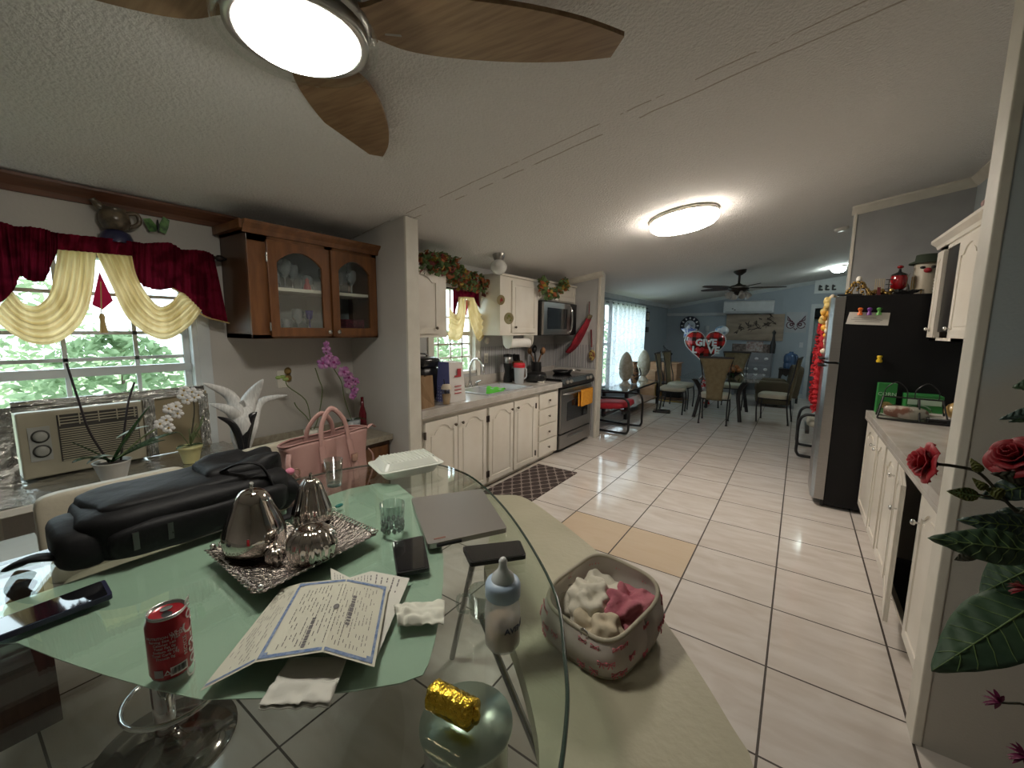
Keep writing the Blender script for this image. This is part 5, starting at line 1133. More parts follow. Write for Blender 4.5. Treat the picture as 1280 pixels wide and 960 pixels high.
obj('symbol', wrap(MB().add([(.006*math.cos(a), .006*math.sin(a), 0) for a in [PI/2+k*2*PI/3 for k in range(3)]]+[(.003*math.cos(a), .003*math.sin(a), 0) for a in [PI/2+k*2*PI/3 for k in range(3)]], [(0, 1, 4, 3), (1, 2, 5, 4), (2, 0, 3, 5)]), S+.0008, a0-.22, .019), m_wp, t)
obj('barcode_panel', wrap(MB().grid(lambda u, v: Vector((-.007+.014*u, -.007+.014*v, 0)), 6, 1), S+.0008, a0-.62, .020), mat('grey_print', (.30, .27, .26), .5), t)
# baby bottle
b = TP(628, 805); t = thing('baby_bottle', 'baby bottle of milk with pale blue collar on the glass rim', 'bottle', (b.x, b.y, TZ)); R_ = .0285; t.scale = (1.17, 1.17, 1.12)
obj('milk', MB().lathe([(0, .003), (.024, .004), (R_-.002, .012), (R_-.002, .046), (0, .046)], 32), mat('milk_beige', (.55, .45, .34), .4), t)
obj('bottle_wall', MB().lathe([(.024, 0), (R_, .008), (R_, .068), (R_-.002, .085), (.024, .098)], 32, caps=False), sheer('hazy_plastic', (.72, .72, .70), .5, clear=.55), t)
obj('collar', MB().lathe([(.026, .090), (.0285, .093), (.0285, .112), (.026, .118), (.018, .120)], 36, caps=False), mat('collar_blue', (.40, .52, .66), .4), t)
obj('teal_disc', MB().lathe([(.019, .117), (.016, .121), (0, .123)], 24, caps=False), mat('teal_rubber', (.05, .42, .35), .4), t)
obj('teat', MB().lathe([(.019, .119), (.017, .128), (.009, .137), (.0065, .145), (.007, .153), (.004, .158), (0, .159)], 24, caps=False), mat('silicone', (.80, .82, .80), .25, trans=.25), t)
ba = math.atan2(-b.y, -b.x)
obj('bottle_lettering', wrap(MB().text('AVENT', .0135, .0003, bold=.0004), R_+.0006, ba+.85, .045), mat('navy_print', (.02, .03, .07), .5), t)
# gold foil roll
g1 = TP(541, 866, TZ+.026); g2 = TP(592, 893, TZ+.026)
t = thing('biscuit_roll', 'crumpled gold foil biscuit roll lying over the column cap', 'packet', (g1.x, g1.y, TZ))
d = Vector((g2.x-g1.x, g2.y-g1.y, 0)); L_ = d.length; d.normalize(); sd = Vector((-d.y, d.x, 0))
def gf(u, v):
    a = v*2*PI; q = Vector((u*8, math.cos(a)*2, math.sin(a)*2)); r = .0215*(1+.05*noise.noise(q*2)+.035*noise.noise(q*6)); 
    e = min(u, 1-u); r *= min(1, .25+(e*12)**.6) if e < .07 else 1
    return d*(L_*(u*1.1-.05))+sd*(r*math.cos(a))+Vector((0, 0, .0245+r*math.sin(a)))
obj('foil_wrapper', MB().grid(gf, 46, 36), mat('gold_foil', (.78, .52, .06), .2, 1.0, bump=.8, bscale=70), t)
for u in (-.04, 1.04): obj('twisted_end', MB().ell(tuple(d*(L_*u)+Vector((0, 0, .0245))), (.008, .008, .014), 10, 6), MATS['gold_foil'], t)
# papers
def sheet(nm, label, bots, tops, zb, zt_, m, n=12):
    B = [TP(*p, z) for p, z in zip(bots, zb)]; Tt = [TP(*p, z) for p, z in zip(tops, zt_)]
    def P(u, v): return Vector(interp(B, u)).lerp(Vector(interp(Tt, u)), v)
    t = thing(nm, label, 'paper', (0, 0, 0)); obj('page', MB().grid(P, 3*n, n, smooth=False), m, t, solid=.0006); return t, P
m_paper = mat('cream_paper', (.56, .55, .45), .8, col2=(.52, .51, .42), vscale=8); m_ink = mat('ink', (.16, .15, .15), .8); m_blue = mat('border_blue', (.09, .15, .30), .7, col2=(.22, .28, .40), vscale=120)
def lines(mb, P, rows, lift=.0012):
    for (u0, u1, v, h) in rows:
        n = max(2, int(abs(u1-u0)*24)); mb.grid(lambda a, b: P(u0+(u1-u0)*a, v+h*b)+Vector((0, 0, lift)), n, 1, smooth=False)
m_paper2 = mat('white_paper', (.60, .59, .53), .8)
def vlines(mb, P, rows, lift=.0012):
    for (u, w, v0, v1) in rows: mb.grid(lambda a, b: P(u+w*a, v0+(v1-v0)*b)+Vector((0, 0, lift)), 1, 6, smooth=False)
random.seed(12)
def textblock(P, u0, u1, v0, v1, nrow, along='v', thick=.35, skip=.1, mb=None):
    mb = mb or MB()
    for i in range(nrow):
        u = u0+(u1-u0)*(i+.3)/nrow; w_ = (u1-u0)/nrow*thick; v = v0
        while v < v1-.02:
            l = random.uniform(.015, .06)
            if random.random() > skip: vlines(mb, P, [(u, w_, v, min(v+l, v1))])
            v += l+random.uniform(.006, .014)
    return mb
t, P = sheet('certificate_sheet', 'printed white page lying half under the blue-bordered certificate', [(420, 800), (445, 815), (470, 824)], [(413, 710), (437, 722), (464, 714), (512, 723)][::1], [.903]*3, [.912, .902, .912, .903], m_paper2)
obj('print_lines', textblock(P, .05, .95, .75, .96, 18, thick=.22), m_ink, t)
t, P = sheet('certificate', 'folded certificate with blue ornamental border spread on the table', [(250, 864), (319, 828), (403, 815), (468, 834)], [(352, 736), (376, 729), (434, 723), (486, 733)], [.902, .926, .945, .914], [.902, .922, .940, .916], m_paper)
mb = MB(); bw = .018
vlines(mb, P, [(.335, bw, .02, .98), (.965, bw, .02, .98)]); lines(mb, P, [(.335, .98, .02, .035), (.335, .98, .945, .035), (0.01, .32, .02, .02)])
for (u, v) in ((.34, .03), (.94, .03), (.34, .93), (.94, .93)): mb.grid(lambda a, b: P(u+.035*a, v+.05*b)+Vector((0, 0, .0016)), 3, 3)
obj('blue_border', mb, m_blue, t)
mb = textblock(P, .40, .93, .10, .90, 22, skip=.40, thick=.18); textblock(P, .03, .30, .08, .90, 9, mb=mb, skip=.5, thick=.18)
obj('print_lines', mb, m_ink, t)
mb = MB(); mb.grid(lambda a, b: P(.66+.02*math.cos(a*2*PI)*b, .55+.035*math.sin(a*2*PI)*b)+Vector((0, 0, .002)), 16, 2); obj('seal', mb, m_ink, t)
mb = textblock(P, .74, .78, .35, .75, 1, thick=.7, skip=0); textblock(P, .53, .56, .08, .45, 1, thick=.7, skip=0, mb=mb); obj('signature', mb, m_ink, t)
t = thing('envelope', 'crumpled white envelope poking from under certificate over table edge', 'envelope', (0, 0, 0))
E4 = [TP(323, 890, .905), TP(412, 888, .905), TP(434, 822, .903), TP(362, 822, .903)]
def ef(u, v):
    p = (E4[0]*(1-u)+E4[1]*u)*(1-v)+(E4[3]*(1-u)+E4[2]*u)*v; return p+Vector((0, 0, .012*(noise.noise(Vector((u*5, v*4, 1)))+.5)*(1-v)))
obj('paper_body', MB().grid(ef, 24, 16), m_paper2, t, solid=.002)
obj('flap', MB().grid(lambda u, v: ef(u, .03+.4*v)+Vector((0, 0, .004+.006*abs(noise.noise(Vector((u*9, v*6, 5)))))), 20, 8), m_paper2, t, solid=.001)
N4 = [TP(497, 784, .906), TP(555, 781, .902), TP(556, 751, .902), TP(492, 757, .906)]
def nf(u, v):
    p = (N4[0]*(1-u)+N4[1]*u)*(1-v)+(N4[3]*(1-u)+N4[2]*u)*v; return p+Vector((0, 0, .022*abs(noise.noise(Vector((u*4, v*3, 2))))*(1-u*.6)+.012*math.sin(v*PI)*(1-u)))
one('napkin', 'crumpled white paper napkin at right edge of the frosted glass', 'napkin', MB().grid(nf, 26, 18), mat('napkin_white', (.66, .66, .57), .9), solid=.0015)
t = thing('pen_cap', 'small teal clip with white cord lying behind the tumbler', 'clip', tuple(TP(424, 634)))
obj('clip', MB().ell((0, 0, .006), (.008, .015, .006), 12, 8), mat('deep_teal', (.01, .16, .14), .3), t)
obj('cord', MB().tube(smoothpath([(0, -.012, .004), (-.02, -.03, .003), (-.035, -.02, .003), (-.04, -.04, .003), (-.02, -.05, .003)], 4), .0018, 6), m_white, t)

# ================================================================ PINK BAG ON STOOL
m_pinkb = mat('dusty_pink_nylon', (.46, .27, .24), .55, col2=(.41, .23, .205), vscale=5, bump=.2, bscale=18)
bx, by = -1.74, 1.03
t = thing('tote_bag', 'dusty pink nylon tote bag standing on the bar stool', 'bag', (bx, by, .685), .12)
def bagf(u, v):
    a = u*2*PI; hw = .175+.045*v; hd = .085*(1-.45*v); c_, s_ = math.cos(a), math.sin(a)
    x = math.copysign(abs(c_)**.6, c_)*hd; y = math.copysign(abs(s_)**.55, s_)*hw; k = noise.noise(Vector((c_*2, s_*2, v*3)))*.014
    z = .335*v+(.012*math.cos(2*a) if v > .9 else 0)-.02*(1-abs(s_))*(v**6)
    return Vector((x*(1+k*3), y+k, z))
obj('bag_body', MB().grid(bagf, 56, 18), m_pinkb, t, solid=.003)
obj('bag_floor', MB().rbox((0, 0, .012), (.085, .172, .012), .4), m_pinkb, t)
obj('zip_opening', MB().tube([bagf(i/40, 1.0)+Vector((0, 0, .002)) for i in range(40)], .0045, 6, closed=True), mat('pink_zip', (.34, .18, .16), .5), t)
for s in (-1, 1): obj('strap', MB().tube([(.095-.0*s, s*.085, .02), (.088, s*.08, .17), (.062, s*.072, .30)], .017, 8, flat=.25), m_pinkb, t)
obj('carry_handle', MB().tube(smoothpath([(.062, -.072, .29), (.05, -.06, .39), (.04, 0, .455), (.05, .06, .39), (.062, .072, .29)], 6), .012, 8, flat=.45), m_pinkb, t)
obj('carry_handle', MB().tube(smoothpath([(-.05, -.072, .29), (-.04, -.06, .37), (-.03, 0, .425), (-.04, .06, .37), (-.05, .072, .29)], 6), .012, 8, flat=.45), m_pinkb, t)
for s in (-1, 1): obj('buckle', MB().box(.082, .092, s*.078-.016, s*.078+.016, .20, .235), mat('rose_gold', (.50, .33, .28), .25, .8), t, bevel=.002)
obj('side_cord', MB().tube(smoothpath([(.04, .205, .22), (.05, .225, .18), (.05, .215, .10), (.03, .20, .03)], 5), .004, 6), m_pinkb, t)
obj('ring', MB().tube([(.06+.0, -.20+.02*math.cos(2*PI*i/16), .22+.02*math.sin(2*PI*i/16)) for i in range(16)], .0035, 6, closed=True), MATS['rose_gold'], t)
obj('end_strap', MB().tube(smoothpath([(.04, -.21, .30), (.06, -.23, .25), (.06, -.20, .20)], 4), .011, 8, flat=.3).tube(smoothpath([(.03, .21, .32), (.03, .24, .335), (.02, .27, .315)], 4), .010, 8, flat=.3), m_pinkb, t)

# ================================================================ FLORAL POUCH ON BENCH
def pouchmat():
    m = bpy.data.materials.new('bow_print_mesh'); m.use_nodes = True; N = m.node_tree.nodes; L = m.node_tree.links
    N.remove(N['Principled BSDF']); d = N.new('ShaderNodeBsdfDiffuse'); d.inputs[0].default_value = (.62, .56, .51, 1); tr = N.new('ShaderNodeBsdfTransparent'); mx = N.new('ShaderNodeMixShader'); mx.inputs[0].default_value = .35
    L.new(d.outputs[0], mx.inputs[1]); L.new(tr.outputs[0], mx.inputs[2]); L.new(mx.outputs[0], N['Material Output'].inputs[0]); return m
px_, py_ = -.405, 1.055
t = thing('pouch', 'open zip pouch with pink bow print full of baby clothes on bench', 'pouch', (px_, py_, BZ), math.radians(-12)); PH = .130
def pf(u, v):
    a = u*2*PI; c_, s_ = math.cos(a), math.sin(a); h = .126+.016*math.sin(PI*v); x = math.copysign(abs(c_)**.5, c_)*h; y = math.copysign(abs(s_)**.5, s_)*h*1.08
    return Vector((x, y, .004+PH*v*(1+.22*math.sin(a-.2))))
obj('mesh_wall', MB().grid(pf, 56, 12), pouchmat(), t, solid=.0015)
obj('pouch_floor', MB().rbox((0, 0, .006), (.115, .122, .006), .4), mat('pouch_cream', (.58, .54, .46), .7), t)
obj('rim_zip', MB().tube([pf(i/56, 1.0) for i in range(56)], .006, 8, closed=True), mat('beige_piping', (.40, .36, .27), .6), t)
obj('bottom_piping', MB().tube([pf(i/56, .03) for i in range(56)], .004, 6, closed=True), MATS['beige_piping'], t)
m_bow = mat('bow_pink', (.62, .16, .20), .7)
k = 0
for u in [i/15 for i in range(15)]:
    for v in (.22, .55, .84):
        uu = u+.03*(k % 2); p = pf(uu % 1, v); p2 = pf((uu+.008) % 1, v); tn = (p2-p).normalized(); up_ = Vector((0, 0, 1)); nn = Vector((p.x, p.y, 0)).normalized()*.0025; s = .011; k += 1
        mb = MB()
        for (aa, bb) in (((-1, .5), (-1, -.5)), ((1, .5), (1, -.5))):
            mb.tube([p+nn, p+nn+tn*aa[0]*s+up_*aa[1]*s, p+nn+tn*bb[0]*s+up_*bb[1]*s], .0016, 4, closed=True)
        mb.tube([p+nn, p+nn-up_*s*1.2+tn*s*.5], .0014, 4).tube([p+nn, p+nn-up_*s*1.2-tn*s*.5], .0014, 4)
        obj('printed_bow', mb, m_bow, t)
def cloth(nm, c, h, m, sd, s=.35): obj(nm, MB().rbox(c, h, .75, 64, 40, jit=s*.085, seed=sd, jf=34), m, t)
cloth('white_clothes', (-.03, .02, .070), (.085, .095, .065), mat('baby_white', (.62, .58, .48), .9, bump=.6, bscale=22), 3)
cloth('pink_clothes', (.055, .045, .085), (.06, .06, .055), mat('baby_pink', (.50, .17, .20), .9, col2=(.42, .12, .16), vscale=30, bump=.9, bscale=30), 9, .5)
cloth('cream_clothes', (.03, -.055, .060), (.07, .05, .05), mat('baby_cream', (.60, .52, .38), .9, bump=.5, bscale=22), 6)
obj('zip_pull', MB().tube([(.04+.012*math.cos(2*PI*i/12), -.140, .105+.012*math.sin(2*PI*i/12)) for i in range(12)], .002, 5, closed=True), m_chrome, t)

# ================================================================ LIVING ROOM
m_iron = mat('wrought_iron', (.035, .033, .036), .45, .5)
m_olive = mat('olive_fabric', (.20, .165, .095), .8, col2=(.16, .13, .07), vscale=20, bump=.2, bscale=80)
m_cushion = mat('cream_cushion', (.46, .44, .36), .75, bump=.1, bscale=50)
def dchair(label, x, y, rot):
    """faces local +Y, back panel at -Y"""
    t = thing('dining_chair', label, 'chair', (x, y, 0), rot, 'wrought iron dining chairs with olive backs')
    obj('seat', MB().rbox((0, 0, .45), (.23, .22, .045), .4, 24, 10), m_cushion, t)
    n = 12; L_ = [];
    def bf(u, v):
        w_ = .115+.125*v**2.2; z = .40+.68*v; return Vector(((2*u-1)*w_, -.215-.09*v-.02*math.cos((2*u-1)*1.2), z))
    obj('back_panel', MB().grid(bf, 8, 14), m_olive, t, solid=.022)
    obj('top_rail', MB().tube([bf(0, 1)+Vector((-.01, 0, .01)), bf(.5, 1)+Vector((0, 0, .015)), bf(1, 1)+Vector((.01, 0, .01))], .018, 8), m_iron, t)
    for sx in (-1, 1):
        obj('side_rail', MB().tube(smoothpath([(sx*.20, -.21, .42), (sx*.215, -.225, .62), (sx*.19, -.26, .80), (sx*.235, -.30, 1.07)], 5), .010, 6), m_iron, t)
        obj('leg', MB().tube(smoothpath([(sx*.20, -.21, .42), (sx*.195, -.22, .25), (sx*.205, -.25, .03), (sx*.205, -.25, 0)], 4), [.012]*9+[.014]*2+[.022]*2, 6), m_iron, t)
        obj('leg', MB().tube(smoothpath([(sx*.20, .19, .42), (sx*.21, .21, .25), (sx*.20, .20, .03), (sx*.20, .20, 0)], 4), [.012]*9+[.014]*2+[.022]*2, 6), m_iron, t)
    obj('seat_frame', MB().tube([(-.21, -.2, .41), (.21, -.2, .41), (.21, .2, .41), (-.21, .2, .41)], .012, 6, closed=True), m_iron, t)
    return t
dc = dchair('dining chair nearest the camera, its olive back turned to the kitchen', -1.08, 7.52, .06)
dup(dc, (-1.86, 7.95, 0), -PI/2+.1, label='dining chair at left side of glass table, nearer of two')
dup(dc, (-1.88, 8.62, 0), -PI/2-.05, label='dining chair at left side of glass table, farther of two, before the balloon')
dup(dc, (-.28, 8.15, 0), PI/2-.1, label='dining chair at right side of glass table seen edge on')
dup(dc, (-1.02, 9.12, 0), PI, label='dining chair at far end of glass table facing camera')
t = thing('dining_table', 'glass dining table on curved wrought legs in living room', 'table', (-1.08, 8.3, 0))
obj('glass_top', MB().prism([(p.x, p.y) for p in rr(.60, .85, .12)], .70, .714), m_tglass, t)
for sx in (-1, 1):
    for sy in (-1, 1): obj('leg', MB().tube(smoothpath([(sx*.42, sy*.55, .69), (sx*.36, sy*.5, .62), (sx*.30, sy*.45, .45), (sx*.33, sy*.5, .2), (sx*.36, sy*.55, 0)], 5), [.03, .032, .034, .036, .038, .04, .04, .04, .038, .036, .034, .032, .03, .03, .03, .03, .03, .03, .03, .03, .03], 8), m_iron, t)
obj('apron', MB().tube([(-.42, -.55, .68), (.42, -.55, .68), (.42, .55, .68), (-.42, .55, .68)], .014, 6, closed=True), m_iron, t)
t = thing('fruit_bowl', 'dark bowl of orange artificial flowers on the far dining table', 'centrepiece', (-.92, 8.0, .715)); random.seed(6)
obj('bowl', MB().lathe([(.05, 0), (.06, .02), (.15, .10), (.14, .10)], 20, caps=False), m_bronze, t)
mb = MB()
for k in range(22): a = random.uniform(0, 6.28); q = random.random()**.5*.14; mb.ell((q*math.cos(a), q*math.sin(a), .12+.09*(1-q/.14)+random.uniform(-.02, .02)), random.uniform(.025, .045), 8, 6)
obj('orange_blooms', mb, mat('orange_silk', (.42, .17, .05), .6, col2=(.20, .10, .04), vscale=25), t)
mb = MB()
for k in range(16): a = random.uniform(0, 6.28); leafblade(mb, (.05*math.cos(a), .05*math.sin(a), .10), (math.cos(a), math.sin(a), 0), .18, .025, .8, up=.3, n=5)
obj('leaves', mb, m_leaf, t)
# lounge chairs of black bentwood
def lounge(label, x, y, rot, mc, grp=None):
    """faces local +X"""
    t = thing('lounge_chair', label, 'armchair', (x, y, 0), rot, grp)
    for sy in (-.31, .31):
        obj('side_frame', MB().tube(smoothpath([(-.34, sy, .03), (.25, sy, .02), (.36, sy, .05), (.37, sy, .18), (.37, sy, .40), (.33, sy, .51), (.2, sy, .53), (-.30, sy, .50)], 6), .024, 8, flat=.7), m_black, t)
    obj('cross_bar', MB().box(-.02, .02, -.31, .31, .24, .28).box(.26, .30, -.31, .31, .30, .34), m_black, t)
    obj('seat_cushion', MB().rbox((.02, 0, .38), (.32, .27, .055), .4, 26, 10, M=RY(-.12)), mc, t)
    obj('back_cushion', MB().rbox((-.36, 0, .68), (.055, .27, .34), .4, 26, 12, M=Matrix.Identity(4)), mc, t)
    return t
m_redc = mat('red_cushion', (.48, .02, .035), .6, col2=(.40, .012, .03), vscale=5)
lounge('red cushioned lounge chair with black bentwood frame beyond the stove partition', -2.30, 6.05, 0, m_redc)
lounge('black bentwood lounge chair with cream cushion behind the refrigerator', .44, 6.30, PI, m_cushion)
# glass console with urns
t = thing('console_table', 'black framed glass console along living room window with urns', 'table', (-2.54, 7.75, 0))
obj('glass_top', MB().box(-.22, .22, -1.0, 1.0, .475, .487), m_tglass, t)
obj('frame', MB().tube([(-.22, -1.0, .47), (.22, -1.0, .47), (.22, 1.0, .47), (-.22, 1.0, .47)], .016, 6, closed=True), m_black, t)
for sx in (-.2, .2):
    for sy in (-.95, .95): obj('leg', MB().box(sx-.025, sx+.025, sy-.03, sy+.03, 0, .46), m_black, t)
obj('shelf', MB().box(-.2, .2, -.95, .95, .14, .16), mat('walnut_shelf', (.14, .07, .04), .4), t)
m_urn = mat('antique_ivory', (.50, .46, .38), .6, col2=(.34, .30, .22), vscale=14)
def urn(label, x, y, z, s=1):
    t = thing('urn', label, 'urn', (x, y, z), 0, 'ivory egg-topped urns on the glass console')
    obj('foot', MB().lathe([(.10*s, 0), (.10*s, .03), (.06*s, .06), (.05*s, .10)], 20), m_urn, t)
    obj('bowl', MB().lathe([(.05*s, .10), (.10*s, .16), (.125*s, .24), (.12*s, .30), (.13*s, .31), (.13*s, .33)], 24), m_urn, t)
    obj('egg_lid', MB().lathe([(.12*s, .33), (.125*s, .38), (.11*s, .47), (.075*s, .56), (.03*s, .62), (0, .635)], 24), m_urn, t)
    return t
u1 = urn('ivory egg-topped urn, nearer of two on glass console', -2.59, 7.42, .487)
dup(u1, (-2.59, 8.48, .487), label='ivory egg-topped urn, farther of two on glass console')
t = thing('vase', 'black and brown patterned vase between the two ivory urns', 'vase', (-2.60, 7.95, .487))
obj('vase_body', MB().lathe([(.05, 0), (.09, .10), (.08, .25), (.04, .35), (.055, .42)], 20, caps=False), mat('tortoise_glaze', (.25, .13, .06), .3, col2=(.015, .012, .012), vscale=16, vlo=.45, vhi=.55), t)
obj('handle', MB().tube(smoothpath([(.06, .03, .12), (.11, .05, .18), (.08, .04, .3)], 4), .012, 6), m_black, t)
# grommet curtain
t = thing('curtain', 'white patterned grommet curtain over the living room window', 'curtain', (0, 0, 0))
c0 = PX(760, 378, -2.80); c1 = PX(805, 384, -2.80)
def cf(u, v):
    y = 6.98+(9.12-6.98)*u; z = 2.03-(1.55)*v; return Vector((-2.80+.05*math.sin(u*2*PI*9), y+.01*math.sin(v*6), z))
def curtmat():
    m = sheer('white_curtain', (.82, .84, .90), .80, clear=.12, col2=(.78, .80, .88), vscale=5, stretch=(1, 1, 1))
    N = m.node_tree.nodes; L = m.node_tree.links; r = [n for n in N if n.type == 'VALTORGB'][0]; tc = [n for n in N if n.type == 'TEX_COORD'][0]
    v = N.new('ShaderNodeTexVoronoi'); v.feature = 'DISTANCE_TO_EDGE'; v.inputs['Scale'].default_value = 9; L.new(tc.outputs['Object'], v.inputs[0])
    cr_ = N.new('ShaderNodeValToRGB'); cr_.color_ramp.elements[0].position = .02; cr_.color_ramp.elements[0].color = (.60, .64, .72, 1); cr_.color_ramp.elements[1].position = .05; cr_.color_ramp.elements[1].color = (.82, .85, .92, 1); L.new(v.outputs[0], cr_.inputs[0])
    for n in N:
        if n.type in ('BSDF_DIFFUSE', 'BSDF_TRANSLUCENT'): L.new(cr_.outputs[0], n.inputs[0])
    return m
obj('panel', MB().grid(cf, 150, 10), curtmat(), t)
obj('rod', MB().tube([(-2.80, 6.9, 1.99), (-2.80, 9.25, 1.99)], .012, 8), m_black, t)
for k in range(9):
    y = 6.98+(9.12-6.98)*(k+.5)/9; obj('grommet', MB().tube([(-2.80+.028*math.cos(a), y+.01*math.sin(a*2), 1.99+.028*math.sin(a)) for a in [2*PI*i/12 for i in range(12)]], .008, 6, closed=True), m_iron, t)
# pictures, clock, AC
t = thing('wall_picture', 'small dark framed ornament on the window wall beyond curtain', 'picture', (WX+.01, 9.7, 1.70)); obj('frame', MB().box(0, .02, -.12, .12, .02, .24), m_iron, t, bevel=.004); obj('image', MB().box(.02, .023, -.09, .09, .05, .21), mat('brown_print', (.20, .15, .11), .6, col2=(.5, .46, .4), vscale=20, vlo=.5, vhi=.55), t)
t = thing('wall_picture', 'little dark plaque below the framed ornament on window wall', 'picture', (WX+.01, 9.7, 1.45)); obj('frame', MB().box(0, .02, -.10, .10, .02, .14), m_iron, t, bevel=.004)
t = thing('wall_clock', 'round dark-rimmed wall clock with white marks above the balloon', 'clock', (-2.37, FARY-.005, 1.645)); M = FACENY(0, 0, 0)
obj('rim', MB().lathe([(.0, 0), (.235, 0), (.24, .03), (.14, .035), (.14, .02), (0, .02)], 36, M=M), mat('clock_navy', (.015, .02, .04), .4), t)
obj('dial', MB().lathe([(0, .022), (.135, .022)], 32, M=M, caps=False), mat('clock_face', (.45, .52, .62), .5, col2=(.62, .66, .7), vscale=18), t)
mb = MB()
for k in range(12): a = 2*PI*k/12; mb.box(-.016, .016, .165, .215, .035, .038, M=M @ RZ(a))
obj('hour_marks', mb, mat('clock_white', (.75, .76, .78), .5), t)
obj('hand', MB().box(-.006, .006, 0, .10, .03, .033, M=M @ RZ(.6)), m_black, t); obj('hand', MB().box(-.006, .006, 0, .075, .03, .033, M=M @ RZ(-1.6)), m_black, t)
t = thing('air_conditioner', 'white split air conditioner on far wall above the painting', 'air conditioner', (-1.07, FARY, 1.94))
obj('body', MB().prism([(0, 0), (.18, 0), (.20, .06), (.20, .26), (.17, .29), (0, .29)], -.52, .52, M=Matrix(((0, 0, 1, 0), (-1, 0, 0, 0), (0, 1, 0, 0), (0, 0, 0, 1)))), mat('ac_white', (.62, .64, .67), .35), t, bevel=.005)
obj('louvre', MB().box(-.48, .48, -.205, -.19, .02, .05), mat('ac_grey', (.45, .47, .5), .4), t); obj('display', MB().box(-.34, -.31, -.204, -.2, .10, .12).box(-.29, -.26, -.204, -.2, .07, .09), m_black, t)
t = thing('painting', 'wide brown and cream painting of figures on the far wall', 'painting', (-.93, FARY-.005, 1.30)); M = FACENY(0, 0, 0)
obj('canvas', MB().box(-.60, .60, 0, .62, 0, .035, M=M), mat('painted_canvas', (.34, .27, .21), .7, col2=(.22, .17, .13), vscale=2.2, stretch=(1, 1, 4), detail=5), t)
mb = MB(); random.seed(21)
for k in range(26):
    cx0 = random.uniform(-.38, .42); cy0 = .34+.10*math.sin(cx0*6)+random.uniform(-.12, .12); mb.tube([(cx0+random.uniform(-.07, .07), cy0+random.uniform(-.07, .07), .0365) for _ in range(4)], [.006, .014, .012, .004], 5, flat=.15, M=M)
obj('dark_strokes', mb, mat('sepia_dark', (.05, .035, .03), .7), t)
t = thing('wall_picture', 'pale square print of an owl-like face with dark outlines on far wall', 'picture', (-.11, FARY-.005, 1.50)); M = FACENY(0, 0, 0)
obj('board', MB().box(-.20, .20, 0, .46, 0, .02, M=M), mat('grey_print_board', (.38, .40, .43), .6), t)
mb = MB(); 
def arc(cx0, cy0, r, a0, a1, w_=.010): mb.tube([(cx0+r*math.cos(a0+(a1-a0)*i/10), cy0+r*math.sin(a0+(a1-a0)*i/10), .022) for i in range(11)], w_, 5, flat=.3, M=M)
for s in (-1, 1): arc(s*.10, .17, .075, 0, 6.0); arc(s*.08, .18, .028, 0, 6.2, .014); mb.tube([(s*.06, .25, .022), (s*.16, .28, .022), (s*.17, .37, .022), (s*.10, .27, .022)], .012, 5, flat=.3, M=M)
mb.tube([(-.03, .10, .022), (0, .06, .022), (.03, .10, .022)], .012, 5, flat=.3, M=M)
obj('ink_outline', mb, mat('maroon_ink', (.09, .025, .04), .7), t)
p = PY(1047/1.0-44, 430, FARY); t = thing('switch', 'white light switch on the far wall left of doorway', 'switch', (.03, FARY, 1.22)); obj('cover', MB().box(-.035, .035, -.008, 0, -.057, .057), m_dtrim, t, bevel=.002); obj('rocker', MB().box(-.012, .012, -.013, -.008, -.025, .025), m_dtrim, t)
t = thing('air_freshener', 'small grey dispenser on far wall right of the balloon', 'dispenser', (-1.95, FARY, 1.52)); obj('body', MB().rbox((0, -.035, .06), (.045, .035, .07), .5, 16, 8), mat('ac_grey'), t); obj('nozzle', MB().box(-.015, .015, -.06, -.03, -.10, -.02), mat('ac_grey'), t)
# letters standing above doorway
for k, wd in enumerate(('left', 'middle', 'right')):
    t = thing('ledge_ornament', 'small black ornament on pale panel above doorway, %s of three' % wd, 'ornament', (.27+k*.115, FARY-.03, 2.42), 0, 'black ornaments above the doorway')
    obj('upright', MB().rbox((-.012, 0, .06), (.018, .012, .06), .5, 12, 8), m_black, t); obj('foot', MB().rbox((.012, 0, .015), (.04, .014, .017), .5, 12, 8), m_black, t); obj('top_knob', MB().ell((.012, 0, .085), (.02, .012, .018), 10, 6), m_black, t)
# balloon
def heart(n=48, s=1.):
    P = []
    for i in range(n):
        a = 2*PI*i/n; P.append((s*.0305*16*math.sin(a)**3, s*.0305*(13*math.cos(a)-5*math.cos(2*a)-2*math.cos(3*a)-math.cos(4*a))))
    return P
def plaid():
    m = bpy.data.materials.new('balloon_plaid'); m.use_nodes = True; N = m.node_tree.nodes; L = m.node_tree.links; b = N['Principled BSDF']; b.inputs['Roughness'].default_value = .15; b.inputs['Coat Weight'].default_value = .5
    tc = N.new('ShaderNodeTexCoord'); sp = N.new('ShaderNodeSeparateXYZ'); L.new(tc.outputs['Object'], sp.inputs[0])
    def st(o): return mnode(N, L, 'GREATER_THAN', mnode(N, L, 'FRACT', mnode(N, L, 'MULTIPLY', mnode(N, L, 'ADD', o, 5.0), 6.2)), .55)
    s = mnode(N, L, 'MULTIPLY', mnode(N, L, 'ADD', st(sp.outputs[0]), st(sp.outputs[2])), .5)
    r = N.new('ShaderNodeValToRGB'); r.color_ramp.interpolation = 'CONSTANT'; e = r.color_ramp.elements; e[0].color = (.60, .02, .02, 1); e[1].position = .4; e[1].color = (.22, .01, .012, 1); q = e.new(.9); q.color = (.015, .01, .01, 1)
    L.new(s, r.inputs[0]); L.new(r.outputs[0], b.inputs['Base Color']); return m
t = thing('balloon', 'heart-shaped red plaid foil balloon printed GIVE LOVE', 'balloon', (-1.62, 9.35, 1.22), .12)
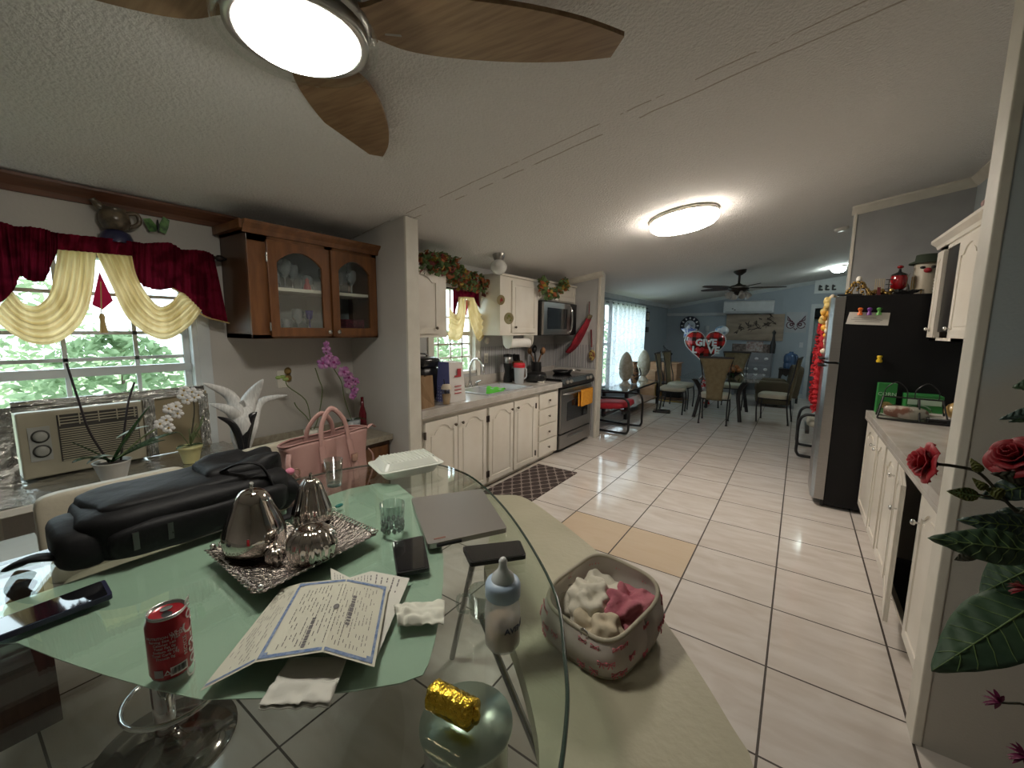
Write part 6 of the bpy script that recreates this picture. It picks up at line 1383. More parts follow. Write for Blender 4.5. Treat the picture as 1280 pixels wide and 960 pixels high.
def puff(P, d, M=None, nr=8):
    mb = MB(); n = len(P)
    for sgn in (-1, 1):
        v = [(0, sgn*d, 0)]; f = []
        for k in range(1, nr+1):
            r = k/nr; h = sgn*d*math.sqrt(max(0, 1-r**2.4)); v += [(p[0]*r, h, p[1]*r) for p in P]
        f = [(0, 1+i, 1+(i+1) % n) for i in range(n)]
        for k in range(nr-1):
            for i in range(n): f.append((1+k*n+i, 1+(k+1)*n+i, 1+(k+1)*n+(i+1) % n, 1+k*n+(i+1) % n))
        if sgn > 0: f = [tuple(reversed(q)) for q in f]
        mb.add(v, f, True, M=M)
    return mb
obj('foil_heart', puff(heart(s=.78), .13), plaid(), t)
obj('white_edge', MB().tube([(p[0]*1.01, 0, p[1]*1.01) for p in heart(s=.78)], .012, 6, closed=True), mat('balloon_white', (.75, .78, .8), .3), t)
obj('lettering', MB().text('GIVE', .19, .006, M=T(.03, -.142, .05) @ FACENY(0, 0, 0), bold=.008).text('L    VE', .19, .006, M=T(.03, -.142, -.10) @ FACENY(0, 0, 0), bold=.008), MATS['balloon_white'], t)
obj('small_heart', puff(heart(24, .17), .03, M=T(-.075, -.15, -.10)), mat('balloon_red', (.65, .02, .03), .3), t)
obj('tail_ribbon', MB().tube(smoothpath([(0, 0, -.40), (.02, .01, -.65), (-.02, 0, -.9), (0, 0, -1.2)], 5), .004, 5), MATS['balloon_white'], t)
t = thing('balloon', 'smaller star balloon in blue and white tucked beside the heart balloon', 'balloon', (-1.97, 9.45, 1.50)); st5 = [((.17 if i % 2 == 0 else .09)*math.sin(PI*i/5), (.17 if i % 2 == 0 else .09)*math.cos(PI*i/5)) for i in range(10)]
obj('foil_star', puff(st5, .06), mat('flag_blue', (.10, .16, .42), .25, col2=(.55, .58, .65), vscale=14, vlo=.48, vhi=.52), t)
obj('neck', MB().tube([(0, 0, -.1), (0, 0, -.2)], .008, 6), MATS['balloon_white'], t)
t = thing('balloon', 'round white and blue balloon peeking over right of heart balloon', 'balloon', (-1.33, 9.45, 1.52)); obj('foil', MB().ell((0, 0, 0), (.13, .09, .10)), mat('cloud_blue', (.62, .68, .75), .3, col2=(.15, .3, .5), vscale=9, vlo=.4, vhi=.5), t); obj('neck', MB().tube([(0, 0, -.08), (0, 0, -.16)], .008, 6), MATS['balloon_white'], t)
t = thing('balloon_weight', 'stack of red patterned foil puffs below heart balloon', 'balloon', (-1.52, 9.35, 0)); 
for k, (z, s) in enumerate(((.60, .46), (.44, .46), (.30, .5), (.16, .5))): obj('foil_puff', puff(heart(28, s*.55), .09, M=T(0, 0, z)), MATS['balloon_plaid'] if 'balloon_plaid' in MATS else mat('foil_red_white', (.40, .03, .03), .25, col2=(.45, .40, .38), vscale=9, vlo=.48, vhi=.52), t)
obj('base_weight', MB().lathe([(.08, 0), (.07, .08), (0, .09)], 16), mat('foil_red_white', (.40, .03, .03), .25), t)
# wooden bookcase/crate with dragon ornament
m_pine = mat('pine_board', (.42, .24, .13), .5, col2=(.32, .17, .085), vscale=4, stretch=(1, 1, 8))
t = thing('wooden_crate', 'tall pine crate cupboard by far end of living window', 'cupboard', (-2.48, 9.75, 0))
obj('case', MB().box(-.32, .30, -.22, .22, .02, .78), m_pine, t, bevel=.006)
mb = MB()
obj('groove_strip', MB().box(.02, .05, -.226, -.22, .03, .77), mat('pine_dark', (.10, .05, .02), .6), t); obj('top_board', MB().box(-.34, .33, -.25, .24, .78, .80), m_pine, t, bevel=.004)
t = thing('low_shelf', 'open low wooden shelf beside the console at window end', 'shelf', (-2.72, 9.2, 0)); obj('side_panel', MB().box(-.18, .18, -.02, .0, 0, .62), m_pine, t); obj('side_panel', MB().box(-.18, .18, .26, .28, 0, .62), m_pine, t); obj('top', MB().box(-.2, .2, -.03, .29, .62, .64), m_pine, t); obj('shelf_board', MB().box(-.18, .18, 0, .26, .3, .32), m_pine, t)
t = thing('dragon_ornament', 'black scrolling dragon ornament on the pine cupboard', 'ornament', (-2.50, 9.70, .80))
obj('body', MB().tube(smoothpath([(-.14, 0, .03), (-.05, .03, .16), (.06, 0, .10), (.10, -.02, .22), (.0, 0, .30), (-.04, 0, .38)], 6), [.012+.02*math.sin(PI*i/30) for i in range(31)], 8), m_black, t)
for s in (-1, 1): obj('wing', MB().add([(0, 0, .15), (s*.10, .03, .24), (s*.17, .02, .20), (s*.13, .01, .12), (s*.06, 0, .08)], [(0, 1, 2, 3, 4)]), m_black, t, solid=.008)
obj('foot', MB().rbox((-.02, 0, .015), (.13, .05, .015), .5), m_black, t)
# gold framed trolley / cage on floor
t = thing('trolley', 'low gold-framed trolley with dark boxes beside left dining chairs', 'trolley', (-2.16, 9.24, 0), .0)
m_goldf = mat('brass_frame', (.42, .28, .10), .35, .8)
for sy in (-.22, .22): obj('hoop_frame', MB().tube(smoothpath([(-.28, sy, .42), (-.32, sy, .3), (-.30, sy, .06), (-.2, sy, .03), (.25, sy, .03)], 5), .016, 8), m_goldf, t)
obj('tray_shelf', MB().box(-.28, .28, -.22, .22, .38, .40), m_black, t); obj('lower_shelf', MB().box(-.26, .26, -.22, .22, .07, .09), mat('walnut_shelf'), t); obj('boxes', MB().rbox((0, 0, .20), (.2, .16, .11), .3), m_black, t)
obj('trinkets', MB().ell((-.08, -.05, .43), (.07, .05, .035)).ell((.08, .0, .43), (.06, .06, .03)), mat('olive_gold', (.30, .26, .06), .5, col2=(.08, .07, .04), vscale=30), t)
one('floor_scale', 'flat black bathroom scale lying on tiles before the trolley', 'scale', MB().box(-.15, .15, -.12, .12, .0, .03), m_black, (-2.02, 7.85, 0), .2, bevel=.005)
# silver studded cabinet, mantel, armchair, side table, jug
t = thing('sideboard', 'silver grey sideboard with rows of round studs under painting', 'sideboard', (-.87, 11.1, 0)); m_sil = mat('silver_grey_panel', (.22, .24, .27), .35, .4)
obj('case', MB().box(-.42, .38, -.02, .36, .30, 1.02), m_sil, t, bevel=.008)
for k, z in enumerate((.36, .60, .84)): 
    d = obj('drawer', MB().box(-.40, .36, -.035, -.02, z-.04, z+.14), m_sil, t, bevel=.006)
    for i in range(4): obj('stud', MB().ell((-.30+.19*i, -.04, z+.05), (.042, .025, .034), 12, 8), mat('stud_silver', (.62, .64, .67), .3, .2), d)
for sx in (-.36, .32): obj('leg', MB().box(sx-.03, sx+.03, .0, .06, 0, .30), m_sil, t)
obj('leg', MB().box(-.39, -.33, .28, .34, 0, .30), m_sil, t); obj('leg', MB().box(.29, .35, .28, .34, 0, .30), m_sil, t)
t = thing('picture_frame', 'dark wide carved frame standing on sideboard below the painting', 'frame', (-.92, 11.3, 1.02)); obj('frame', MB().box(-.42, .38, -.02, .02, 0, .20), mat('dark_carving', (.06, .045, .04), .5, col2=(.20, .16, .14), vscale=26), t, bevel=.004); obj('plaque', MB().box(-.12, .22, -.03, -.02, .03, .26), mat('reddish_plaque', (.22, .13, .12), .5, col2=(.4, .38, .36), vscale=22), t)
one('bottle', 'tall black bottle figurine standing before the painting', 'bottle', MB().lathe([(.05, 0), (.055, .2), (.03, .32), (.02, .42), (.04, .48), (.0, .54)], 16), m_black, (-.50, 11.22, 1.02))
t = thing('armchair', 'dark olive brown upholstered armchair behind the edge-on dining chair', 'armchair', (-.38, 10.05, 0), PI/2+.1); t.scale = (.85, .85, .9); m_olv2 = mat('dark_olive_upholstery', (.085, .068, .04), .8, bump=.2, bscale=60)
obj('seat_base', MB().rbox((0, 0, .25), (.42, .36, .20), .25), m_olv2, t); obj('backrest', MB().rbox((.0, -.34, .62), (.40, .12, .36), .3, M=RXm(.12)), m_olv2, t)
for s in (-1, 1): obj('armrest', MB().rbox((s*.36, .04, .42), (.09, .34, .17), .35), m_olv2, t)
t = thing('side_table', 'black carved side table against the far wall near doorway', 'table', (-.13, 10.75, 0))
obj('tabletop', MB().box(-.20, .20, -.2, .2, .70, .73), m_black, t, bevel=.004)
for sx in (-.17, .17):
    for sy in (-.17, .17): obj('leg', MB().box(sx-.022, sx+.022, sy-.022, sy+.022, 0, .70), m_black, t)
mb = MB().prism([(-.16, .70), (.16, .70), (.16, .50), (.12, .60), (.05, .56), (0, .63), (-.05, .56), (-.12, .60), (-.16, .50)], -.17, -.15, M=Matrix(((1, 0, 0, 0), (0, 0, 1, 0), (0, 1, 0, 0), (0, 0, 0, 1)))); obj('carved_apron', mb, m_black, t)
t = thing('water_jug', 'large blue water jug standing on the black side table', 'jug', (-.13, 10.75, .73)); obj('jug_body', MB().lathe([(.12, 0), (.13, .03), (.128, .1), (.122, .12), (.13, .14), (.13, .26), (.10, .31), (.04, .33), (.04, .36)], 24), mat('blue_bottle', (.05, .10, .20), .2, col2=(.04, .08, .17)), t); obj('handle', MB().tube([(.05, -.08, .30), (.10, -.14, .28), (.11, -.15, .2), (.10, -.13, .15)], .012, 6), MATS['blue_bottle'], t)
# hallway beyond the doorway
t = thing('hanging_shirt', 'dark garments hanging from a rail inside the far doorway', 'clothes', (.62, 12.3, 1.85)); obj('rail', MB().tube([(-.6, 0, 0), (.6, 0, 0)], .015, 8), m_iron, t)
for k, (x, c) in enumerate(((-.35, (.40, .50, .52)), (-.2, (.05, .05, .06)), (-.05, (.25, .05, .06)), (.12, (.06, .07, .10)))): obj('garment', MB().rbox((x, 0, -.45), (.06, .2, .42), .5, 16, 10, jit=.04, seed=k), mat('garment_%s' % ['pale', 'black', 'red', 'navy'][k], c, .9), t)

# ================================================================ REFRIGERATOR AND RIGHT KITCHEN RUN
m_fr = mat('fridge_black', (.006, .006, .007), .45, spec=.25, bump=.05, bscale=120)
t = thing('refrigerator', 'tall black-sided refrigerator with stainless doors facing the aisle', 'refrigerator', (.28, 4.345, 0))
obj('body', MB().box(0, .70, 0, .77, .03, 1.80), m_fr, t, bevel=.006)
for nm, z0, z1 in (('freezer_door', 1.262, 1.79), ('fridge_door', .07, 1.245)):
    d = obj(nm, MB().prism([(0, -.005), (0, .77), (-.07, .77), (-.095, .70), (-.105, .38), (-.095, .07), (-.07, -.005)], z0, z1), m_steel, t, bevel=.004)
    obj('gasket', MB().box(-.001, .012, .01, .75, z0+.01, z1-.01), m_black, d)
    zz = z0+.012 if nm == 'freezer_door' else z1-.03
    obj('handle', MB().box(-.135, -.09, .06, .34, zz, zz+.016), m_black, d, bevel=.003)
obj('hinge_cover', MB().box(-.06, .10, .02, .10, 1.80, 1.815), m_black, t, bevel=.003)
obj('toe_grille', MB().box(-.02, .0, .02, .75, .01, .06), m_black, t)
# paper and magnets
Fy = 4.343
def fp(px, py): return PY(px, py, Fy)
A = [fp(1062, 390), fp(1113, 391), fp(1110, 407), fp(1057, 405)]
t = thing('note', 'white handwritten note held on refrigerator side by magnets', 'paper', (A[0].x, Fy, A[0].z)); B = [p-Vector((A[0].x, Fy, A[0].z)) for p in A]
obj('page', MB().add([(p.x, -.001, p.z) for p in B], [(0, 3, 2, 1)]), mat('note_white', (.62, .60, .55), .8), t, solid=.001)
mb = MB()
for k, (v, a, b_) in enumerate(((.45, .15, .7), (.6, .1, .85), (.75, .2, .8))):
    p = B[0].lerp(B[3], v); q = B[1].lerp(B[2], v); mb.tube([p.lerp(q, a)+Vector((0, -.002, 0)), p.lerp(q, b_)+Vector((0, -.002, 0))], .0015, 4)
obj('handwriting', mb, m_ink, t)
for (px, nm, c) in ((1075, 'orange', (.60, .12, .01)), (1086.5, 'purple', (.13, .02, .22)), (1098.5, 'green', (.08, .30, .05))):
    p = fp(px, 390); t = thing('push_magnet', nm+' pawn-shaped magnet holding the note', 'magnet', (p.x, Fy, p.z), 0, 'pawn magnets on the refrigerator')
    mm = mat(nm+'_plastic', c, .4); obj('pin_body', MB().lathe([(.018, -.025), (.016, -.01), (.009, .0), (.012, .012)], 16, c=(0, -.016, 0)), mm, t); obj('pin_head', MB().ell((0, -.016, .022), (.017, .014, .013), 14, 8), mm, t)
p = fp(1099, 448); one('magnet', 'small yellow bell-shaped magnet low on refrigerator side', 'magnet', MB().lathe([(.016, -.03), (.02, -.02), (.012, .0), (.018, .012), (.016, .022), (0, .024)], 14), mat('yellow_plastic', (.75, .50, .02), .4), (p.x, Fy-.018, p.z))
# hanging red boa and gold garland
t = thing('feather_boa', 'red feather boa hanging down the refrigerator front', 'boa', (0, 0, 0)); P = [PY(x, y, 4.75) for x, y in ((1036, 388), (1030, 415), (1024, 445), (1021, 480), (1020, 500), (1023, 513))]; P = smoothpath(P, 12); random.seed(31)
mb = MB().tube(P, [.03+.008*math.sin(i*1.7) for i in range(len(P))], 10)
for k in range(420):
    q = random.choice(P); a = random.uniform(0, 6.28); d = Vector((math.cos(a), math.sin(a), random.uniform(-.6, .3))).normalized(); mb.add([q+d*.02, q+d*.055+Vector((0, 0, .006)), q+d*.06, q+d*.055-Vector((0, 0, .01))], [(0, 1, 2, 3)])
obj('feathers', mb, mat('boa_red', (.42, .012, .02), .85), t); obj('cord', MB().tube([P[0], P[0]+Vector((.06, 0, .04))], .004, 6), m_red, t)
t = thing('flower_garland', 'orange and gold artificial garland on refrigerator upper front', 'garland', (0, 0, 0)); P = smoothpath([PY(x, y, 4.62) for x, y in ((1041, 372), (1037, 392), (1036, 415), (1035, 440), (1037, 466))], 8)
cols = [('marigold', (.62, .30, .03)), ('gilt', (.55, .42, .15)), ('ivory_bloom', (.6, .52, .40))]; mbs = [MB() for _ in cols]
for k in range(60):
    q = random.choice(P); mbs[k % 3].ell(tuple(q+Vector((random.uniform(-.045, .03), random.uniform(-.05, .05), random.uniform(-.02, .02)))), random.uniform(.018, .034), 8, 6)
for mb, (nm, c) in zip(mbs, cols): obj(nm+'_blooms', mb, mat(nm, c, .6, vscale=40), t)['kind'] = 'stuff'
obj('vine', MB().tube(P, .006, 6), m_stemg, t)
# things on top of the refrigerator
TZf = 1.80
m_brass = mat('polished_brass', (.50, .34, .12), .25, .9)
t = thing('gold_basket', 'gold wire and leaf centrepiece at front of refrigerator top', 'ornament', (.36, 4.52, TZf)); random.seed(17); mb = MB()
for k in range(9): a = 2*PI*k/9; mb.tube(smoothpath([(.10*math.cos(a), .10*math.sin(a), 0), (.06*math.cos(a), .06*math.sin(a), .07), (0, 0, .15)], 4), .003, 5)
obj('wire_cone', mb, m_brass, t); mb = MB()
for k in range(40): a = random.uniform(0, 6.28); z = random.uniform(0, .11); r = .085*(1-z/.17); mb.ell((r*math.cos(a), r*math.sin(a), z+.012), random.uniform(.007, .014), 6, 4)
obj('gilt_beads', mb, m_brass, t); obj('candle_tip', MB().lathe([(.018, .12), (.02, .15), (.012, .165), (0, .17)], 12), m_white, t)
t = thing('gold_ornament', 'low heap of gold and maroon ornaments left of red lantern', 'ornament', (.50, 4.55, TZf)); mb = MB()
for k in range(26): mb.ell((random.uniform(-.07, .07), random.uniform(-.05, .05), random.uniform(.012, .045)), random.uniform(.01, .02), 7, 5)
obj('gilt_beads', mb, m_brass, t); obj('maroon_bar', MB().box(-.02, .0, -.06, -.04, 0, .07), mat('maroon_lacquer', (.12, .015, .02), .4), t)
def minichair(label, x, y, m):
    t = thing('miniature_chair', label, 'ornament', (x, y, TZf), 0); obj('seat', MB().box(-.03, .03, -.03, .03, .045, .055), m, t); mb = MB()
    for k in range(5): mb.box(-.03+.0135*k, -.024+.0135*k, .024, .03, .055, .16)
    obj('slatted_back', mb, m, t)
    for sx in (-.027, .027):
        for sy in (-.027, .027): obj('leg', MB().box(sx-.003, sx+.003, sy-.003, sy+.003, 0, .045), m, t)
    return t
minichair('miniature pale slatted chair left of the red lantern', .515, 4.70, mat('pale_cane', (.45, .38, .24), .5)); minichair('miniature brass slatted chair right of the red lantern', .735, 4.66, m_brass)
t = thing('lantern', 'glossy dark red glass lantern with finial on refrigerator', 'lantern', (.625, 4.66, TZf)); obj('base', MB().lathe([(.02, 0), (.045, .01), (.02, .04), (.035, .06)], 18), m_black, t); obj('red_globe', MB().lathe([(.035, .06), (.052, .08), (.055, .15), (.05, .17)], 22), mat('ruby_glass', (.30, .006, .01), .1, coat=.6), t); obj('lid', MB().lathe([(.054, .17), (.05, .18), (.012, .20), (.008, .225)], 20), m_black, t); obj('finial', MB().ell((0, 0, .24), (.022, .022, .014), 12, 8), MATS['ruby_glass'], t)
t = thing('letter_stand', 'small dark wire E-shaped stand beside the red lantern', 'ornament', (.56, 4.60, TZf)); mb = MB().box(-.003, .003, 0, .004, 0, .14)
for z in (.06, .095, .135): mb.box(-.022, .022, 0, .004, z, z+.006)
obj('frame', mb, m_iron, t)
t = thing('face_canister', 'cream canister with painted red-nosed face and dark green hat', 'canister', (.80, 4.72, TZf)); obj('jar', MB().lathe([(.075, 0.0), (.085, .03), (.085, .24), (.08, .26)], 24), mat('canister_cream', (.50, .45, .35), .45), t); obj('hat', MB().lathe([(.12, .26), (.12, .27), (.085, .285), (.08, .33), (0, .34)], 24), mat('dark_green_felt', (.035, .05, .03), .8), t)
fa = math.atan2(-4.7, -.80); obj('nose', MB().ell((.09*math.cos(fa), .09*math.sin(fa), .20), (.025, .025, .02), 12, 8), mat('nose_red', (.40, .02, .03), .4), t)
for s in (-.38, .38): obj('eye', MB().ell((.082*math.cos(fa+s), .082*math.sin(fa+s), .225), (.018, .018, .012), 10, 6), m_black, t)
t = thing('plate_stack', 'stack of white bowls behind the wall cabinet edge', 'bowls', (.86, 4.50, TZf), 0)
for k in range(5): obj('bowl', MB().lathe([(.03, .0+k*.022), (.06, .03+k*.022), (.058, .03+k*.022)], 20, caps=False), m_white, t)
one('foil_dish', 'crumpled silver foil dish lying before the red lantern', 'dish', MB().grid(lambda u, v: ((u-.5)*.16, (v-.5)*.10, .006+.03*max(abs(2*u-1), abs(2*v-1))**2+.012*noise.noise(Vector((u*8, v*8, 0)))), 20, 16, smooth=False), m_foil, (.66, 4.50, TZf+.004), solid=.001)
t = thing('horn_ornament', 'grey curved horn ornament right of the red lantern', 'ornament', (.69, 4.78, TZf)); obj('horn', MB().tube(smoothpath([(0, 0, 0), (.01, 0, .08), (-.01, 0, .14), (.02, 0, .20)], 5), [.022-.0013*i for i in range(16)], 8), mat('grey_horn', (.22, .2, .18), .5), t); obj('foot', MB().lathe([(.03, 0), (.026, .012), (0, .014)], 14), m_black, t)

# base cabinets on the right, doors facing the aisle
RXf = .52; m_cab2 = m_cab
t = thing('base_cabinet', 'white base cabinet with narrow doors next to refrigerator', 'cabinet', (RXf, 3.39, 0), 0, 'white base cabinets under the right counter')
obj('carcass', MB().box(0, KX-RXf, 0, .93, .09, .83).box(.05, KX-RXf, 0, .93, 0, .09), m_cab, t)
cabdoor(t, FACENX(0, .91, .11), .53, .69, (.48, .60), km=m_knobc); cabdoor(t, FACENX(0, .33, .11), .30, .69, (.03, .60), km=m_knobc)
t = thing('base_cabinet', 'white base cabinet with one door standing ajar, nearest trim post', 'cabinet', (RXf, 2.075, 0), 0, 'white base cabinets under the right counter')
mb = MB().box(0, KX-RXf, 0, .018, .09, .83).box(0, KX-RXf, 1.295, 1.31, .09, .83).box(0, KX-RXf, .0, 1.31, .09, .108).box(.05, KX-RXf, 0, 1.31, 0, .09).box(0, .02, .40, .47, .09, .83).box(0, .02, .93, .96, .09, .83).box(0, .02, 0, 1.31, .80, .83).box(KX-RXf-.015, KX-RXf, 0, 1.31, .09, .83)
obj('carcass', mb, m_cab, t); obj('interior_shade', MB().box(.022, KX-RXf-.02, .02, 1.29, .11, .115), m_black, t)  # black sheet over the cabinet floor, painted shade behind the ajar door
cabdoor(t, FACENX(0, 1.285, .11), .33, .69, (.30, .60), km=m_knobc)
hM = T(0, .925, .11) @ RZ(-.13) @ FACENX(0, 0, 0)
cabdoor(t, hM, .45, .69, (.41, .56), km=m_knobc)
cabdoor(t, FACENX(0, .405, .11), .38, .69, (.03, .56), km=m_knobc)
one('countertop', 'marbled tile worktop along the right wall beside refrigerator', 'countertop', MB().box(.485, KX, 2.07, 4.335, .84, .885).box(.485, .515, 2.07, 4.335, .815, .84), m_tile, bevel=.003)
# wall cabinets on the right
UXF = .78; t = thing('wall_cabinet', 'white wall cabinet with dark open gap, above the right counter', 'cabinet', (UXF, 2.075, 1.455)); YL = 2.20; H2 = .68
ga = PX(1197, 350, UXF).y-2.075; gb = PX(1185, 350, UXF).y-2.075+.10; ga -= .04
mb = MB().box(0, KX-UXF, 0, .015, 0, H2).box(0, KX-UXF, YL-.015, YL, 0, H2).box(0, KX-UXF, 0, YL, 0, .018).box(0, KX-UXF, 0, YL, H2-.06, H2).box(KX-UXF-.01, KX-UXF, 0, YL, 0, H2).box(0, .018, 0, ga, 0, .05).box(0, .015, gb, YL, 0, H2)
obj('carcass', mb, m_cab, t); obj('interior_shade', MB().box(.003, KX-UXF-.011, ga-.01, gb+.01, .06, H2-.065), m_black, t)  # black box fills the gap, standing in for the shade inside the cabinet
mb = MB().prism([(-.0, 0), (.0, .06), (-.05, .06), (-.05, .045), (-.02, .02), (-.012, 0)], 0, YL+.05, M=Matrix(((1, 0, 0, 0), (0, 0, 1, 0), (0, 1, 0, H2-.03), (0, 0, 0, 1)))).box(-.05, KX-UXF, 0, YL+.05, H2+.03, H2+.035)
obj('crown', mb, m_cab, t)
cabdoor(t, FACENX(0, YL-.03, .02), YL-.03-gb, .60, (.05, .06), km=m_knobc); cabdoor(t, FACENX(0, ga, .02), .42, .60, (.03, .06), km=m_knobc); cabdoor(t, FACENX(0, ga-.43, .02), .42, .60, (.39, .06), km=m_knobc)
t = thing('figurine', 'little dark red figurine on top of the right wall cabinet', 'figurine', (.85, 3.75, 1.455+H2+.036)); obj('body', MB().lathe([(.04, 0), (.03, .06), (.015, .09)], 14), mat('maroon_lacquer', (.12, .015, .02), .4), t); obj('head', MB().ell((0, 0, .11), .025, 12, 8), mat('pink_china', (.45, .3, .28), .5), t)
t = thing('figurine', 'black and white figurine at far end of right wall cabinet top', 'figurine', (.85, 4.15, 1.455+H2+.036)); obj('body', MB().rbox((0, 0, .03), (.04, .06, .03), .6), m_black, t); obj('head', MB().ell((0, -.05, .07), .022, 12, 8), m_white, t)
# right counter things
cz_ = .885
t = thing('cereal_box', 'upright green food carton against the refrigerator on right counter', 'box', (.585, 4.27, cz_), .05)
mg = mat('box_green', (.03, .22, .05), .45); obj('carton', MB().box(-.055, .055, -.03, .03, 0, .235), mg, t, bevel=.002)
Mf = FACENY(0, -.0305, 0); obj('lettering', MB().text('CORN', .038, .0008, M=Mf @ T(0, .150, 0)), mat('pale_mint', (.50, .66, .52), .5), t)
obj('pack_picture', MB().prism([(p[0]*.04, p[1]*.026+.065) for p in circ(1, 20)], 0, .001, M=Mf), mat('cracker_tan', (.55, .32, .12), .6, col2=(.4, .2, .06), vscale=60), t)
t = thing('tissue_box', 'second green and white carton lying behind wire rack', 'box', (.78, 4.22, cz_)); obj('carton', MB().box(-.10, .10, -.08, .08, 0, .17), mg, t, bevel=.003); obj('pale_label', MB().box(-.09, .09, -.082, -.08, .10, .15), mat('pale_mint'), t)
t = thing('wire_rack', 'black tent-shaped wire rack with arched handles and packets', 'rack', (.68, 3.98, cz_), -.08)
def rod(nm, pts, r=.005): obj(nm, MB().tube(smoothpath(pts, 5), r, 6), m_black, t)
rod('base_rail', [(-.17, -.07, .01), (.0, -.08, .008), (.19, -.07, .01)], .007); rod('base_rail', [(-.17, .10, .01), (.0, .10, .008), (.19, .10, .01)], .006)
for x in (-.17, .05, .19): rod('upright', [(x, -.07, .01), (x*.85, .01, .16)], .006); rod('upright', [(x, .10, .01), (x*.85, .03, .16)], .006)
rod('top_rail', [(-.15, .02, .16), (.16, .02, .16)], .006)
for cx0 in (-.08, .08): rod('arched_handle', [(cx0-.06, .02, .16), (cx0-.055, .02, .22), (cx0, .02, .27), (cx0+.055, .02, .22), (cx0+.06, .02, .16)], .0035)
t = thing('bread_packet', 'clear packet of brown bread leaning inside the wire rack', 'packet', (.66, 3.97, cz_+.012), -.1)
obj('bread', MB().rbox((0, .02, .045), (.12, .05, .04), .5, 26, 12, jit=.02, seed=3), mat('packet_brown', (.46, .40, .34), .35, col2=(.20, .09, .06), vscale=12, vlo=.42, vhi=.5), t)
obj('wrapper', MB().rbox((0, .02, .047), (.135, .058, .045), .55, 30, 14, jit=.05, seed=8), m_thick, t)
t = thing('tray', 'black rectangular oven tray on right counter carrying papers and onion', 'tray', (.93, 4.05, cz_), -.1); obj('tray_body', MB().box(-.15, .15, -.15, .15, 0, .035), m_black, t, bevel=.004); obj('rim', MB().tube([(-.155, -.155, .038), (.155, -.155, .038), (.155, .155, .038), (-.155, .155, .038)], .005, 6, closed=True), m_black, t)
one('leaflet', 'white and red leaflet lying on the black oven tray', 'leaflet', MB().box(-.14, .14, -.13, .14, 0, .006), mat('leaflet_white', (.50, .47, .44), .6, col2=(.35, .12, .10), vscale=6, vlo=.36, vhi=.4), (.93, 4.05, cz_+.04), -.1)
m_on = mat('onion_gold', (.52, .36, .14), .35, col2=(.40, .25, .08), vscale=5, stretch=(4, 4, 1), coat=.3)
t = thing('onion', 'large golden onion in clear bag on the oven tray', 'onion', (.91, 3.99, cz_+.047)); obj('bulb', MB().lathe([(.0, 0), (.03, .004), (.055, .03), (.058, .055), (.04, .09), (.012, .108), (.006, .12)], 22), m_on, t); obj('root_end', MB().lathe([(.01, -.002), (.008, .003), (0, .003)], 10), m_brass, t)
dup(t, (1.01, 4.06, cz_+.047), .5, label='smaller golden onion behind the large one by trim post', scale=.85)
t = thing('spoon_rest', 'dark blue oval dish half hidden by the trim post on counter', 'dish', (.80, 3.20, cz_)); obj('bowl', MB().lathe([(0, .003), (.05, .003), (.07, .02), (.066, .02), (.045, .008), (0, .008)], 24), mat('navy_dish', (.03, .04, .09), .3), t); obj('pad', MB().lathe([(.075, 0), (.075, .003), (0, .003)], 24), mat('tan_pad', (.5, .42, .33), .6), t)

# ================================================================ ROSE ARRANGEMENT AT RIGHT EDGE
FYp = 1.30
t = thing('rose_plant', 'artificial red roses with large veined leaves reaching in from right edge', 'plant', (.72, 1.32, 0))
o3 = (.72, 1.32, 0)
def fl(px, py, y=FYp): p = PY(px, py, y); return Vector((p.x-o3[0], p.y-o3[1], p.z))
obj('pot', MB().lathe([(.12, 0), (.15, .05), (.17, .40), (.19, .42), (.17, .43), (.16, .40)], 28), mat('terracotta_pot', (.25, .12, .07), .7), t)
obj('soil', MB().lathe([(.16, .38), (0, .40)], 20, caps=False), MATS['bark_soil'], t)
m_dstem = mat('dark_stem', (.03, .03, .015), .6)
m_rose = mat('rose_red', (.25, .008, .015), .6, col2=(.24, .006, .012), vscale=14); m_rosel = mat('rose_coral', (.42, .02, .03), .55, col2=(.38, .015, .025), vscale=14)
def rose(nm, c, r, axis, m, sd=0):
    mb = MB(); random.seed(sd); ax = Vector(axis).normalized(); ux = ax.orthogonal().normalized(); uy = ax.cross(ux)
    for layer, (rr1, hh, n, tilt_) in enumerate(((.18, .62, 3, .05), (.36, .60, 4, .12), (.56, .55, 5, .25), (.78, .48, 6, .45), (1.0, .36, 7, .75))):
        for k in range(n):
            a = 2*PI*k/n+layer*.5+random.uniform(-.1, .1); w_ = 2*PI/n*.62
            def pf_(u, v, a=a, w_=w_, rr1=rr1, hh=hh, tilt_=tilt_, layer=layer):
                an = a+(2*u-1)*w_; rad = r*rr1*(.30+.75*v**1.3)*(1+tilt_*.3*v**3)+r*.03*math.sin(6*an+layer); h = r*(-.55+1.15*hh*v*1.7-(tilt_*.55)*v**3)-r*.16*(2*u-1)**2*v
                return Vector(c)+ux*(rad*math.cos(an))+uy*(rad*math.sin(an))+ax*h
            mb.grid(pf_, 7, 6)
    obj(nm, mb, m, t, solid=.0012)
    cb = MB().ell(tuple(Vector(c)-ax*r*.55), (r*.28, r*.28, r*.28), 10, 6)
    for k in range(5):
        a = 2*PI*k/5; d = ux*math.cos(a)+uy*math.sin(a); b0 = Vector(c)-ax*r*.6; cb.add([b0, b0+d*r*.4+ax*r*.15+d.cross(ax)*r*.1, b0+d*r*.75+ax*r*.2, b0+d*r*.4+ax*r*.15-d.cross(ax)*r*.1], [(0, 1, 2, 3)])
    obj('calyx', cb, m_dstem, t)
r1 = fl(1151, 577); rose('rose_head', r1, .037, (-.95, -.12, .10), m_rosel, 1)
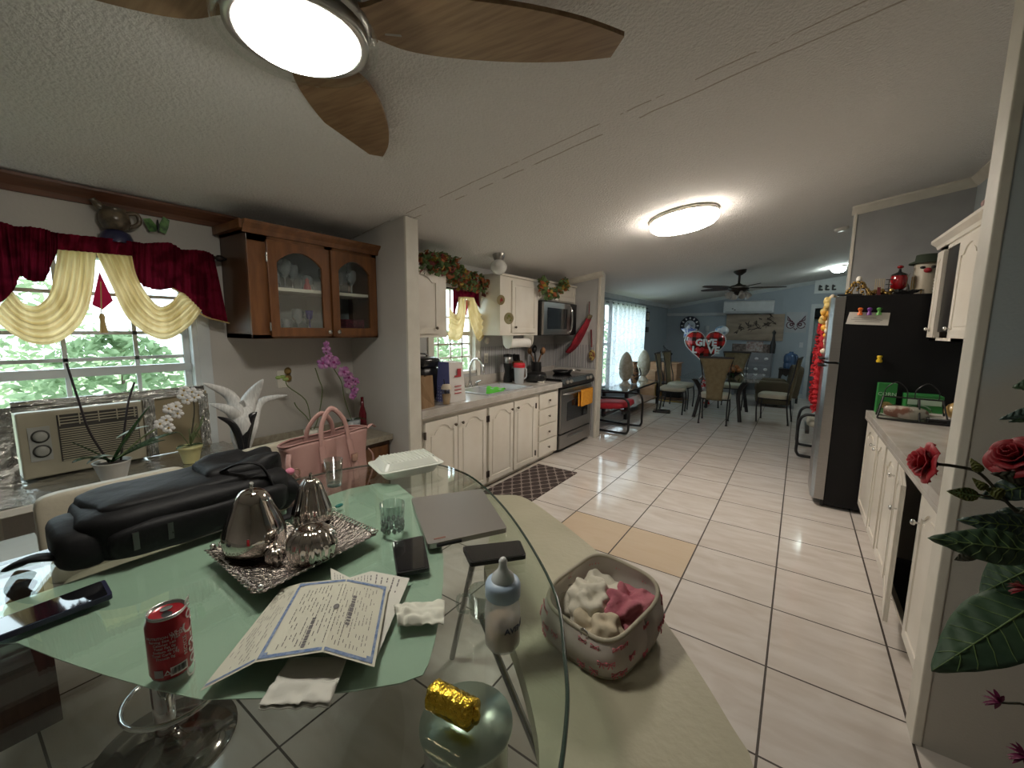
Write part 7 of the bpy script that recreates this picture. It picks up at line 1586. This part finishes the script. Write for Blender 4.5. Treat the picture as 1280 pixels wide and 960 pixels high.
r2 = fl(1266, 568, 1.34); rose('rose_head', r2, .041, (-.6, -.5, .55), m_rose, 2)
def leafp(nm, base, tip, w_, m, droop=.0, veins=True, face=None):
    B_, T_ = Vector(base), Vector(tip); d = T_-B_; L_ = d.length; d.normalize(); view = (Vector((-.72, -1.32, 1.5))-(B_+T_)/2).normalized()
    if face: view = (view+Vector(face)).normalized()
    s = d.cross(view).normalized(); nn = s.cross(d)
    def f(u, v):
        ww = w_*math.sin(PI*min(1, .04+u*.96))**.75*(1.15-.55*u); q = 2*v-1
        return B_+d*(L_*u)+s*(ww*q)-nn*(abs(q)*w_*.22)+nn*(.015*math.sin(u*PI))+Vector((0, 0, -droop*u*u))+nn*(.003*math.sin(u*40+abs(q)*5))
    o = obj(nm, MB().grid(f, 28, 10), m, t, solid=.0015)
    if veins:
        mb = MB().tube([f(i/14, .5)+nn*.002 for i in range(15)], [.0022-.0001*i for i in range(15)], 5)
        for k in range(1, 8):
            u0 = k/9
            for sg_ in (-1, 1): mb.tube([f(min(1, u0+.10*j/4), .5+sg_*.5*j/4*.92)+nn*.0018 for j in range(5)], [.0012, .0011, .001, .0008, .0005], 4)
        obj('leaf_veins', mb, mat('pale_vein', (.14, .22, .07), .5), o)
    return o
m_lf = mat('silk_leaf_dark', (.05, .10, .05), .6, col2=(.028, .065, .035), vscale=12); m_lfb = mat('silk_leaf_blue', (.07, .12, .10), .6, col2=(.03, .06, .055), vscale=12); m_lfo = mat('olive_leaf', (.11, .12, .02), .5, col2=(.07, .08, .012), vscale=12)
leafp('large_leaf', fl(1300, 690, 1.32), fl(1163, 673, 1.24), .040, m_lf)
leafp('large_leaf', fl(1310, 745, 1.33), fl(1166, 838, 1.18), .068, m_lf)
leafp('large_leaf', fl(1300, 660, 1.36), fl(1198, 650, 1.32), .028, m_lfb)
leafp('large_leaf', fl(1310, 700, 1.36), fl(1225, 742, 1.34), .05, m_lf)
leafp('large_leaf', fl(1300, 640, 1.38), fl(1240, 690, 1.34), .05, m_lfb)
leafp('large_leaf', fl(1310, 600, 1.38), fl(1225, 622, 1.36), .03, m_lfb)
leafp('small_leaf', fl(1224, 620), fl(1184, 614), .016, m_lfo); leafp('small_leaf', fl(1233, 612), fl(1216, 598), .010, m_lfo, veins=False); leafp('small_leaf', fl(1226, 590), fl(1213, 573), .010, m_lfo, veins=False); leafp('small_leaf', fl(1255, 620), fl(1232, 610), .014, m_lfo, veins=False)
leafp('small_leaf', fl(1290, 600, 1.34), fl(1240, 592, 1.32), .016, m_dstem, veins=False); leafp('small_leaf', fl(1300, 478, 1.4), fl(1268, 484, 1.38), .02, m_lf, veins=False)
leafp('small_leaf', fl(1300, 512, 1.4), fl(1250, 524, 1.38), .013, m_lfb, veins=False); leafp('small_leaf', fl(1300, 518, 1.4), fl(1262, 527, 1.38), .013, m_lf, veins=False)
leafp('small_leaf', fl(1225, 690), fl(1193, 700), .012, m_dstem, veins=False)
mb = MB(); mb.tube(smoothpath([fl(1170, 580), fl(1195, 583), fl(1222, 590), fl(1245, 612), fl(1270, 640), fl(1310, 680), Vector((0, 0, .42))], 5), .0035, 6)
obj('stem', mb, m_dstem, t); obj('stem', MB().tube(smoothpath([fl(1218, 617), fl(1240, 622), fl(1262, 630), fl(1300, 660)], 4), .002, 6), m_dstem, t)
obj('stem', MB().tube(smoothpath([fl(1275, 580, 1.34), fl(1300, 620, 1.34), Vector((.01, 0, .5)), Vector((0, 0, .42))], 4), .004, 6), m_dstem, t)
for px, py in ((1250, 878), (1282, 945), (1284, 735)):
    c = fl(px, py, 1.28); mb = MB(); random.seed(px)
    for k in range(14): a = random.uniform(0, 6.28); e = random.uniform(-.6, 1); d = Vector((math.cos(a)*.6-.5, math.sin(a)*.4, e)).normalized(); leafblade(mb, c, d, .028, .0045, .2, n=4, up=0)
    obj('magenta_bloom', mb, mat('magenta_silk', (.13, .004, .05), .6) if py != 735 else m_rose, t)
    obj('stem', MB().tube(smoothpath([c, c+Vector((.08, .0, -.005)), Vector((0, 0, .41))], 4), .0025, 5), m_dstem, t)
